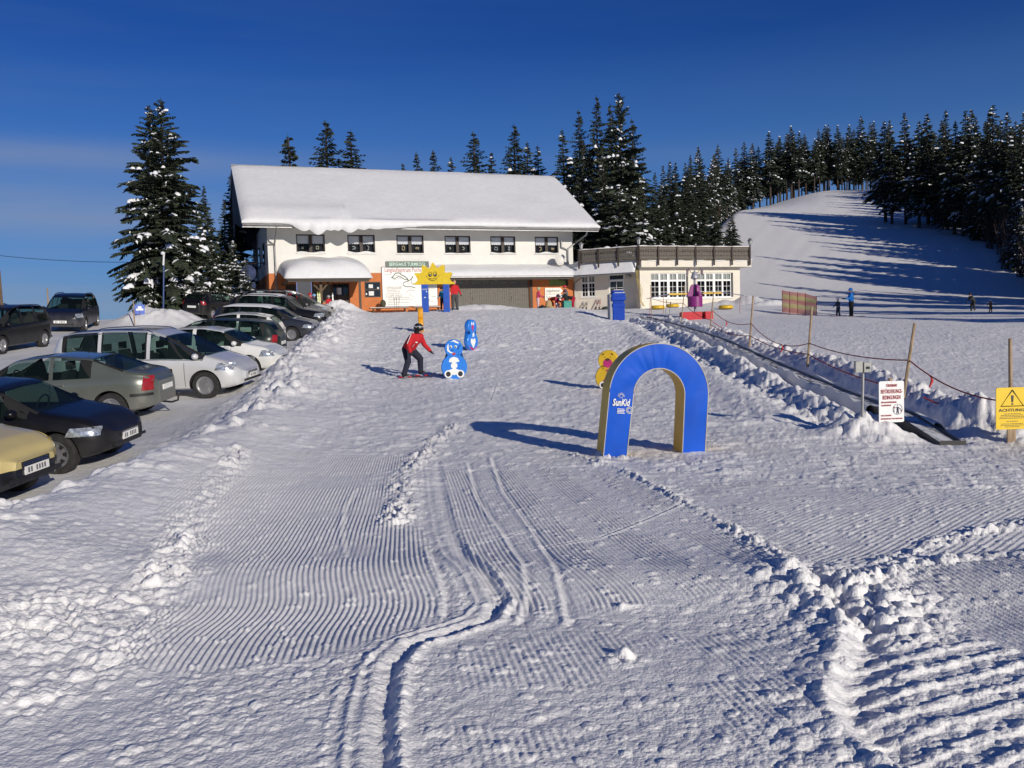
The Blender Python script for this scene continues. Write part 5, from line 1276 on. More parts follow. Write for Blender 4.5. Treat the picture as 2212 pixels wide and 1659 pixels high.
def wheel(c, x, sg, parent, spokes=5, rim=None, holes=False):
    R0 = c.wr; y = c.plan(x) - .115
    Mx = Matrix.Translation((x, sg * y, R0)) @ Matrix.Rotation(R(-90) * sg, 4, 'X')
    t = MB(); rr = R0 * .66
    t.lathe([(rr, -.10), (R0 * .93, -.105), (R0, -.075), (R0, .075), (R0 * .93, .105), (rr, .10), (rr - .01, .06), (rr - .02, -.08)], 32, 0, Mx); wh = t.build('wheel', M_tyre, parent, smooth=True, angle=50)
    d = MB(); d.lathe([(.001, -.02), (rr, -.02), (rr, .0), (.001, .0)], 24, 0, Mx); d.build('brake_disc', M_well, wh)
    s = MB(); s.lathe([(rr - .035, .02), (rr - .03, .09), (rr + .004, .098), (rr + .006, .06)], 32, 0, Mx); s.lathe([(.001, .07), (.05, .07), (.065, .05), (.06, .02)], 14, 0, Mx)
    if holes:
        s.lathe([(.001, .066), (.06, .07), (rr * .5, .074), (rr - .02, .068), (rr - .01, .04)], 32, 0, Mx); h = MB()
        for k in range(spokes):
            a = 2 * math.pi * k / spokes; P = [(rr * .50, -.22), (rr * .50, .22), (rr * .80, .24), (rr * .80, -.24)]
            h.add([(r_ * math.cos(a + d), r_ * math.sin(a + d), .0755) for r_, d in P] + [(r_ * math.cos(a + d), r_ * math.sin(a + d), .060) for r_, d in P], [(0, 1, 2, 3), (0, 4, 5, 1), (1, 5, 6, 2), (2, 6, 7, 3), (3, 7, 4, 0)], 0, Mx)
        h.build('rim_slot', M_seam, wh)
    for k in range(0 if holes else spokes):
        a = 2 * math.pi * k / spokes; w0, w1 = (.055, .085) if holes else (.05, .035)
        ca, sa = math.cos(a), math.sin(a); r0, r1 = .04, rr - .02
        pts = []
        for (r_, wd) in ((r0, w0), (r1, w1)):
            for q in (-1, 1): pts.append((r_ * ca - q * wd * sa, r_ * sa + q * wd * ca))
        vs = [(p[0], p[1], .065) for p in pts] + [(p[0], p[1], .03) for p in pts]
        s.add(vs, [(0, 1, 3, 2), (4, 6, 7, 5), (0, 2, 6, 4), (1, 5, 7, 3)], 0, Mx)
    s.build('rim', rim or M_rim, wh, smooth=True, angle=35)
def make_car(name, label, c, pm, glassx, ws, rw, group=None, bumper=None, chrome=False, rails=None, plate='front', spokes=5, holes=False, grille=True, tail=None, head=None, roofsnow=0, mirror=True, trimcol=None, rub=False):
    t = empty(name, (0, 0, 0), 0, label, 'car', group)
    body = car_body(c, pm, t, glassx, ws, rw); interior(c, t, glassx, ws)
    zlo = lambda x: c.belt(x) + .004; zhi = lambda x: c.top(x) - .088
    for sg in (-1, 1):
        for (a, b_, a2, b2_) in glassx:
            side_patch(c, a, b_, a2, b2_, zlo, zhi, sg).build('side_window', M_cg, t, smooth=True, angle=180)
        if chrome:
            a, b_ = glassx[0][0], glassx[-1][1]; a2, b2_ = glassx[0][2], glassx[-1][3]
            q = MB(); q.tube([(x, sg * (c.y(x, zlo(x) - .015) + .006), zlo(x) - .015) for x in np.linspace(a, b_, 20)], .011, 5)
            q.tube([(x, sg * (c.y(x, zhi(x) + .012) + .006), max(zlo(x), zhi(x) + .012)) for x in np.linspace(a2, b_, 24)], .010, 5); q.build('window_trim', M_chr, t, smooth=True)
        # panel gaps and handles
        gaps = []
        for x in [g_[0] - .05 for g_ in glassx[1:]] + [glassx[-1][1] - .28]:
            x = min(x, c.wb[1] - c.wr - .12)
            if not gaps or abs(x - gaps[-1]) > .4: gaps.append(x)
        for x in gaps:
            q = MB(); P = [(x, sg * (c.y(x, z) + .003), z) for z in np.linspace(c.bot0 + .06, c.belt(x), 8)]; q.grid([P, [(x + .012, p[1], p[2]) for p in P]]); q.build('door_gap', M_seam, body, smooth=True)
        for i_, x in enumerate(gaps[:2] if len(gaps) > 1 else gaps):
            q = MB(); zz = c.belt(x) - .11; xx = x - .20; q.tube([(xx - .08, sg * (c.y(xx, zz) + .018), zz), (xx + .08, sg * (c.y(xx, zz) + .018), zz)], .016, 6); q.build('door_handle', trimcol or pm, t, smooth=True)
        if mirror:
            xm = glassx[-1][1] - .16; zz = c.belt(xm) + .09; ym = c.y(xm, zz)
            q = MB(); q.ball((xm, sg * (ym + .11), zz), (.085, .10, .075), 12); q.tube([(xm, sg * ym, zz - .04), (xm, sg * (ym + .08), zz - .02)], .03, 6); q.build('wing_mirror', trimcol or pm, t, smooth=True, angle=180)
        if head:
            x0, x1, z0, z1 = head
            side_patch(c, x0, x1, x0 + .08, x1, z0, z1, sg, .008, 10, 4).build('headlight', M_lamp, t, smooth=True, angle=180)
        if tail:
            x1, z0, z1 = tail
            side_patch(c, .015, x1, .015, x1 * .8, z0, z1, sg, .008, 8, 4).build('tail_light', M_tail, t, smooth=True, angle=180)
            if x1 > .2:
                side_patch(c, .02, x1 * .7, .02, x1 * .7, lerpf(z0, z1, .42), lerpf(z0, z1, .60), sg, .012, 6, 2).build('reverse_light', M_lamp, t, smooth=True)
        if rub:
            side_patch(c, .02, c.wb[0] - c.wr - .1, .02, c.wb[0] - c.wr - .1, .55, .61, sg, .012, 10, 2).build('rub_strip', M_trim, t, smooth=True)
            side_patch(c, c.wb[0] + c.wr + .1, c.wb[1] - c.wr - .1, c.wb[0] + c.wr + .1, c.wb[1] - c.wr - .1, .52, .56, sg, .010, 12, 2).build('rub_strip', pm, t, smooth=True)
        if rails:
            a, b_ = rails; P = []
            for i in range(15):
                x = lerpf(a, b_, i / 14); yy = c.sec(x)[10][0] - .03; e = 1 - abs(2 * i / 14 - 1) ** 6; P.append((x, sg * yy, c.zt(x, yy) + .045 * e))
            q = MB(); q.tube(P, .018, 6); q.build('roof_rail', M_chr if rails_chrome else M_trim, t, smooth=True)
    if ws: top_patch(c, ws[0], ws[1]).build('windscreen', M_cg, t, smooth=True, angle=180)
    if rw: top_patch(c, rw[0], rw[1], .88).build('rear_window', M_cg, t, smooth=True, angle=180)
    # front face
    L = c.L; fz = c.top(L); fb = c.bot(L); py = c.plan(L)
    if grille:
        q = MB(); q.b2((L + .04, -.30, lerpf(fb, fz, .55)), (L + .062, .30, fz - .04)); g_ = q.build('grille', M_trim, t, bevel=.01)
        q = MB()
        for k in range(4): z = lerpf(lerpf(fb, fz, .60), fz - .06, k / 3); q.b2((L + .058, -.27, z - .006), (L + .068, .27, z + .006))
        q.build('grille_bar', M_chr, g_)
    q = MB(); q.b2((L + .04, -.55, fb + .05), (L + .060, .55, lerpf(fb, fz, .33))); q.build('air_intake', M_trim, t)
    pz = lerpf(fb, fz, .42)
    q = MB(); q.b2((L + .055, -.26, pz - .02), (L + .070, .26, pz + .09)); pl = q.build('number_plate', MATS.get('board_white') or M_wframe, t)
    q = MB()
    for k in range(7):
        if k != 2: q.b2((L + .070, -.20 + k * .058, pz), (L + .073, -.165 + k * .058, pz + .07))
    q.build('plate_marks', mat('plate_ink', (.16, .16, .17), rough=.6), pl)
    rz_ = c.top(0); rb = c.bot(0)
    q = MB(); q.b2((-.068, -.26, lerpf(rb, rz_, .52)), (-.050, .26, lerpf(rb, rz_, .52) + .11)); q.build('number_plate', MATS.get('board_white') or M_wframe, t)
    if bumper:
        for (x0, x1) in ((0.0, .42), (L - .50, L)):
            P = []
            for j in range(7):
                z = lerpf(c.bot0 + .02, .56, j / 6); row = []
                pts = [(x0 if x0 > 0 else x1, 1)] ; xs_ = np.linspace(x1, x0, 9) if x0 == 0 else np.linspace(x0, x1, 9)
                for x in xs_: row.append((x, c.y(x, max(z, c.bot(x) + .01)) + .030, max(z, c.bot(x) + .01)))
                xe = xs_[-1]; dx = .072 if x0 > 0 else -.072
                for k in range(1, 8): yy = (c.y(xe, z) + .01) * (1 - 2 * k / 8.); row.append((xe + dx, yy, max(z, c.bot(xe) + .01)))
                for x in xs_[::-1]: row.append((x, -(c.y(x, max(z, c.bot(x) + .01)) + .030), max(z, c.bot(x) + .01)))
                P.append(row)
            q = MB(); q.grid(P); q.build('bumper', bumper, t, smooth=True, angle=60)
    for x in c.wb:
        for sg in (-1, 1): wheel(c, x, sg, t, spokes, holes=holes)
    if roofsnow:
        a, b_ = roofsnow; P = []
        for i in range(17):
            x = lerpf(a, b_, i / 16); yr = c.sec(x)[10][0]
            P.append([(x, yr * k, c.zt(x, yr * k) + .004 + .055 * (1 - abs(k) ** 4) * (1 - abs(2 * i / 16 - 1) ** 6)) for k in (-1, -.9, -.6, 0, .6, .9, 1)])
        q = MB(); q.grid(P); q.build('roof_frost', M_snow, t, smooth=True, angle=180)
    return t
rails_chrome = False
def place(t, c, x, y, rz, axle, near):
    """put the wheel contact (axle 0 rear / 1 front, side near = +-1) of the car on the ground point x, y."""
    d = Vector((math.cos(rz), math.sin(rz), 0)); n = Vector((-math.sin(rz), math.cos(rz), 0))
    o = Vector((x, y, 0)) - d * c.wb[axle] - n * (near * c.W / 2 * .93)
    def g(a, b): p = o + d * a + n * b; return float(base(p.x, p.y))
    zr = (g(c.wb[0], -.8) + g(c.wb[0], .8)) / 2; zf = (g(c.wb[1], -.8) + g(c.wb[1], .8)) / 2; zl = (g(2, .8) - g(2, -.8)) / 1.6
    D = (d * (c.wb[1] - c.wb[0]) + Vector((0, 0, zf - zr))).normalized(); N = (n + Vector((0, 0, zl))).normalized(); U = D.cross(N).normalized(); N = U.cross(D)
    o.z = zr - (zf - zr) / (c.wb[1] - c.wb[0]) * c.wb[0]
    m_ = Matrix.Identity(4)
    for i in range(3): m_[i][0], m_[i][1], m_[i][2], m_[i][3] = D[i], N[i], U[i], o[i]
    t.matrix_world = m_ @ Matrix.Translation((0, 0, -.01))
CG = 'cars parked along the snow bank'
# 1 black saloon
c = Car(4.55, 1.77, [(0, .78), (.06, .98), (.75, 1.04), (1.45, 1.36), (2.2, 1.43), (2.75, 1.38), (3.50, .99), (4.2, .86), (4.48, .70), (4.55, .60)], [(0, .86), (1.0, .93), (3.3, .90), (3.7, .85), (4.55, .66)], wb=(.98, 3.80), wr=.325)
t = make_car('parked_saloon', 'black saloon with seven-slot alloy wheels and clear headlights, second nearest', c, paint('black_paint', (.006, .006, .008), .10), [(1.05, 1.95, 1.35, 1.95), (2.05, 3.35, 2.05, 2.95)], (2.85, 3.52), (.8, 1.4), CG, spokes=7, holes=True, head=(3.98, 4.47, .60, .735), tail=(.18, .68, .88), rub=False)
place(t, c, -7.2, 13.9, R(-3), 1, -1)
# 2 yellow car with black bumpers: the two-tone paint is split at fixed heights of the shell
YP = paint('yellow_paint', (.62, .50, .20), .25, .0)
nt = YP.node_tree; b_ = nt.nodes['Principled BSDF']; src = b_.inputs['Base Color'].links[0].from_socket
tc = nt.nodes.new('ShaderNodeTexCoord'); sp_ = nt.nodes.new('ShaderNodeSeparateXYZ'); nt.links.new(tc.outputs['Object'], sp_.inputs[0])
def _cmp(sock, op, v):
    q_ = nt.nodes.new('ShaderNodeMath'); q_.operation = op; nt.links.new(sock, q_.inputs[0]); q_.inputs[1].default_value = v; return q_.outputs[0]
def _mul(a, b2, op='MULTIPLY'):
    q_ = nt.nodes.new('ShaderNodeMath'); q_.operation = op; q_.use_clamp = True; nt.links.new(a, q_.inputs[0]); nt.links.new(b2, q_.inputs[1]); return q_.outputs[0]
low = _cmp(sp_.outputs[2], 'LESS_THAN', .565); fr_ = _mul(_cmp(sp_.outputs[0], 'GREATER_THAN', 3.30), _cmp(sp_.outputs[0], 'LESS_THAN', .55), 'ADD')
msk = _mul(_mul(low, fr_), _cmp(sp_.outputs[2], 'LESS_THAN', .30), 'ADD')
mx_ = nt.nodes.new('ShaderNodeMixRGB'); nt.links.new(msk, mx_.inputs[0]); nt.links.new(src, mx_.inputs[1]); mx_.inputs[2].default_value = (.012, .012, .013, 1); nt.links.new(mx_.outputs[0], b_.inputs['Base Color'])
c = Car(3.95, 1.70, [(0, .8), (.08, 1.1), (.5, 1.35), (1.2, 1.50), (2.0, 1.50), (2.45, 1.42), (3.1, 1.02), (3.6, .92), (3.88, .78), (3.95, .66)], [(0, .95), (1.0, .95), (3.0, .92), (3.5, .85), (3.95, .72)], wb=(.75, 3.2), wr=.31)
t = make_car('parked_hatchback', 'pale yellow car with matt black bumpers, nearest and cut by the photo edge', c, YP, [(.6, 1.6, .9, 1.6), (1.7, 2.9, 1.7, 2.5)], (2.4, 3.1), (.15, .6), CG, head=(3.50, 3.86, .61, .82), tail=(.2, .8, 1.0))
place(t, c, -7.45, 11.45, R(-6), 1, -1)
# 3 grey-green liftback, tail towards the bank
c = Car(4.55, 1.76, [(0, .80), (.05, 1.0), (.28, 1.05), (.55, 1.09), (1.25, 1.36), (2.1, 1.44), (2.8, 1.38), (3.50, 1.0), (4.2, .88), (4.48, .72), (4.55, .6)], [(0, .88), (.6, .97), (2.5, .93), (3.5, .90), (4.55, .66)], wb=(.84, 3.55), wr=.32)
t = make_car('parked_liftback', 'grey-green liftback with its tail light and tow hook towards the bank', c, paint('grey_green_paint', (.135, .15, .125), .7, .35), [(1.22, 2.0, 1.45, 2.0), (2.1, 3.35, 2.1, 2.95)], (2.85, 3.52), (.55, 1.25), CG, spokes=6, head=(3.98, 4.47, .62, .76), tail=(.20, .66, .96), rub=True)
q = MB(); q.tube([(.1, 0, .32), (-.12, 0, .30), (-.26, .02, .34), (-.28, .02, .46)], .022, 8); q.ball((-.28, .02, .49), .03, 8); q.build('tow_hook', M_trim, t, smooth=True)
q = MB(); q.tube([(1.6, 0, 1.43), (1.5, 0, 1.52)], .012, 5); q.build('aerial', M_trim, t)
place(t, c, -8.38, 18.5, R(180), 0, 1)
# 4 silver people carrier
rails_chrome = True
c_mpv = Car(4.85, 1.90, [(0, .9), (.05, 1.2), (.28, 1.62), (.7, 1.70), (1.8, 1.73), (2.6, 1.70), (3.2, 1.50), (4.0, 1.07), (4.5, .92), (4.8, .74), (4.85, .6)], [(0, 1.05), (1.0, 1.02), (3.0, 1.0), (4.0, .96), (4.5, .84), (4.85, .66)], wb=(.95, 4.02), wr=.335, green=.24)
t = make_car('parked_minivan', 'silver minivan with bright roof rails and window line, nose to the bank', c_mpv, paint('silver_paint', (.66, .66, .65), .22, .2), [(.42, 1.32, .55, 1.32), (1.45, 2.55, 1.45, 2.55), (2.68, 3.50, 2.68, 3.12), (3.58, 4.0, 3.24, 3.42)], (3.0, 4.05), (.08, .24), CG, chrome=True, rails=(.55, 2.7), spokes=5, head=(4.28, 4.74, .70, .88), tail=(.2, .85, 1.1))
place(t, c_mpv, -7.5, 21.7, R(-4), 1, -1)
rails_chrome = False
# 5 white hatchback
c_h = Car(4.0, 1.68, [(0, .85), (.06, 1.1), (.42, 1.36), (1.0, 1.45), (1.8, 1.46), (2.35, 1.38), (3.05, 1.0), (3.6, .90), (3.92, .74), (4.0, .6)], [(0, .95), (1.0, .96), (2.9, .92), (3.4, .86), (4.0, .68)], wb=(.70, 3.18), wr=.31)
t = make_car('parked_hatchback', 'white hatchback with its nose behind the bank, just beyond the silver minivan', c_h, paint('white_paint', (.72, .72, .69), .25, .0), [(.55, 1.5, .85, 1.5), (1.62, 2.95, 1.62, 2.45)], (2.4, 3.05), (.1, .42), CG, head=(3.50, 3.93, .62, .80), tail=(.2, .8, 1.0))
place(t, c_h, -7.75, 26.2, R(-2), 1, -1)
# 6 dark green estate, tail to the bank
c_e = Car(4.55, 1.74, [(0, .85), (.05, 1.1), (.35, 1.42), (1.0, 1.47), (2.2, 1.48), (2.8, 1.40), (3.5, 1.0), (4.2, .88), (4.48, .72), (4.55, .6)], [(0, .95), (1.0, .96), (2.9, .93), (3.5, .90), (4.55, .68)], wb=(.95, 3.55), wr=.32)
t = make_car('parked_estate_car', 'dark green estate car with its tail to the bank and sun glint on its glass', c_e, paint('dark_green_paint', (.012, .022, .020), .3, .3), [(.45, 1.2, .6, 1.2), (1.3, 2.1, 1.3, 2.1), (2.2, 3.35, 2.2, 2.9)], (2.9, 3.5), (.06, .3), CG, head=(4.0, 4.47, .62, .76), tail=(.18, .75, 1.0))
place(t, c_e, -8.9, 30.0, R(180), 0, 1)
# 7 white hatchback, tail to the bank
t = make_car('parked_hatchback', 'white hatchback with dark rear window turned to the bank, in the middle of the row', c_h, paint('white_paint', (.72, .72, .69)), [(.55, 1.5, .85, 1.5), (1.62, 2.95, 1.62, 2.45)], (2.4, 3.05), (.1, .42), CG, head=(3.50, 3.93, .62, .80), tail=(.2, .8, 1.0))
place(t, c_h, -9.5, 33.8, R(186), 0, 1)
# 8 dark hatchback with frosted roof
t = make_car('parked_hatchback', 'dark blue-grey car with frosted roof and red tail light at its left end', c_e, paint('slate_paint', (.03, .035, .05), .3, .4), [(.45, 1.2, .6, 1.2), (1.3, 2.1, 1.3, 2.1), (2.2, 3.35, 2.2, 2.9)], (2.9, 3.5), (.06, .3), CG, head=(4.0, 4.47, .62, .76), tail=(.22, .75, 1.0), roofsnow=(.5, 2.6))
place(t, c_e, -9.35, 38.0, R(-3), 1, -1)
# 9 black off-roader
c_s = Car(4.75, 1.92, [(0, .9), (.06, 1.25), (.35, 1.62), (1.0, 1.72), (2.3, 1.72), (2.8, 1.62), (3.5, 1.14), (4.4, 1.02), (4.7, .85), (4.75, .65)], [(0, 1.08), (1.0, 1.08), (3.3, 1.06), (3.6, 1.0), (4.75, .78)], wb=(.93, 3.78), wr=.37)
t = make_car('parked_off_roader', 'black off-roader with snowy roof and glinting headlight near the house', c_s, paint('black_paint', (.006, .006, .008)), [(.45, 1.25, .65, 1.25), (1.36, 2.15, 1.36, 2.15), (2.26, 3.35, 2.26, 2.9)], (2.9, 3.5), (.08, .32), CG, rails=(.6, 2.6), head=(4.2, 4.66, .78, .95), tail=(.2, .85, 1.15), roofsnow=(.7, 2.5))
place(t, c_s, -9.75, 42.2, R(-2), 1, -1)
# 10 grey van
t = make_car('parked_minivan', 'dull grey minivan farthest up the row, next to the entrance canopy', c_mpv, paint('grey_paint', (.20, .20, .20), .3, .4), [(.42, 1.32, .55, 1.32), (1.45, 2.55, 1.45, 2.55), (2.68, 3.9, 2.68, 3.2)], (3.0, 4.05), (.08, .24), CG, rails=(.55, 2.7), head=(4.28, 4.74, .70, .88), tail=(.2, .85, 1.1))
place(t, c_mpv, -10.35, 46.6, R(-3), 1, -1)
# 11, 12 cars facing the camera at far left
G = 'cars parked at the far left edge of the lot'
c_v = Car(4.3, 1.78, [(0, .9), (.05, 1.2), (.28, 1.50), (.8, 1.60), (1.8, 1.63), (2.4, 1.58), (2.9, 1.38), (3.5, 1.05), (4.0, .94), (4.25, .78), (4.3, .6)], [(0, 1.0), (1.0, 1.0), (3.0, .97), (3.5, .92), (4.3, .72)], wb=(.8, 3.45), wr=.32, green=.22)
t = make_car('parked_minivan', 'black minivan cut by the left photo edge, facing the camera', c_v, paint('black_paint', (.006, .006, .008)), [(.42, 1.2, .55, 1.2), (1.3, 2.1, 1.3, 2.1), (2.2, 3.35, 2.2, 2.8)], (2.6, 3.55), (.08, .24), G, rails=(.55, 2.4), head=(3.82, 4.24, .68, .86), tail=(.2, .85, 1.1))
place(t, c_v, -17.75, 31.0, R(-92), 1, 1)
t = make_car('parked_minivan', 'dark blue compact minivan facing the camera against the sky', c_v, paint('navy_paint', (.006, .009, .022)), [(.42, 1.2, .55, 1.2), (1.3, 2.1, 1.3, 2.1), (2.2, 3.35, 2.2, 2.8)], (2.6, 3.55), (.08, .24), G, rails=(.55, 2.4), head=(3.82, 4.24, .68, .86), tail=(.2, .85, 1.1))
place(t, c_v, -19.1, 40.0, R(-76), 1, 1)
# 13 dark car in the shade
g = ground(462, 694)
t = make_car('parked_hatchback', 'dark car in the shade of the snow heap left of the house', c_h, paint('black_paint', (.006, .006, .008)), [(.55, 1.5, .85, 1.5), (1.62, 2.95, 1.62, 2.45)], (2.4, 3.05), (.1, .42), None, head=(3.50, 3.93, .62, .80), tail=(.2, .8, 1.0))
place(t, c_h, -16.2, 48.5, R(75), 0, -1)
# ------------------------------------------------------------------ play figures and arches
M_blue = mat('blue_vinyl', (.006, .082, .50), spec=.15, rough=.5, var=.10, scale=2.5, bump=.25, bscale=5)
M_yel = mat('yellow_vinyl', (.66, .42, .02), rough=.42, var=.08, scale=3, bump=.2, bscale=6)
M_foamw = mat('white_print', (.78, .78, .74), rough=.5, var=.03)
M_pink = mat('magenta_print', (.48, .03, .16), rough=.5)
M_sblue = mat('bright_blue_paint', (.025, .20, .68), rough=.3, var=.05, coat=.4)
M_ink = mat('ink_line', (.012, .012, .02), rough=.6)
M_olive = mat('shaded_mustard_vinyl', (.50, .34, .03), rough=.5, var=.15, scale=5)
M_wood = mat('pale_stake_wood', (.32, .23, .14), rough=.85, var=.3, scale=5, stretch=(6, 6, 1))
M_redbox = mat('red_block', (.50, .015, .025), rough=.45, var=.08)
M_rope = mat('red_rope', (.32, .03, .03), rough=.8, var=.3, scale=14)
def face_frame(p, target=None, rz=None):
    """rotation that turns a thing's front (local -y) to the camera."""
    a = math.atan2(p.x, p.y) if rz is None else rz
    return -a
# big arch: feet on the snow at the photo's two legs
gl, gr = ground(1333, 975), ground(1491, 987)
mid = (gl + gr) / 2; mid = onto(mid.x - .02, mid.y + .08); yaw = R(9)
ARW = 1.03 / 12. * mid.y; AH = 247 / 1916 * mid.y * 1.0
t = empty('play_arch', (mid.x, mid.y, mid.z - .05), yaw, 'big blue and yellow padded play arch standing on the open slope', 'play arch'); t.rotation_euler = (0, R(5.6), yaw)
hw = ARW / 2; th = .155; dep = .36
def arch_line(r_in, n=40, foot_in=.0):
    """outer or inner outline of a leg-and-arc arch: legs lean in slightly towards the feet."""
    pts = []; top = AH - (hw + th - r_in) if False else 0
    return pts
oR = hw + th + .015; iR = hw - th - .0; cz = AH - oR
def outline(Rr, foot):
    p = [(-foot, 0)]
    for i in range(41): a = math.pi - math.pi * i / 40; p.append((Rr * math.cos(a), cz + Rr * math.sin(a) * (1.0)))
    p.append((foot, 0)); return p
OL, IL = outline(oR, hw + th + .035), outline(iR, hw - th + .03)
# give the legs a few stations so creases can show
def densify(P, k=8):
    q = []
    for i in range(len(P) - 1):
        n = k if i in (0, len(P) - 2) else 1
        for j in range(n): q.append((lerpf(P[i][0], P[i + 1][0], j / n), lerpf(P[i][1], P[i + 1][1], j / n)))
    return q + [P[-1]]
OL, IL = densify(OL), densify(IL); N_ = len(OL)
def crease(i, s):
    t_ = i / (N_ - 1); k = math.exp(-((t_ - .5) / .17) ** 2)
    return k * (.012 * math.sin(t_ * 210) + .008 * math.sin(t_ * 131 + 1)) * (1 - abs(2 * s - 1) ** 3) * (1.4 - s) + .004 * math.sin(t_ * 37 + s * 5)
fr = []
for i in range(N_):
    row = []
    for j in range(9):
        s = j / 8.; x = lerpf(IL[i][0], OL[i][0], s); z = lerpf(IL[i][1], OL[i][1], s); row.append((x, -dep / 2 - .012 * math.sin(math.pi * s) + crease(i, s), z))
    fr.append(row)
b = MB(); b.grid(fr); fp = b.build('front_cover', M_blue, t, smooth=True, angle=180)
b = MB(); b.grid([[(p[0], -p[1], p[2]) for p in row] for row in fr]); b.build('rear_cover', M_blue, t, smooth=True, angle=180)
b = MB(); b.grid([[(OL[i][0], -dep / 2, OL[i][1]), (OL[i][0] * 1.008, 0, OL[i][1] * 1.004 + .006 * math.sin(i * 1.3)), (OL[i][0], dep / 2, OL[i][1])] for i in range(N_)]); b.build('outer_side', M_yel, t, smooth=True, angle=60)
b = MB(); b.grid([[(IL[i][0], -dep / 2, IL[i][1]), (IL[i][0], dep / 2, IL[i][1])] for i in range(N_)]); b.build('inner_side', M_yel, t, smooth=True, angle=60)
b = MB(); b.tube([(p[0], -dep / 2 - .002, p[1]) for p in OL], .006, 5); b.tube([(p[0], -dep / 2 - .002, p[1]) for p in IL], .006, 5); b.build('seam_piping', mat('piping', (.55, .50, .40), rough=.6), t, smooth=True)
# lettering on the left leg, along the leg
lx, lz = -hw - .045, AH * .47
lt = text('SunKid', .125, M_foamw, 'lettering', t, (lx + .035, -dep / 2 - .020, lz), rot=(R(90), R(-2), R(0)), width=.235, bold=.003, shear=.2)
b = MB()
for k in range(4): b.b2((lx - .01, -dep / 2 - .022, lz - .085 - .018 * k), (lx + .085 + .01 * (k % 2), -dep / 2 - .018, lz - .077 - .018 * k))
for k in range(12):
    a = k * math.pi / 6; b.tube([(lx + .155 + .018 * math.cos(a), -dep / 2 - .02, lz - .09 + .018 * math.sin(a)), (lx + .155 + .042 * math.cos(a), -dep / 2 - .02, lz - .09 + .042 * math.sin(a))], .004, 4)
b.tube([(lx + .155 + .045 * math.cos(a_ * .3927), -dep / 2 - .02, lz - .09 + .045 * math.sin(a_ * .3927)) for a_ in range(17)], .003, 4)
for k in range(9):
    a = math.pi * k / 8; b.tube([(lx + .03 + .03 * math.cos(a), -dep / 2 - .02, lz + .085 + .03 * math.sin(a)), (lx + .03 + .048 * math.cos(a), -dep / 2 - .02, lz + .085 + .048 * math.sin(a))], .003, 4)
b.tube([(lx + .03 + .022 * math.cos(a_ * .3927), -dep / 2 - .02, lz + .085 + .022 * math.sin(a_ * .3927)) for a_ in range(17)], .003, 4)
b.build('small_print', M_foamw, t)

def disc(b, cx, cz_, rx, rz_, y, mi=0, n=24, rot=0., th=.004):
    P = [(cx + rx * math.cos(a) * math.cos(rot) - rz_ * math.sin(a) * math.sin(rot), cz_ + rx * math.cos(a) * math.sin(rot) + rz_ * math.sin(a) * math.cos(rot)) for a in [6.2832 * i / n for i in range(n)]]
    b.prism(P, y, y + th, mi)
def poly(b, P, y, mi=0, th=.004): b.prism(P, y, y + th, mi)
def lobed(H, rb, rt, dep, body, edge, t, name='body'):
    """snowman-shaped foam panel: a big lower disc and a smaller upper one with rounded rims."""
    zb, zt_ = rb * .985, H - rt; n = 64; pts = []
    # outline of the union, walked round by angle
    zc = zb + math.sqrt(max(.0, rb * rb)) * .9
    a0 = math.asin(min(1, rt * .45 / rb)); a1 = math.asin(min(1, rt * .45 / rt))
    for i in range(n + 1): a = math.pi / 2 - a0 - (2 * math.pi - 2 * a0) * i / n; pts.append((rb * math.cos(a), zb + rb * math.sin(a)))
    for i in range(n + 1): a = -math.pi / 2 - a1 - (2 * math.pi - 2 * a1) * i / n; pts.append((rt * math.cos(a), zt_ + rt * math.sin(a)))
    ux = []
    for p in pts:
        if not ux or math.hypot(p[0] - ux[-1][0], p[1] - ux[-1][1]) > .004: ux.append(p)
    c1 = zb; rings = []
    def shrink(p, k):
        cz2 = zb if p[1] < (zb + rb * .80) else zt_
        return (p[0] * k, cz2 + (p[1] - cz2) * k)
    for (k, y) in ((.93, -dep / 2), (.985, -dep / 2 + .012), (1, -dep / 2 + .035), (1, dep / 2 - .035), (.985, dep / 2 - .012), (.93, dep / 2)): rings.append([(shrink(p, k)[0], y, shrink(p, k)[1]) for p in ux])
    b = MB(); m_ = len(ux); vs = [p for r_ in rings for p in r_]; fs = []; mi = []
    for i in range(5):
        for k in range(m_): fs.append((i * m_ + k, i * m_ + (k + 1) % m_, (i + 1) * m_ + (k + 1) % m_, (i + 1) * m_ + k))
    b.add(vs, fs, 1 if edge else 0); b.add(rings[0], [tuple(range(m_))], 0); b.add(rings[-1], [tuple(range(m_))[::-1]], 0)
    return b.build(name, [body, edge or body], t, smooth=True, angle=60), zb, zt_
def figure(u, v, H, lab, rz, body, edge=None, ratio=(.64, .45), dep=.12, name='animal_figure', grp=None):
    g = ground(u, v); t = empty(name, (g.x, g.y, g.z - .02), rz, lab, 'play figure', grp)
    rb, rt = H * ratio[0] / 2, H * ratio[1] / 2
    o, zb, zt_ = lobed(H, rb, rt, dep, body, edge, t)
    return t, rb, rt, zb, zt_, -dep / 2 - .006, g
def px2h(px, Y): return px / 1916. * Y
g = ground(982, 819)
t, rb, rt, zb, zt_, yf, g = figure(982, 819, px2h(88, g.y), 'blue round elephant figure with white belly and big dark eyes of feet', face_frame(g), M_sblue)
b = MB()                                              # belly print and feet
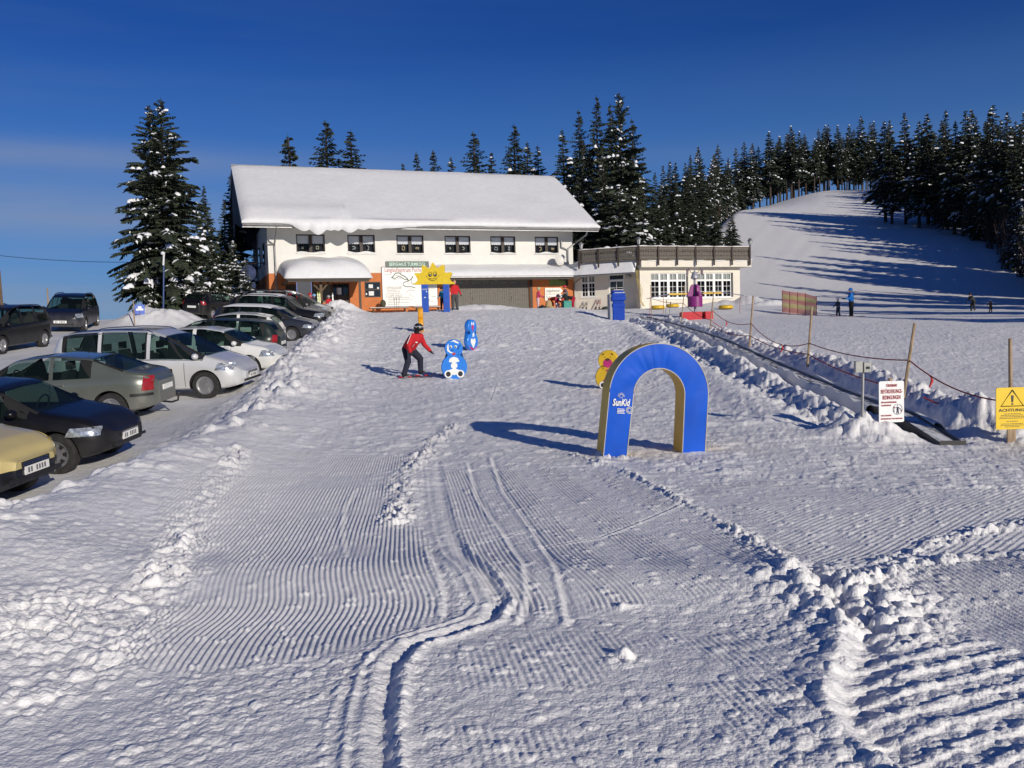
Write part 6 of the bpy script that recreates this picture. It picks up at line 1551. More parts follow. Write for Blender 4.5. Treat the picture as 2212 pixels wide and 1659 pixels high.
P = [(-rb * .40, zb + rb * .42), (-rb * .30, zb + rb * .68), (0, zb + rb * .80), (rb * .30, zb + rb * .68), (rb * .42, zb + rb * .42), (rb * .14, zb + rb * .36), (rb * .13, zb - rb * .12), (rb * .48, zb - rb * .28), (rb * .22, zb - rb * .52), (0, zb - rb * .62), (-rb * .22, zb - rb * .52), (-rb * .5, zb - rb * .25), (-rb * .13, zb - rb * .12), (-rb * .14, zb + rb * .36)]
poly(b, P, yf); b.build('belly_print', M_foamw, t)
for sg in (-1, 1):
    b = MB(); disc(b, sg * rb * .46, zb - rb * .52, rb * .30, rb * .30, yf - .003); f = b.build('foot_print', M_foamw, t)
    b = MB(); disc(b, sg * rb * .46, zb - rb * .52, rb * .18, rb * .20, yf - .008); b.build('sole', M_ink, f)
    b = MB(); disc(b, sg * rb * .16, zb + rb * .12, rb * .09, rb * .17, yf - .004); b.build('paw_print', M_foamw, t)
b = MB()                                              # head: white tusk arc, brow patch, tongue, eyes
P = [(-rt * .55, zt_ + rt * .55), (-rt * .72, zt_ + rt * .2), (-rt * .70, zt_ - rt * .25), (-rt * .35, zt_ - rt * .52), (rt * .05, zt_ - rt * .50), (-rt * .30, zt_ - rt * .38), (-rt * .52, zt_ - rt * .15), (-rt * .52, zt_ + rt * .2)]
poly(b, P[::-1], yf); poly(b, [(-rt * .35, zt_ + rt * .72), (rt * .1, zt_ + rt * .93), (rt * .62, zt_ + rt * .62), (rt * .50, zt_ + rt * .50), (rt * .2, zt_ + rt * .62), (0, zt_ + rt * .75)], yf)
for sg in (-1, 1): disc(b, -rt * .02 + sg * rt * .26, zt_ + rt * .18, rt * .13, rt * .15, yf - .002)
b.build('face_print', M_foamw, t)
b = MB()
for sg in (-1, 1): disc(b, -rt * .04 + sg * rt * .26, zt_ + rt * .14, rt * .07, rt * .09, yf - .007)
b.tube([(rt * .48, yf - .004, zt_ - rt * .15), (rt * .52, yf - .004, zt_ + rt * .12), (rt * .78, yf - .004, zt_ + rt * .34)], .008, 5); b.tube([(-rt * .3, yf - .004, zt_ - rt * .15), (0, yf - .004, zt_ - rt * .22)], .007, 5); b.build('ink_lines', M_ink, t)
b = MB(); disc(b, rt * .02, zt_ - rt * .60, rt * .18, rt * .13, yf - .006, rot=.5); b.build('tongue', M_redbox, t)
# penguin, turned mostly edge-on
g = ground(1018, 756)
t, rb, rt, zb, zt_, yf, g = figure(1018, 756, px2h(67, g.y), 'blue penguin figure with white heart belly, turned nearly edge-on', face_frame(g) + R(55), M_sblue, ratio=(.60, .48), dep=.18)
b = MB(); poly(b, [(0, zb - rb * .75), (rb * .45, zb - rb * .1), (rb * .40, zb + rb * .28), (rb * .15, zb + rb * .30), (0, zb + rb * .12), (-rb * .15, zb + rb * .30), (-rb * .40, zb + rb * .28), (-rb * .45, zb - rb * .1)], yf); poly(b, [(-rb * .1, zb + rb * .45), (rb * .25, zb + rb * .55), (rb * .2, zb + rb * .95), (-rb * .05, zb + rb * .85)], yf); b.build('belly_print', M_foamw, t)
b = MB(); poly(b, [(-rt * .3, zt_ + rt * .1), (0, zt_ + rt * .25), (rt * .3, zt_ + rt * .1), (0, zt_ - rt * .7)], yf); b.build('beak_print', M_pink, t)
b = MB(); poly(b, [(-rb * .75, zb - rb * .45), (0, zb - rb * .95), (rb * .75, zb - rb * .45), (rb * .4, zb - rb * .88), (-rb * .4, zb - rb * .88)], yf + .001); b.build('feet_print', M_pink, t)
b = MB()
for sg in (-1, 1): disc(b, sg * rt * .2, zt_ + rt * .42, rt * .13, rt * .22, yf)
b.build('face_print', M_foamw, t)
# yellow bear behind the big arch
g = ground(1316, 842)
t, rb, rt, zb, zt_, yf, g = figure(1316, 842, px2h(88, g.y), 'yellow round bear figure with magenta muzzle half behind the blue arch', face_frame(g) + R(-14), M_yel, ratio=(.66, .50), dep=.15)
b = MB(); disc(b, rt * .0, zt_ - rt * .28, rt * .46, rt * .44, yf); poly(b, [(-rb * .2, zb + rb * .55), (rb * .15, zb + rb * .68), (rb * .4, zb + rb * .5), (rb * .15, zb + rb * .32)], yf); poly(b, [(-rb * .3, zb - rb * .12), (rb * .35, zb + .0), (rb * .5, zb - rb * .45), (-rb * .15, zb - rb * .7), (-rb * .5, zb - rb * .4)], yf); b.build('muzzle_print', M_pink, t)
b = MB(); disc(b, 0, zt_ + rt * .08, rt * .22, rt * .13, yf - .006)
for sg in (-1, 1): disc(b, sg * rt * .28, zt_ + rt * .32, rt * .035, rt * .05, yf); disc(b, sg * rt * .45, zt_ + rt * .6, rt * .13, rt * .06, yf, rot=-sg * .5)
b.build('face_print', mat('brown_print', (.09, .035, .015), rough=.6), t)
for sg in (-1, 1):
    b = MB(); disc(b, sg * rb * .42, zb - rb * .55, rb * .26, rb * .27, yf - .004); f = b.build('foot_print', M_foamw, t)
    b = MB(); disc(b, sg * rb * .42, zb - rb * .55, rb * .13, rb * .16, yf - .009); b.build('sole', M_ink, f)
# yellow figure seen from its edge
g = ground(910, 719)
t, rb, rt, zb, zt_, yf, g = figure(910, 719, px2h(55, g.y), 'narrow yellow figure seen edge-on, rising behind the skier helmet', face_frame(g) + R(86), mat('amber_vinyl', (.72, .34, .02), rough=.4), ratio=(.62, .46), dep=.20)
# sun arch
gl, gr = ground(920, 671), ground(963, 669.5)
gl = at(919.5, 671.5, 49.0); gr = at(965.5, 670, 49.0)
c_ = (gl + gr) / 2; c_.z = T(c_.x, c_.y); PXM = 49.0 / 1916; PW = (gr - gl).length
t = empty('sun_arch', c_, -.02, 'blue two-post arch topped by a yellow smiling half sun in front of the house', 'play arch')
zb0 = at(0, 612, 49).z; zlow = at(942, 612, 49.0).z - c_.z
for sg in (-1, 1):
    b = MB(); pw = .185 if sg < 0 else .17; b.b2((sg * PW / 2 - pw * (1 if sg < 0 else 1), -.12, -.25), (sg * PW / 2 + pw, .12, zlow + .02)); p_ = b.build('post', mat('royal_blue_vinyl', (.02, .085, .42), rough=.45, var=.08), t, bevel=.02)
    if sg < 0:
        text('SunKid', .13, M_foamw, 'lettering', p_, (-PW / 2, -.126, zlow * .80), width=.26, shear=.2)
        b = MB(); disc(b, -PW / 2 + .10, zlow * .72, .035, .035, -.126); b.build('print_dot', M_foamw, p_)
        b = MB(); b.b2((-PW / 2 - .05, -.126, zlow * .50), (-PW / 2 + .05, -.122, zlow * .53)); b.build('small_print', M_foamw, p_)
# outline of the half sun measured on the photo (pixels of an enlarged crop)
SP = [(880, 610), (955, 580), (1010, 530), (985, 465), (935, 385), (955, 370), (1040, 375), (1098, 355), (1100, 290), (1095, 215), (1125, 197), (1180, 225), (1240, 270), (1280, 255), (1300, 190), (1322, 145), (1345, 150), (1380, 200), (1420, 262), (1480, 240), (1540, 195), (1585, 200), (1590, 280), (1585, 355), (1640, 362), (1720, 352), (1755, 375), (1740, 420), (1700, 490), (1730, 540), (1800, 580), (1810, 605), (1700, 612), (1300, 612), (1000, 620)]
def sp(p): u, v = (1450 + p[0] * .1808) * .553, (1000 + p[1] * .1808) * .553; q = at(u, v, 49.0); return (q.x - c_.x, q.z - c_.z)
Q = [sp(p) for p in SP]; Qs = []
for i in range(len(Q)):                               # round the tips a little
    a, b_, c2 = Q[i - 1], Q[i], Q[(i + 1) % len(Q)]
    Qs += [(lerpf(b_[0], a[0], .22), lerpf(b_[1], a[1], .22)), b_, (lerpf(b_[0], c2[0], .22), lerpf(b_[1], c2[1], .22))]
b = MB(); b.prism(Qs[::-1], -.14, .14, 0); b.build('sun_panel', mat('sun_yellow', (.70, .50, .02), rough=.45, var=.06), t, bevel=.012)
fc = sp((1335, 420)); b = MB(); by = -.162
def circ(b, cx, cz_, rx, rz_, r_, a0=0, a1=6.2832, n=20): b.tube([(cx + rx * math.cos(lerpf(a0, a1, i / n)), by, cz_ + rz_ * math.sin(lerpf(a0, a1, i / n))) for i in range(n + 1)], r_, 5)
for sg in (-1, 1):
    ex = fc[0] + sg * .137; circ(b, ex, fc[1] + .055, .098, .125, .009); disc(b, ex, fc[1] + .00, .062, .075, by - .004)
circ(b, fc[0], fc[1] - .09, .24, .20, .011, math.pi * 1.08, math.pi * 1.92); circ(b, fc[0], fc[1] - .155, .17, .035, .009, math.pi, math.pi * 2)
circ(b, fc[0] - .30, fc[1] - .02, .06, .07, .007, math.pi * .9, math.pi * 1.6, 6); circ(b, fc[0] + .30, fc[1] - .02, .06, .07, .007, math.pi * 1.4, math.pi * 2.1, 6)
fo = b.build('face_lines', M_ink, t)
b = MB()
for sg in (-1, 1): disc(b, fc[0] + sg * .137 + .022 * -sg, fc[1] + .012, .018, .025, by - .010)
b.build('eye_highlight', M_foamw, fo)

# ------------------------------------------------------------------ conveyor
bz = [(BELT0 + (BELT1 - BELT0) * k / 36.) for k in range(37)]
dv = (BELT1 - BELT0) / np.linalg.norm(BELT1 - BELT0); nv = np.array([dv[1], -dv[0]])
t = empty('conveyor_lift', (BELT0[0], BELT0[1], float(base(*BELT0))), 0, 'long black rubber conveyor lift running uphill between two snow banks', 'conveyor')
BW = .52
def bpnt(s, e, dz):
    e = e * BW; p = BELT0 + dv * s + nv * e; return (p[0] - BELT0[0], p[1] - BELT0[1], float(base(p[0], p[1])) - t.location.z + dz)
Lb = np.linalg.norm(BELT1 - BELT0); S_ = [Lb * k / 60 for k in range(61)]
hgt = lambda s: -.02 + .28 * min(1, s / 1.7)
b = MB(); b.grid([[bpnt(s, -.27, hgt(s)), bpnt(s, 0, hgt(s) + .004), bpnt(s, .27, hgt(s))] for s in S_]); b.build('belt', mat('conveyor_rubber', (.30, .30, .31), rough=.75, var=.5, scale=12, col2=(.74, .74, .75), contrast=(.38, .6), stretch=(1, .25, 1)), t, smooth=True)
for sg in (-1, 1):
    b = MB(); b.grid([[bpnt(s, sg * .27, hgt(s) + .0), bpnt(s, sg * .29, hgt(s) + .025), bpnt(s, sg * .36, hgt(s) + .025), bpnt(s, sg * .36, -.15)] for s in S_]); b.build('side_rail', M_trim, t, smooth=True, angle=30)
b = MB(); b.grid([[bpnt(s, -.33, hgt(s) + .02), bpnt(s, -.37, hgt(s) + .035 + .02 * math.sin(s * 2.7)), bpnt(s, -.48, hgt(s) + .06 + .05 * math.sin(s * 1.9) + .04 * math.sin(s * 7.3)), bpnt(s, -.72, .0)] for s in [2.6 + (Lb - 2.6) * k / 150 for k in range(0, 151)]]); b.build('drifted_snow', M_snow, t, smooth=True)
b = MB(); b.grid([[bpnt(s, .29, hgt(s) + .030), bpnt(s, .33, hgt(s) + .06 + .02 * math.sin(s * 3)), bpnt(s, .50, hgt(s) + .02 + .03 * math.sin(s * 2.1)), bpnt(s, .75, .0)] for s in [Lb * k / 150 for k in range(4, 151)]]); b.build('drifted_snow', M_snow, t, smooth=True)
b = MB(); b.grid([[bpnt(s, -.37, -.1), bpnt(s, .37, -.1)] for s in (0, Lb)]); b.add([bpnt(0, -.36, -.1), bpnt(0, .36, -.1), bpnt(0, .36, .05), bpnt(0, -.36, .05)], [(0, 1, 2, 3)]); b.build('end_plate', M_trim, t)
# padded blue column at its top
g = ground(1334, 691); H_ = px2h(63, g.y); W_ = px2h(27, g.y)
t = empty('padded_column', (g.x, g.y, g.z - .03), R(6), 'tall blue padded column with stacked cushions and snow caps at the conveyor top', 'padded column')
M_pad = mat('deep_blue_pad', (.008, .05, .36), spec=.15, rough=.6, var=.10, scale=3)
zz = [0, .44, .56, .66, .80, .92, 1.0]
for k in range(6):
    z0, z1 = zz[k] * H_, zz[k + 1] * H_; o_ = (.0, .02, -.02, .05, .03, -.04)[k]
    b = MB(); b.b2((-W_ / 2 + .02 - o_, -.30 - o_ * 1.2, z0 + .01), (W_ / 2 + o_, .32, z1 + .03)); b.build('pad', M_pad, t, bevel=.04)
b = MB(); b.b2((-W_ / 2 - .12, -.25, 0), (-W_ / 2 + .03, .30, H_ * .9)); b.build('side_cushion', mat('grey_cushion', (.30, .32, .36), rough=.7), t, bevel=.03)
b = MB(); b.b2((-W_ / 2 + .1, -.37, H_ * .925), (W_ / 2, -.20, H_ * .945)); b.b2((-W_ / 2 + .08, -.32, H_ + .035), (W_ / 2 - .05, .2, H_ + .065)); b.build('snow_cap', M_snow, t, bevel=.012)
# control box on a post
g = ground(1862, 906); H_ = px2h(128, g.y)
t = empty('control_post', g, R(-10), 'thin metal post with a small grey switch box on top beside the conveyor', 'post')
b = MB(); b.tube([(0, 0, -.1), (.02, 0, H_ * .9)], .022, 8); b.build('pole', M_metal, t)
b = MB(); b.b2((-.10, -.07, H_ * .80), (.0, .07, H_ * .99)); b.b2((.02, -.07, H_ * .80), (.12, .05, H_ * .97)); bx_ = b.build('switch_box', mat('box_grey', (.42, .42, .38), rough=.6), t, bevel=.008)
b = MB(); b.b2((.05, -.078, H_ * .86), (.10, -.071, H_ * .90)); b.build('switch', M_ink, bx_)

# ------------------------------------------------------------------ stakes and ropes
stakes = []
SG = 'wooden rope stakes along the conveyor'
for i, (bu, bv, tu, tv, lab) in enumerate(((1408, 690, 1405, 615, 'thin wooden rope stake before the left lattice window of the wing'), (1472, 697, 1479, 616, 'thin wooden rope stake leaning right, between window and purple carousel'), (1534, 709, 1542, 630, 'wooden rope stake just right of the carousel'),
                                           (1619, 750, 1627, 639, 'wooden rope stake at the right end of the wing'), (1744, 794, 1754, 662, 'wooden rope stake in front of the striped wind fence'), (1950, 868, 1976, 698, 'leaning wooden rope stake right behind the white notice'), (2184, 951, 2182, 731, 'tall wooden stake carrying the yellow warning sign'))):
    if bu > 1940 and bu < 1960: g = ground(bu, bv)
    else: g = ground(bu, bv)
    tp = at(tu, tv, g.y); rad = .022 if i < 3 else .028
    t = empty('rope_stake', g, 0, lab, 'stake', SG)
    d = tp - g; b = MB(); b.tube([-.12 * d, d * .5, d], [rad * 1.1, rad, rad * .92], 7); o = b.build('pole', M_wood, t, smooth=True)
    stakes.append((g, tp))
def rope(name, pts, r, lab, sag, grp='red ropes strung between the stakes', knots=()):
    o0 = Vector(pts[0]); t = empty(name, o0, 0, lab, 'rope', grp); b = MB(); P = []
    for i in range(len(pts) - 1):
        a, c2 = Vector(pts[i]), Vector(pts[i + 1]); n = 12; s_ = sag[i] if isinstance(sag, (list, tuple)) else sag
        for k in range(n + (i == len(pts) - 2)): f = k / n; q = a.lerp(c2, f); q.z -= s_ * 4 * f * (1 - f); P.append(q - o0)
    b.tube(P, r, 5); b.build('rope', M_rope, t, smooth=True)
    for k in knots:
        q = P[int(k * (len(P) - 1))]; b = MB(); b.tube([q, q + Vector((.03, 0, -.08)), q + Vector((-.02, 0, -.2))], [.02, .028, .012], 5); b.build('ribbon', mat('red_ribbon', (.55, .03, .03), rough=.6), t)
def onst(i, f): a, b_ = stakes[i]; return a.lerp(b_, f)
rope('barrier_rope', [onst(0, .62), onst(1, .52), onst(2, .22), at(1560, 708, stakes[2][0].y)], .013, 'upper red rope from the first to the third stake', [.10, .12, .02])
rope('barrier_rope', [onst(2, .50), onst(3, .46), onst(4, .40), onst(5, .53), onst(6, .38)], .012, 'upper red rope with ribbons running down from the third stake to the yellow sign', [.22, .30, .10, .16], knots=(.12, .40, .83))
rope('barrier_rope', [onst(2, .10), onst(3, .22), onst(4, .22), onst(5, .16)], .013, 'lower red rope sagging over the snow bank', [.12, .10, .10])
rope('barrier_rope', [at(1995, 858, 15.0), at(2060, 878, 14.6), at(2150, 895, 14.3)], .014, 'loose red rope lying on the bank between the two signs', .03)

# ------------------------------------------------------------------ signs
g = ground(1925, 916); Ys = g.y
a, c2 = at(1897, 826, Ys), at(1953, 908, Ys); w_, h_ = (c2.x - a.x), (at(1925, 823, Ys).z - at(1925, 912, Ys).z)
t = empty('conveyor_notice', g, R(4), 'white notice with red capitals and a round pictogram, before the black conveyor end', 'sign')
sx, z0 = a.x - g.x, at(1925, 912, Ys).z - g.z
b = MB(); b.tube([(w_ * .02, .03, -.3), (0, .03, h_ + z0 + .04)], .03, 7); b.build('pole', M_wood, t)
cx = (a.x + c2.x) / 2 - g.x
b = MB(); r_ = .025; n = 5; P = []
for (px_, pz_, a0) in ((cx + w_ / 2 - r_, z0 + r_, -90), (cx + w_ / 2 - r_, z0 + h_ - r_, 0), (cx - w_ / 2 + r_, z0 + h_ - r_, 90), (cx - w_ / 2 + r_, z0 + r_, 180)):
    for k in range(n + 1): an = R(a0 + 90 * k / n); P.append((px_ + r_ * math.cos(an), pz_ + r_ * math.sin(an)))
b.prism(P, -.012, .0); pn = b.build('panel', mat('notice_white', (.76, .76, .74), rough=.4, var=.02), t)
for s_, fz, wd, sz in (('FÖRDERBAND', .89, .44, .055), ('BEFÖRDERUNGS-', .745, .86, .085), ('BEDINGUNGEN', .60, .72, .085), ('FÜR DAS SCHIFÖRDERBAND', .485, .62, .030)):
    text(s_, sz, M_red, 'lettering', t, (cx - (.0 if wd > .7 else (.0 if wd < .5 else .08 * w_ * 1.4)), -.0145, z0 + h_ * fz), width=w_ * wd, bold=.0015)
text('"ZAUBERTEPPICH"', .030, M_red, 'lettering', t, (cx - w_ * .22, -.0145, z0 + h_ * .41), width=w_ * .42, bold=.001)
text('NUR STEHENDE', .030, M_red, 'lettering', t, (cx - w_ * .22, -.0145, z0 + h_ * .165), width=w_ * .42, bold=.001)
text('BEFÖRDERUNG VON PERSONEN', .030, M_red, 'lettering', t, (cx, -.0145, z0 + h_ * .085), width=w_ * .86, bold=.001)
qx, qz, qr = cx + w_ * .24, z0 + h_ * .31, w_ * .185
b = MB(); b.tube([(qx + qr * math.cos(k * .2618), -.015, qz + qr * 1.1 * math.sin(k * .2618)) for k in range(25)], .003, 5)
b.tube([(qx - .005, -.015, qz + qr * .75), (qx - .004, -.015, qz + qr * .74)], .013, 8); b.tube([(qx, -.015, qz + qr * .5), (qx, -.015, qz - qr * .1)], .013, 6)
b.tube([(qx - .008, -.015, qz - qr * .1), (qx - .012, -.015, qz - qr * .9)], .007, 5); b.tube([(qx + .008, -.015, qz - qr * .1), (qx + .012, -.015, qz - qr * .9)], .007, 5)
b.tube([(qx - .01, -.015, qz + qr * .4), (qx - .055, -.015, qz + qr * .3), (qx - .055, -.015, qz - qr * .6)], .005, 5); b.tube([(qx + .01, -.015, qz + qr * .4), (qx + .04, -.015, qz + qr * .1), (qx + .055, -.015, qz - qr * .3)], .005, 5)
b.build('pictogram', mat('pictogram_blue', (.03, .035, .09), rough=.5), t)
b = MB(); disc(b, qx - .055, qz + qr * .45, .011, .013, -.017); disc(b, qx + .058, qz - qr * .35, .011, .011, -.017); b.build('pictogram_dot', M_red, t)
b = MB()
for fz in (.97, .03): disc(b, cx, z0 + h_ * fz, .006, .006, -.016, n=8)
b.build('screw_head', M_metal, t)
# yellow warning sign
Ys = stakes[6][0].y - .07; a, c2 = at(2150, 883, Ys), at(2221, 883, Ys); w_ = c2.x - a.x; h_ = px2h(91, Ys); cx = (a.x + c2.x) / 2; cz_ = at(2184, 882, Ys).z
t = empty('warning_sign', (cx, Ys, cz_), R(2), 'yellow warning board with black triangle, cut by the right photo edge', 'sign')
b = MB(); P = []
for (px_, pz_, a0) in ((w_ / 2 - r_, -h_ / 2 + r_, -90), (w_ / 2 - r_, h_ / 2 - r_, 0), (-w_ / 2 + r_, h_ / 2 - r_, 90), (-w_ / 2 + r_, -h_ / 2 + r_, 180)):
    for k in range(n + 1): an = R(a0 + 90 * k / n); P.append((px_ + r_ * math.cos(an), pz_ + r_ * math.sin(an)))
b.prism(P, -.012, .0); b.build('panel', mat('warning_yellow', (.78, .52, .005), rough=.4, var=.03), t)
tr = [(0, h_ * .44), (-w_ * .35, h_ * .055), (w_ * .35, h_ * .055)]
b = MB(); b.tube([(p[0], -.014, p[1]) for p in tr + tr[:1]], .010, 5); b.prism([(-.012, h_ * .145), (.012, h_ * .145), (.020, h_ * .31), (-.020, h_ * .31)], -.016, -.0125); disc(b, 0, h_ * .105, .014, .014, -.016); b.build('triangle', M_blk, t)
text('ACHTUNG!', .058, M_blk, 'lettering', t, (0, -.0145, -h_ * .045), width=w_ * .84, bold=.001)
b = MB()
for k, (fz, wd) in enumerate(((-.13, .52), (-.165, .70), (-.20, .74), (-.235, .80), (-.31, .36), (-.37, .66), (-.405, .72), (-.44, .44))):
    xx = -w_ * wd / 2
    while xx < w_ * wd / 2: l_ = rng.uniform(.018, .045); b.b2((xx, -.0145, h_ * fz - .004), (min(w_ * wd / 2, xx + l_), -.0125, h_ * fz + .004)); xx += l_ + .008
b.build('small_print', M_blk, t)
b = MB(); b.b2((-.06, -.005, -h_ / 2 - .25), (.06, .02, -h_ / 2 - .002)); b.build('backing_board', M_wood, t)

# ------------------------------------------------------------------ carousel
g = ground(1500, 690); Yc = g.y + .8; k_ = Yc / 1916.
g = onto(at(1502, 690, Yc).x, Yc)
t = empty('carousel', g, 0, 'purple drum carousel with yellow arms and grey cap on red block feet', 'carousel')
M_purp = mat('purple_paint', (.22, .02, .17), rough=.4, var=.08); M_gry = mat('grey_paint_metal', (.25, .25, .30), rough=.45, metal=.3)
def cz2(v): return at(1502, v, Yc).z - g.z
for (x0, x1, y0, y1) in ((-.98, .12, -1.25, -.45), (.28, .72, -1.30, -.1), (-.2, .4, .1, .9)):
    b = MB(); b.b2((x0, y0, -.15), (x1, y1, cz2(674))); b.build('foot_block', M_redbox, t, bevel=.03)
b = MB(); b.tube([(0, 0, 0), (0, 0, cz2(590))], .065, 12); b.build('mast', M_gry, t, smooth=True)
b = MB(); b.lathe([(.001, cz2(663)), (.41, cz2(663)), (.41, cz2(641)), (.37, cz2(640)), (.001, cz2(640))], 32); b.build('drum', M_purp, t, smooth=True, angle=40)
for k in range(4):
    a = k * math.pi / 2 + .3; Mx = Matrix.Rotation(a, 4, 'Z')
    P = [(.07, cz2(640)), (.42, cz2(640)), (.50, cz2(636)), (.44, cz2(632)), (.34, cz2(630)), (.30, cz2(622)), (.22, cz2(616)), (.11, cz2(614)), (.07, cz2(618))]
    b = MB(); b.prism(P, -.04, .04, 0, Mx); b.build('crown_fin', M_purp, t)
b = MB(); b.lathe([(.07, cz2(604)), (.22, cz2(601)), (.20, cz2(598)), (.12, cz2(588)), (.04, cz2(586)), (.02, cz2(584))], 20); b.build('cap', mat('cap_grey', (.42, .42, .46), rough=.4, metal=.4), t, smooth=True, angle=50)
zA = cz2(634)
AE = [(-2.75, -.35, -.22), (2.75, .1, -.18), (-1.6, 1.6, 0)]
for (ax_, ay_, dz_) in AE:
    d = Vector((ax_, ay_, 0)).normalized(); L_ = math.hypot(ax_, ay_)
    b = MB(); Mx = Matrix.Translation((0, 0, zA)) @ Matrix.Rotation(math.atan2(ay_, ax_), 4, 'Z'); b.b2((.46, -.045, -.045), (1.5, .045, .045), 0, Mx); b.build('arm_sleeve', M_yel, t)
    b = MB(); b.tube([d * .05 + Vector((0, 0, zA)), d * 1.6 + Vector((0, 0, zA)), d * L_ + Vector((0, 0, zA + dz_))], .028, 6)
    b.build('arm', M_gry, t)
    b = MB(); e = d * (L_ * .93) + Vector((0, 0, zA + dz_ * .8)); zt2 = T(g.x + e.x, g.y + e.y) - g.z + .2
    b.tube([e, Vector((e.x - .05, e.y, zt2))], .012, 4); b.build('tow_cord', M_rope, t)
for (dx, hz_) in ((-.42, .45), (.42, .55)):
    b = MB(); b.tube([(0, 0, cz2(592)), (dx * .5, 0, cz2(588)), (dx * .8, -.05, cz2(579))], .02, 5); b.build('flag_stick', M_timber, t)
    b = MB(); b.add([(dx * .75, -.05, cz2(577)), (dx * 1.15, -.05, cz2(582)), (dx * 1.1, .0, cz2(597)), (dx * .80, .02, cz2(592))], [(0, 1, 2, 3)]); b.build('flag', mat('flag_grey', (.20, .16, .18), rough=.8, var=.4, scale=6), t)
b = MB(); b.tube([(0, 0, cz2(586)), (.03, 0, cz2(560))], .012, 4); b.tube([(.03, 0, cz2(576)), (.05, 0, cz2(564))], [.05, .01], 5); b.build('pennant', M_gry, t)
for (u_, v_, lab) in ((1423, 669, 'yellow snow tube on the snow, leftmost under the carousel arms'), (1455, 665, 'yellow snow tube behind the leftmost one, left of the purple drum'), (1571, 669, 'yellow snow tube on the snow right of the carousel')):
    gg = ground(u_, v_); r0 = px2h(15.5, gg.y) * (1 if u_ != 1455 else .9)
    tt = empty('snow_tube', (gg.x, gg.y + r0 * .8, T(gg.x, gg.y + r0 * .8) + .0), 0, lab, 'tube', 'snow tubes towed by the carousel')
    b = MB(); mm = .13; P = [(r0 - mm + mm * math.cos(a), .13 + .12 * math.sin(a)) for a in [math.pi + 6.2832 * k / 16 for k in range(17)]]; b.lathe(P, 28); b.f = b.f[:-2]; b.m = b.m[:-2]; b.build('ring', M_yel, tt, smooth=True, angle=180)
    b = MB(); b.lathe([(.001, .03), (r0 - .14, .03), (r0 - .06, .0), (r0 - .02, .10), (r0 - .10, .06), (.001, .06)], 28); b.build('base_sheet', M_trim, tt, smooth=True)
# two ski poles stuck in the snow left of the carousel
def ski_pole(p0, p1, lab, grp=None, r=.011, name='ski_pole'):
    t = empty(name, p0, 0, lab, 'ski pole', grp); d = Vector(p1) - Vector(p0)
    b = MB(); b.tube([(0, 0, 0), d * .86], [r * .7, r], 6); b.build('shaft', M_metal if r > .0115 else mat('pole_black', (.03, .03, .035), rough=.4), t)
    b = MB(); b.tube([d * .85, d], r * 1.9, 6); b.tube([d * .84, d * .80 + Vector((.03, 0, -.03)), d * .72], .006, 4); b.build('grip', M_trim, t)
    b = MB(); b.tube([d * .05, d * .06], r * 3.6, 8); b.build('basket', M_trim, t)
    return t
for (u0, v0, u1, v1) in ((1436, 688, 1440, 648), (1444, 688, 1449, 652)):
    g_ = ground(u0, v0); ski_pole(g_, at(u1, v1, g_.y), 'pale ski pole stuck upright in the snow left of the carousel, %s one' % ('left' if u0 < 1440 else 'right'), 'ski poles by the carousel')
# poles leaning by the trail map
for k, (u0, u1) in enumerate(((853, 851), (857, 856), (861, 862))):
    g_ = at(u0, 668, 56.0); g_.z = T(g_.x, g_.y); ski_pole(g_, at(u1, 643, 56.2), 'one of three ski poles standing in front of the trail map', 'ski poles before the trail map', name='ski_pole')

# ------------------------------------------------------------------ striped wind fence
def mesh_mat(n_, c_):
    if n_ in MATS: return MATS[n_]
    m = mat(n_, c_, rough=.8, var=.12, scale=20); nt = m.node_tree; tr_ = nt.nodes.new('ShaderNodeBsdfTranslucent'); tr_.inputs[0].default_value = c_ + (1,)
    tp_ = nt.nodes.new('ShaderNodeBsdfTransparent'); m1 = nt.nodes.new('ShaderNodeMixShader'); m2 = nt.nodes.new('ShaderNodeMixShader'); m1.inputs[0].default_value = .45; m2.inputs[0].default_value = .10
    nt.links.new(nt.nodes['Principled BSDF'].outputs[0], m1.inputs[1]); nt.links.new(tr_.outputs[0], m1.inputs[2]); nt.links.new(m1.outputs[0], m2.inputs[1]); nt.links.new(tp_.outputs[0], m2.inputs[2]); nt.links.new(m2.outputs[0], nt.nodes['Material Output'].inputs[0]); return m
FP = [(1690, 671, 627), (1706, 673, 630), (1723, 675, 632), (1740, 677, 634), (1764, 680, 641)]
g0 = ground(1690, 671); Y0_ = 51.5
base_y = [51.8, 51.2, 50.5, 49.8, 49.0]
t = empty('wind_fence', onto(at(1690, 671, base_y[0]).x, base_y[0]), 0, 'low pink and yellow striped mesh fence on the slope right of the wing', 'fence')
tops_, bots_ = [], []
for (u_, vb, vt), yy in zip(FP, base_y):
    p = at(u_, vb, yy); p.z = T(p.x, p.y); q = Vector(p); q.z = at(u_, vt, yy).z
    tops_.append(q - t.location); bots_.append(p - t.location)
    b = MB(); b.tube([p - t.location - Vector((0, 0, .1)), q - t.location + Vector((0, 0, .02))], .016, 6); b.build('fence_stake', M_rope, t)
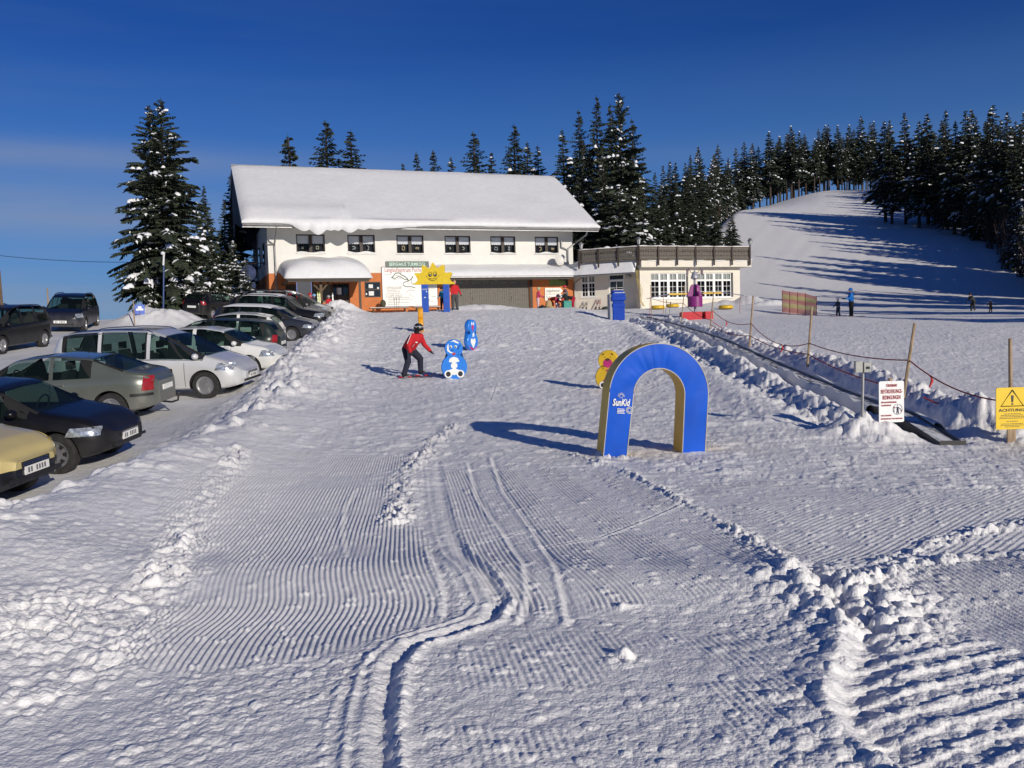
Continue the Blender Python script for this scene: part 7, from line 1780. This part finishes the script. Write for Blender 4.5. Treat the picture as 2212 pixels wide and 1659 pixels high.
for i in range(4):
    nseg = 8
    for s_ in range(5):
        b = MB(); P = []
        for a_ in (s_ / 5., (s_ + 1) / 5.):
            row = []
            for k in range(nseg + 1):
                f = k / nseg; lo_ = bots_[i].lerp(bots_[i + 1], f); hi_ = tops_[i].lerp(tops_[i + 1], f); q = (lo_ + Vector((0, 0, .03))).lerp(hi_, a_ + (.05 * math.sin(math.pi * f) if 0 < a_ < 1 else 0)); q.y += .05 * math.sin(math.pi * f); row.append(q)
            P.append(row)
        b.grid(P); b.build('mesh_stripe', [mesh_mat('mesh_pink', (1.0, .42, .30)), mesh_mat('mesh_yellow', (.95, .78, .25))][s_ % 2], t, smooth=True)

# ------------------------------------------------------------------ lot posts, lamp, marker
g = at(352, 690, 46.5); g.z = T(g.x, g.y)
t = empty('blue_post', g, 0, 'slim blue lamp post with snow cap in front of the tallest left spruce', 'post')
tp = at(354, 548, 46.5) - g; b = MB(); b.tube([(0, 0, -.2), tp], [.055, .04], 8); b.build('pole', mat('post_blue', (.02, .05, .16), rough=.5), t, smooth=True)
b = MB(); b.ball(tp + Vector((-.05, 0, .02)), (.12, .12, .10), 10); b.tube([tp + Vector((-.05, -.03, -.6)), tp], .05, 6); b.build('snow_cap', M_snow, t, smooth=True)
for (u_, v0, v1, Y_, r_, lab, m_) in ((6, 672, 584, 33, .06, 'brown pole at the extreme left photo edge behind the black minivan', M_timber), (105, 668, 622, 44, .045, 'pale snow stake between the two far left cars', M_wood), (531, 690, 640, 0, 0, '', None), (291, 702, 648, 42, .03, 'pale snow stake beside the small blue sign', M_wood)):
    if not m_: continue
    a = at(u_, v0, Y_); a.z = min(a.z, T(a.x, a.y)); c2 = at(u_ - (8 if r_ > .05 else 3), v1, Y_)
    t = empty('snow_stake', a, 0, lab, 'stake'); b = MB(); b.tube([(0, 0, 0), c2 - a], [r_, r_ * .7], 7); b.build('pole', m_, t)
g = at(303, 690, 43.0); g.z = T(g.x, g.y)
t = empty('blue_road_sign', g, R(25), 'small blue sign with white mark at the edge of the lot', 'sign')
c2 = at(302, 668, 43.0) - g
b = MB(); b.tube([(0, 0, -.3), (0, 0, c2.z)], .03, 6); b.build('pole', M_metal, t)
b = MB(); b.b2((-.22, -.02, c2.z - .25), (.22, .02, c2.z + .22)); b.build('panel', mat('sign_panel_blue', (.015, .08, .45), rough=.4), t)
b = MB(); b.b2((-.16, -.027, c2.z - .06), (.16, -.022, c2.z + .03)); b.b2((-.08, -.027, c2.z + .028), (.08, -.0225, c2.z + .14)); b.build('mark', M_foamw, t)

a, c2 = at(-60, 545, 70), at(420, 562, 66); t = empty('power_line', a, 0, 'thin dark overhead cable crossing the sky left of the tallest spruce', 'cable')
b = MB(); b.tube([(c2 - a) * f + Vector((0, 0, -1.6 * f * (1 - f))) for f in [k / 12. for k in range(13)]], .018, 4); b.build('cable', M_ink, t)
# ------------------------------------------------------------------ people
M_skin = mat('skin', (.52, .30, .21), rough=.6, var=.06)
M_glove = mat('black_glove', (.015, .015, .018), rough=.8)
M_boot = mat('ski_boot', (.03, .03, .035), rough=.4)
def cloth(name, col): return mat(name, col, rough=.85, var=.12, scale=14, bump=.35, bscale=22)
def V3(*a): return Vector(a)
def person(lab, pos, H, rz, jacket, trousers, pose=None, head='helmet', headcol=None, vox=.014, group=None, goggles=False, detail=False, boots=None, glove=None, hair=None, seat=None):
    """one continuous body: tapered limbs round a posed skeleton, merged and smoothed. Faces local +x; z up."""
    p = dict(lean=6, neck=0, lf=0, lk=0, rf=0, rk=0, ls=5, rs=5, la=5, le=12, ra=5, re=12, lo=12, ro=12, hd=0)
    p.update(pose or {})
    t = empty('person', pos, rz, lab, 'person', group)
    def dirv(fwd, outw, sg):                          # angle forward from straight down and outwards to the side
        a, b_ = R(fwd), R(outw); return V3(math.sin(a) * math.cos(b_), sg * math.sin(b_), -math.cos(a) * math.cos(b_))
    up = V3(math.sin(R(p['lean'])), 0, math.cos(R(p['lean'])))
    pel = V3(0, 0, 0); hipw = .055 * H; chest = pel + up * .22 * H; nk = pel + up * .315 * H
    hdv = V3(math.sin(R(p['lean'] * .5 + p['neck'])), 0, math.cos(R(p['lean'] * .5 + p['neck']))); hd = nk + hdv * .105 * H
    C = []                                            # (a, b, ra, rb, region)
    feet = []
    for s_, sg in (('l', 1), ('r', -1)):
        hip = pel + V3(0, sg * hipw, -.01 * H); th = dirv(p[s_ + 'f'], p[s_ + 's'], sg); kn = hip + th * .235 * H
        shn = dirv(p[s_ + 'f'] - p[s_ + 'k'], p[s_ + 's'] * .6, sg); an = kn + shn * .225 * H
        C += [(hip, kn, .062 * H, .047 * H, 't'), (kn, an, .045 * H, .036 * H, 't'), (an + V3(-.01 * H, 0, -.0), an + V3(.075 * H, 0, -.012 * H), .032 * H, .026 * H, 'b'), (an, an + V3(-.018 * H, 0, -.018 * H), .036 * H, .030 * H, 'b')]
        feet.append(an)
        sh = chest + up * .065 * H + V3(0, sg * .092 * H, 0)
        ua = dirv(p[s_ + 'a'], p[s_ + 'o'], sg); el = sh + ua * .165 * H
        fa = dirv(p[s_ + 'a'] + p[s_ + 'e'], p[s_ + 'o'] * .5, sg); wr = el + fa * .135 * H
        C += [(sh, el, .038 * H, .031 * H, 'j'), (el, wr, .030 * H, .024 * H, 'j'), (wr, wr + fa * .045 * H, .020 * H, .021 * H, 'g')]
        t[s_ + '_hand'] = list(wr + fa * .045 * H)
        sd_ = fa.cross(V3(0, 1, 0)); sd_.normalize()
        for k, (off, ln) in enumerate(((-.016, .030), (-.005, .035), (.006, .033), (.016, .026))):
            q = wr + fa * .055 * H + V3(0, off * H, 0); q2 = q + fa * ln * H * .55; C += [(q, q2, .0085 * H, .0078 * H, 'g'), (q2, q2 + (fa * .35 + sd_ * .65) * ln * H * .6, .0078 * H, .0068 * H, 'g')]
        q = wr + fa * .02 * H + V3(0, -sg * .02 * H, 0); C += [(q, q + (fa * .7 + sd_ * .5) * .032 * H, .0095 * H, .008 * H, 'g')]
        C += [(sh, chest + up * .02 * H, .045 * H, .07 * H, 'j')]
    C += [(pel + V3(0, .035 * H, 0), pel + V3(0, -.035 * H, 0), .068 * H, .068 * H, 't'), (pel + up * .03 * H + V3(0, .03 * H, 0), chest + V3(0, .042 * H, 0), .068 * H, .070 * H, 'j'), (pel + up * .03 * H + V3(0, -.03 * H, 0), chest + V3(0, -.042 * H, 0), .068 * H, .070 * H, 'j'),
          (chest, nk - up * .01 * H, .060 * H, .040 * H, 'j'), (nk - up * .01 * H, nk + hdv * .05 * H, .030 * H, .028 * H, 'h')]
    hr = (.067 if goggles else .060) * H if H > 1.45 else .070 * H
    C += [(hd - hdv * .012 * H, hd + hdv * .018 * H, hr * .86, hr * .90, 'h'), (hd - hdv * .03 * H + V3(hr * .35, 0, 0), hd - hdv * .045 * H + V3(hr * .5, 0, 0), hr * .5, hr * .42, 'h')]
    fx = V3(math.cos(R(p['lean'] * .5 + p['neck'])), 0, -math.sin(R(p['lean'] * .5 + p['neck'])))
    C += [(hd + fx * hr * .85 + hdv * .0 * H, hd + fx * hr * 1.08 - hdv * hr * .25, hr * .10, hr * .17, 'h')]
    C = [(a, c2, ra * ((1.30 if goggles and rg == 'j' else 1.16) if rg in 'jt' else 1), rb_ * ((1.32 if goggles and rg == 'j' else 1.20) if rg in 'jt' else 1), rg) for a, c2, ra, rb_, rg in C]
    zmin = min(f.z for f in feet) - .046 * H
    off = V3(0, 0, -zmin) if seat is None else V3(0, 0, seat)
    b = MB()
    for (a, c2, ra, rb_, rg) in C:
        a, c2 = a + off, c2 + off
        b.ball(a, ra, 10); b.ball(c2, rb_, 10); b.tube([a, c2], [ra, rb_], 10)
    if not isinstance(trousers, (list, tuple)): trousers = (trousers,)
    mats_ = [jacket, trousers[0], M_skin, glove or M_glove, boots or M_boot]
    o = b.build('body', mats_, t, fix=False)
    md = o.modifiers.new('r', 'REMESH'); md.mode = 'VOXEL'; md.voxel_size = vox; ms = o.modifiers.new('s', 'SMOOTH'); ms.factor = .5; ms.iterations = 2
    bake(o); me = o.data; me.materials.clear()
    for q in mats_: me.materials.append(q)
    n = len(me.polygons); cen = np.empty(n * 3, np.float32); me.polygons.foreach_get('center', cen); cen = cen.reshape(-1, 3)
    best = np.full(n, 1e9); idx = np.zeros(n, np.int32); code = dict(j=0, t=1, h=2, g=3, b=4)
    for (a, c2, ra, rb_, rg) in C:
        A = np.array(a + off); D = np.array(c2 - a); L2 = max(1e-9, (D ** 2).sum()); tt = np.clip(((cen - A) @ D) / L2, 0, 1)
        d = np.linalg.norm(cen - A - tt[:, None] * D, axis=1) - (ra + (rb_ - ra) * tt); w_ = d < best; best = np.where(w_, d, best); idx = np.where(w_, code[rg], idx)
    me.polygons.foreach_set('material_index', idx); me.polygons.foreach_set('use_smooth', np.ones(n, bool))
    hc = hd + off + hdv * .006 * H; Mh = Matrix.Translation(hc) @ hdv.to_track_quat('Z', 'Y').to_matrix().to_4x4()
    Mh = Matrix.Translation(hc) @ Matrix.Rotation(R(p['lean'] * .5 + p['neck']), 4, 'Y') @ Matrix.Rotation(R(p['hd']), 4, 'Z')
    if head in ('helmet', 'hat', 'hood'):
        m_ = headcol or M_glove; b = MB(); P = []
        k_ = 1.22 if head == 'helmet' else 1.1
        for i in range(8):
            th_ = math.pi * .56 * i / 7; row = []
            for j in range(21):
                ph = 2 * math.pi * j / 20; low = 1 - .0 * math.cos(ph)
                tq = th_ * (1.0 if math.cos(ph) > .3 else 1.22)
                row.append((hr * k_ * math.sin(tq) * math.cos(ph) * 1.05, hr * k_ * math.sin(tq) * math.sin(ph) * .95, hr * .12 + hr * k_ * math.cos(tq)))
            P.append(row)
        b.grid(P); b.v = [tuple(Mh @ Vector(q)) for q in b.v]
        o2 = b.build({'helmet': 'helmet', 'hat': 'hat', 'hood': 'hood'}[head], m_, t, smooth=True, angle=180)
        sol = o2.modifiers.new('t', 'SOLIDIFY'); sol.thickness = .012; sol.offset = 0; bake(o2)
    if hair:
        b = MB(); b.ball((-hr * .25, 0, -hr * .1), (hr * .85, hr * .95, hr * 1.1), 12); b.v = [tuple(Mh @ Vector(q)) for q in b.v]; b.build('hair', hair, t, smooth=True)
    if goggles:
        b = MB(); P = []
        for z_ in (hr * .05, hr * .25, hr * .48): P.append([(hr * 1.16 * math.cos(a) + (.004 if z_ == hr * .25 else 0), hr * 1.10 * math.sin(a), z_ + hr * .25) for a in np.linspace(-1.0, 1.0, 13)])
        b.grid(P); b.v = [tuple(Mh @ Vector(q)) for q in b.v]; g_ = b.build('goggles', mat('amber_lens', (.45, .16, .03), rough=.12, var=.1), t, smooth=True)
        b = MB(); b.tube([(hr * 1.20 * math.cos(a), hr * 1.13 * math.sin(a), hr * .28) for a in np.linspace(-1.05, 1.05, 13)], .007, 5); b.tube([(hr * 1.20 * math.cos(a), hr * 1.13 * math.sin(a), hr * .76) for a in np.linspace(-1.05, 1.05, 13)], .007, 5)
        b.tube([(hr * 1.26 * math.cos(a), hr * 1.20 * math.sin(a), hr * .52) for a in np.linspace(1.0, 5.28, 20)], .010, 5); b.v = [tuple(Mh @ Vector(q)) for q in b.v]; b.build('goggle_strap', mat('white_plastic', (.7, .7, .7), rough=.4), t, smooth=True)
    t['chest'] = list(chest + off); t['up'] = list(up)
    return t, C, off, feet, hd, hr, Mh
def ski(p, rz, L, lab, col, grp=None, pitch=0.):
    t = empty('ski', p, rz, lab, 'ski', grp); t.rotation_euler = (0, -pitch, rz); P = []
    for i in range(25):
        f = i / 24; x = -.45 * L + L * f; tip = max(0, (f - .88) / .12); z = .012 + .10 * tip ** 2 + .02 * max(0, (.06 - f) / .06); w_ = (.034 + .012 * abs(2 * f - 1) ** 2) * (1 - tip ** 3 * .75)
        P.append([(x, -w_, z), (x, w_, z)])
    b = MB(); b.grid(P); o = b.build('ski_blade', col, t); s = o.modifiers.new('s', 'SOLIDIFY'); s.thickness = .012; bake(o)
    for bx0, bx1 in ((-.16, -.04), (.12, .20)): b = MB(); b.b2((bx0, -.035, .018), (bx1, .035, .055)); b.build('binding', mat('binding_red', (.45, .02, .03), rough=.4), t, bevel=.006)
    return t
def stand(u, v, vt, lab, rz, jacket, trousers, k=1.0, **kw):
    g = ground(u, v); H = (v - vt) / 1916. * g.y * k
    return person(lab, (g.x, g.y, g.z), H, rz, jacket, trousers, **kw), g, H
C_red = cloth('red_jacket', (.50, .012, .018)); C_nav = cloth('navy_trousers', (.012, .014, .030)); C_blk = cloth('black_cloth', (.012, .012, .014)); C_blu = cloth('bright_blue_jacket', (.01, .20, .62))
C_dnav = cloth('navy_jacket', (.012, .022, .055)); C_gry = cloth('dark_grey_trousers', (.055, .055, .058)); C_pink = cloth('pink_jacket', (.52, .05, .12)); C_lpk = cloth('pale_pink_trousers', (.62, .42, .46)); C_org = cloth('orange_red_suit', (.48, .06, .015))
C_jgr = cloth('grey_jacket', (.10, .11, .12)); C_brn = cloth('rust_brown_suit', (.22, .09, .03)); C_teal = cloth('teal_jacket', (.02, .25, .42)); C_lbl = cloth('light_blue_hat', (.20, .34, .55)); C_dk = cloth('charcoal_jacket', (.03, .035, .03))
M_hsil = mat('silver_helmet', (.45, .45, .45), rough=.3, metal=.3); M_hred = mat('red_helmet', (.5, .02, .02), rough=.35); M_hwh = mat('white_helmet', (.7, .7, .7), rough=.35); M_hgr = mat('pale_green_helmet', (.45, .50, .30), rough=.4)
# --- the skier
g = ground(884, 816); Hs = 116 / 1916. * g.y / .90
pz = dict(lean=46, neck=-8, lf=44, lk=52, rf=26, rk=44, ls=15, rs=15, la=2, le=40, ra=-10, re=44, lo=30, ro=30, hd=-12)
t, C, off, feet, hd, hr, Mh = person('skier in red jacket and dark trousers gliding beside the blue figures', (g.x, g.y, g.z + .03), Hs, R(-38), C_red, C_nav, pose=pz, head='helmet', headcol=mat('black_helmet', (.02, .02, .022), rough=.3, var=.5, scale=9, col2=(.30, .30, .31), contrast=(.55, .7)), vox=.010, goggles=True)
b = MB(); b.ball((-hr * .12, 0, -hr * .30), (hr * .98, hr * 1.02, hr * 1.15), 16); b.tube([(-hr * .35, 0, -hr * .6), (-hr * .35, 0, -hr * 1.7)], [hr * .8, hr * .62], 12)
b.v = [tuple(Mh @ Vector(q)) for q in b.v]; b.build('balaclava', C_blk, t, smooth=True)
ch = Vector(t['chest']); up = Vector(t['up']); fwd = V3(up.z, 0, -up.x)
M_wst = mat('white_stripe', (.75, .75, .75), rough=.7)
def bodytube(pts, r, nm, m_): b = MB(); b.tube(pts, r, 5); return b.build(nm, m_, t, smooth=True)
for sg in (-1, 1):
    sh = ch + up * .065 * Hs + V3(0, sg * .092 * Hs, 0)
    arm = [c_ for c_ in C if c_[4] == 'j' and (c_[0] + off - sh).length < .02 and c_[2] < .0515 * Hs][0]
    a_, b2 = arm[0] + off, arm[1] + off; o_ = V3(.01, sg * .037 * Hs, .034 * Hs)
    bodytube([a_ + o_ * 1.15, (a_ + b2) / 2 + o_, b2 + o_ * .85], .009, 'sleeve_stripe', M_wst)
    bodytube([ch - up * .02 * Hs + fwd * .090 * Hs + V3(0, sg * .055 * Hs, 0), ch - up * .09 * Hs + fwd * .088 * Hs + V3(0, sg * .06 * Hs, 0)], .005, 'jacket_zip', M_wst)
    leg = [c_ for c_ in C if c_[4] == 't' and abs(c_[2] - .062 * 1.16 * Hs) < 1e-4 and (c_[0].y > 0) == (sg > 0)][0]
    a_, b2 = leg[0] + off, leg[1] + off
    bodytube([a_ + V3(.066 * Hs, 0, 0), (a_ + b2) / 2 + V3(.062 * Hs, sg * .012, 0), b2 + V3(.03 * Hs, sg * .03 * Hs, 0)], .005, 'trouser_piping', M_wst)
b = MB(); q = ch + fwd * .092 * Hs + V3(0, -.035 * Hs, 0) + up * .02 * Hs; b.b2(q - V3(.004, .045, .014), q + V3(.004, .03, .014)); b.build('chest_badge', M_wst, t)
Mw = Matrix.Translation(t.location) @ Matrix.Rotation(R(-38), 4, 'Z')
for i, (ft, lab) in enumerate(zip(feet, ('ski under the skier farther foot', 'ski under the skier nearer foot'))):
    q = Mw @ (ft + off); q.z = T(q.x, q.y) + .012
    ski(q, R(-14), 1.55 * Hs / 1.6, lab, mat('ski_dark_red', (.035, .012, .015), rough=.3, coat=.4), 'pair of skis of the red skier', pitch=R(2))
for hnd, tip, lab in (('l_hand', (-.62, .18), 'ski pole slanting back under the skier nearer hand'), ('r_hand', (.18, -.05), 'ski pole hanging from the skier rear hand')):
    h_ = Mw @ Vector(t[hnd]); e = Vector((h_.x + tip[0] * Hs * .9, h_.y + tip[1], 0)); e.z = T(e.x, e.y) + (.0 if tip[0] > 0 else .12)
    ski_pole(e, h_ + (h_ - e).normalized() * .05, lab, 'ski poles of the red skier', r=.0114)
# --- on the slope at right
(t_, *_), g, H = stand(1839, 685, 623, 'tall skier in bright blue hooded jacket and black trousers standing on the slope', R(175), C_blu, C_blk, pose=dict(la=20, le=70, ra=20, re=70, ls=4, rs=4, lean=3), head='hood', headcol=C_blu, vox=.02)
b = MB(); q = Vector(t_['chest']); b.ball(q + V3(-.02, .10, -.20), (.10, .05, .09), 8); b.build('white_patch', M_wst, t_)
for k in (-1, 1): ski(onto(g.x - .1, g.y + .13 * k), R(170), 1.6, 'ski under the tall blue skier, %s one' % ('nearer' if k < 0 else 'farther'), mat('ski_black', (.02, .02, .025), rough=.3), 'skis of the tall blue skier')
(t_, *_), g, H = stand(1811, 684, 645, 'small child in navy suit and white helmet beside the tall blue skier', R(200), C_dnav, C_dnav, pose=dict(la=10, le=30, ra=20, re=30, ls=10, rs=10, lf=10, lk=20, rf=5, rk=10), headcol=M_hwh, vox=.016)
for k in (-1, 1): ski(onto(g.x, g.y + .10 * k), R(195), .95, 'short ski under the navy child, %s one' % ('nearer' if k < 0 else 'farther'), MATS['ski_black'], 'skis of the navy child')
(t_, *_), g, H = stand(2103, 672, 634, 'dark-clad adult bending with one arm out, far right on the slope', R(200), C_dk, C_blk, pose=dict(lean=38, la=55, le=10, lo=30, ra=0, re=30, ro=20, lf=30, lk=40, rf=10, rk=25, ls=14, rs=14), headcol=M_hwh if False else C_blk, head='hat', vox=.024, k=1.12)
(t_, *_), g, H = stand(2140, 676, 648, 'child in rust-brown suit and white helmet, far right behind the bending adult', R(190), C_brn, C_brn, pose=dict(la=35, le=20, lo=30, ra=15, ro=20, re=40, ls=10, rs=10), headcol=M_hwh, vox=.020)
# --- by the sun arch
(t_, *_), g, H = stand(983, 670, 606, 'adult in red jacket and grey trousers right of the sun arch post', R(-60), C_red, C_gry, pose=dict(la=10, le=10, lo=25, ra=5, re=15, ro=14, lean=3), head=None, hair=mat('dark_hair', (.02, .014, .01), rough=.7), vox=.018)
for sg in (-1, 1):
    q = Vector(t_['chest']); b = MB(); b.tube([q + V3(.02, sg * .16, .14), q + V3(.04, sg * .24, -.12), q + V3(.08, sg * .30, -.35)], .016, 5); b.build('sleeve_stripe', M_wst, t_)
g2 = at(957, 671, 50.5); g2.z = T(g2.x, g2.y)
person('child in teal jacket half hidden by the right post of the sun arch', g2, 1.25, R(-120), C_teal, C_blk, pose=dict(la=15, le=30, ra=15, re=30), headcol=C_blk, head='hat', vox=.016)
# --- group before the orange wall
def place_y(u, v, Y): q = at(u, v, Y); q.z = T(q.x, q.y); return q
GR = 'people gathered by the orange wall'
g = place_y(1163, 678, 57.5); person('girl in pink jacket and pale trousers with green helmet, left of the seated group', g, 1.48, R(0), C_pink, C_lpk, pose=dict(la=25, le=45, ra=20, re=40, lean=6), headcol=M_hgr, vox=.016, group=GR)
g = place_y(1225, 677, 58.8); person('adult in grey jacket and red helmet standing behind the seated group', g, 1.62, R(195), C_jgr, C_jgr, pose=dict(lean=12, la=25, le=40, ra=-20, re=20, ro=20), headcol=M_hred, vox=.018, group=GR)
g = place_y(1226, 682, 56.3); cr = empty('green_crate', g, R(8), 'teal plastic crate the dark-clad child sits on', 'crate')
b = MB(); b.b2((-.26, -.22, 0), (.24, .22, .50)); b.build('box', mat('teal_plastic', (.01, .24, .19), rough=.5), cr, bevel=.02)
b = MB(); b.b2((-.28, -.24, .50), (.26, .24, .54)); b.build('rim', MATS['teal_plastic'], cr, bevel=.01)
person('child in black suit and spiky dark hat sitting on the teal crate', g + V3(-.05, 0, 0), 1.30, R(190), C_blk, C_blk, pose=dict(lean=12, lf=75, lk=70, rf=60, rk=65, la=30, le=50, ra=30, re=50), headcol=cloth('dark_red_hat', (.10, .02, .03)), head='hat', vox=.016, group=GR, seat=.56)
g = place_y(1188, 680, 57.6); person('person in orange-red suit bending low over the bags', g, 1.45, R(-15), C_org, C_org, pose=dict(lean=78, neck=10, la=40, le=20, ra=50, re=20, lf=40, lk=55, rf=30, rk=50), headcol=cloth('brown_hat', (.06, .02, .01)), head='hat', vox=.018, group=GR)
g = place_y(1203, 679, 57.0); person('child in light blue hat between the orange-red person and the seated one', g, 1.05, R(-70), cloth('magenta_jacket', (.40, .02, .07)), cloth('white_trousers', (.6, .6, .62)), pose=dict(lean=15, lf=50, lk=80, rf=45, rk=80, la=30, le=40, ra=30, re=40), headcol=C_lbl, head='hat', vox=.015, group=GR)
g = place_y(1218, 676, 57.6); person('child in red and blue jacket crouching right behind the crate', g, 1.10, R(-100), cloth('red_orange_jacket', (.55, .07, .03)), C_nav, pose=dict(lean=20, lf=60, lk=100, rf=60, rk=100, la=40, le=40, ra=30, re=50), headcol=cloth('blue_hat', (.06, .10, .30)), head='hat', vox=.015, group=GR)
g = place_y(1240, 675, 58.5); person('person in black jacket and crimson trousers bending at the right end of the group', g, 1.5, R(165), C_blk, cloth('crimson_trousers', (.35, .01, .03)), pose=dict(lean=80, neck=5, la=50, le=10, ra=60, re=10, lf=35, lk=40, rf=15, rk=20), headcol=C_blk, head='hat', vox=.018, group=GR)
g = place_y(1186, 683, 56.6); bg_ = empty('beige_bag', g, 0, 'beige cloth bag on the snow left of the teal crate', 'bag')
b = MB(); b.ball((0, 0, .30), (.22, .18, .34), 14); b.ball((.12, -.1, .12), (.2, .16, .16), 12); b.build('bag', cloth('beige_cloth', (.42, .30, .15)), bg_, smooth=True, angle=180)
g = place_y(1172, 683, 56.6); bg_ = empty('black_bag', g, 0, 'black bag lying beside the beige one', 'bag')
b = MB(); b.ball((0, 0, .14), (.24, .18, .17), 14); b.tube([(-.12, 0, .26), (0, 0, .36), (.12, 0, .26)], .015, 5); b.build('bag', C_blk, bg_, smooth=True, angle=180)
for k, (u_, v_) in enumerate(((1184.5, 682), (1191, 683), (1196, 684))):
    pass
for k, (u0, v0, u1, v1) in enumerate(((1205, 684, 1204, 655), (1210, 685, 1208, 655))): g_ = place_y(u0, v0, 56.4); ski_pole(g_, at(u1, v1, 56.4), 'white ski pole standing before the seated group, %s one' % ('left' if k == 0 else 'right'), 'white ski poles before the group', r=.013)
# skis and a dark dog-like heap against the chamfered wall
for k, (u0, col) in enumerate(((1262, 'ski_grey'), (1270, 'ski_grey'), (1291, 'ski_redwhite'), (1298, 'ski_redwhite'))):
    a = CI.inverted() @ V3(*(cfac(u0, 668)[0],), -.45, 0); a.z = T(a.x, a.y); hgt_ = (.62 if k < 2 else .78)
    t_ = empty('leaning_ski', a, HY - R(45), ['left grey', 'right grey', 'left red and white', 'right red and white'][k] + ' short ski leaning on the cream wall', 'ski', 'short skis leaning on the cream wall')
    m_ = mat(col, (.35, .35, .36) if k < 2 else (.55, .05, .06), rough=.4, var=.5, scale=9, col2=(.6, .6, .6))
    b = MB(); b.grid([[(-.045, f * .36, f * hgt_ + .0), (.045, f * .36, f * hgt_)] for f in (0, .2, .4, .6, .8, 1.0)]); b.add([(-.045, .36, hgt_), (.045, .36, hgt_), (.02, .33, hgt_ + .09), (-.02, .33, hgt_ + .09)], [(0, 1, 2, 3)])
    o = b.build('ski_blade', m_, t_); s_ = o.modifiers.new('s', 'SOLIDIFY'); s_.thickness = .015; bake(o)
    b = MB(); b.b2((-.04, .05, .12), (.04, .13, .30)); b.build('binding', M_blk, t_)
q = CI.inverted() @ V3(cfac(1309, 668)[0], -.3, 0); q.z = T(q.x, q.y)
t_ = empty('dark_bundle', q, 0, 'dark bundle of clothing on the snow under the lattice window', 'bundle'); b = MB(); b.ball((.1, 0, .12), (.35, .2, .20), 14); b.ball((-.35, 0, .06), (.25, .14, .09), 10); b.build('bundle', C_dk, t_, smooth=True, angle=180)
# --- entrance: ski class in red
GE = 'children in red under the entrance canopy'
for k, (u, vt, Y, H, rz, lab, tr) in enumerate(((708.8, 639, 54.3, 1.22, -60, 'child in red jacket standing by the left jamb of the brown entrance door', C_blk), (668, 634, 53.6, 1.45, -20, 'person in red jacket with white sleeve panels, nearest the canopy post', C_blk), (652, 636, 54.2, 1.35, -160, 'child in red jacket under the menu board', C_blk), (637, 632, 53.4, 1.4, 40, 'child in red jacket left of the menu board, half hidden by the grey minivan', C_nav), (624, 628, 54.6, 1.45, -90, 'person in red jacket farthest left under the canopy', C_nav), (643, 629, 55.4, 1.5, -90, 'person in red jacket and orange hat at the back of the canopy', C_blk), (680, 636, 54.9, 1.25, 180, 'child in light blue helmet under the canopy', C_blk))):
    q = at(u, vt, Y); q.z = T(q.x, q.y); q.z = min(q.z, at(u, vt, Y).z - H * .9)
    q.z = T(q.x, q.y)
    person(lab, q, max(1.0, min(1.75, at(u, vt, Y).z - q.z)) , R(rz), C_red if k < 6 else C_dnav, tr, pose=dict(la=15 + 6 * k, le=30, ra=10, re=40), headcol=[M_hsil, M_hred, M_hred, C_blk, M_hred, cloth('orange_hat', (.6, .2, .03)), mat('sky_helmet', (.2, .4, .65), rough=.4)][k], vox=.018, group=GE)
for k, (u0, col) in enumerate(((689, 'ski_greenish'), (693, 'ski_greenish'), (721, 'ski_white'))):
    a = at(u0, 676, 54.6 if k < 2 else 55.0); a.z = T(a.x, a.y)
    t_ = empty('leaning_ski', a, HY, ['left green-yellow ski upright at the canopy post', 'right green-yellow ski upright at the canopy post', 'white ski upright beside the entrance door'][k], 'ski', 'skis standing at the entrance')
    b = MB(); b.grid([[(-.04, f * .15, f * 1.35), (.04, f * .15, f * 1.35)] for f in (0, .25, .5, .75, 1)]); b.add([(-.04, .15, 1.35), (.04, .15, 1.35), (.01, .10, 1.5), (-.01, .10, 1.5)], [(0, 1, 2, 3)])
    o = b.build('ski_blade', mat(col, (.45, .50, .16) if k < 2 else (.6, .6, .58), rough=.4, var=.5, scale=7), t_); s_ = o.modifiers.new('s', 'SOLIDIFY'); s_.thickness = .015; bake(o)
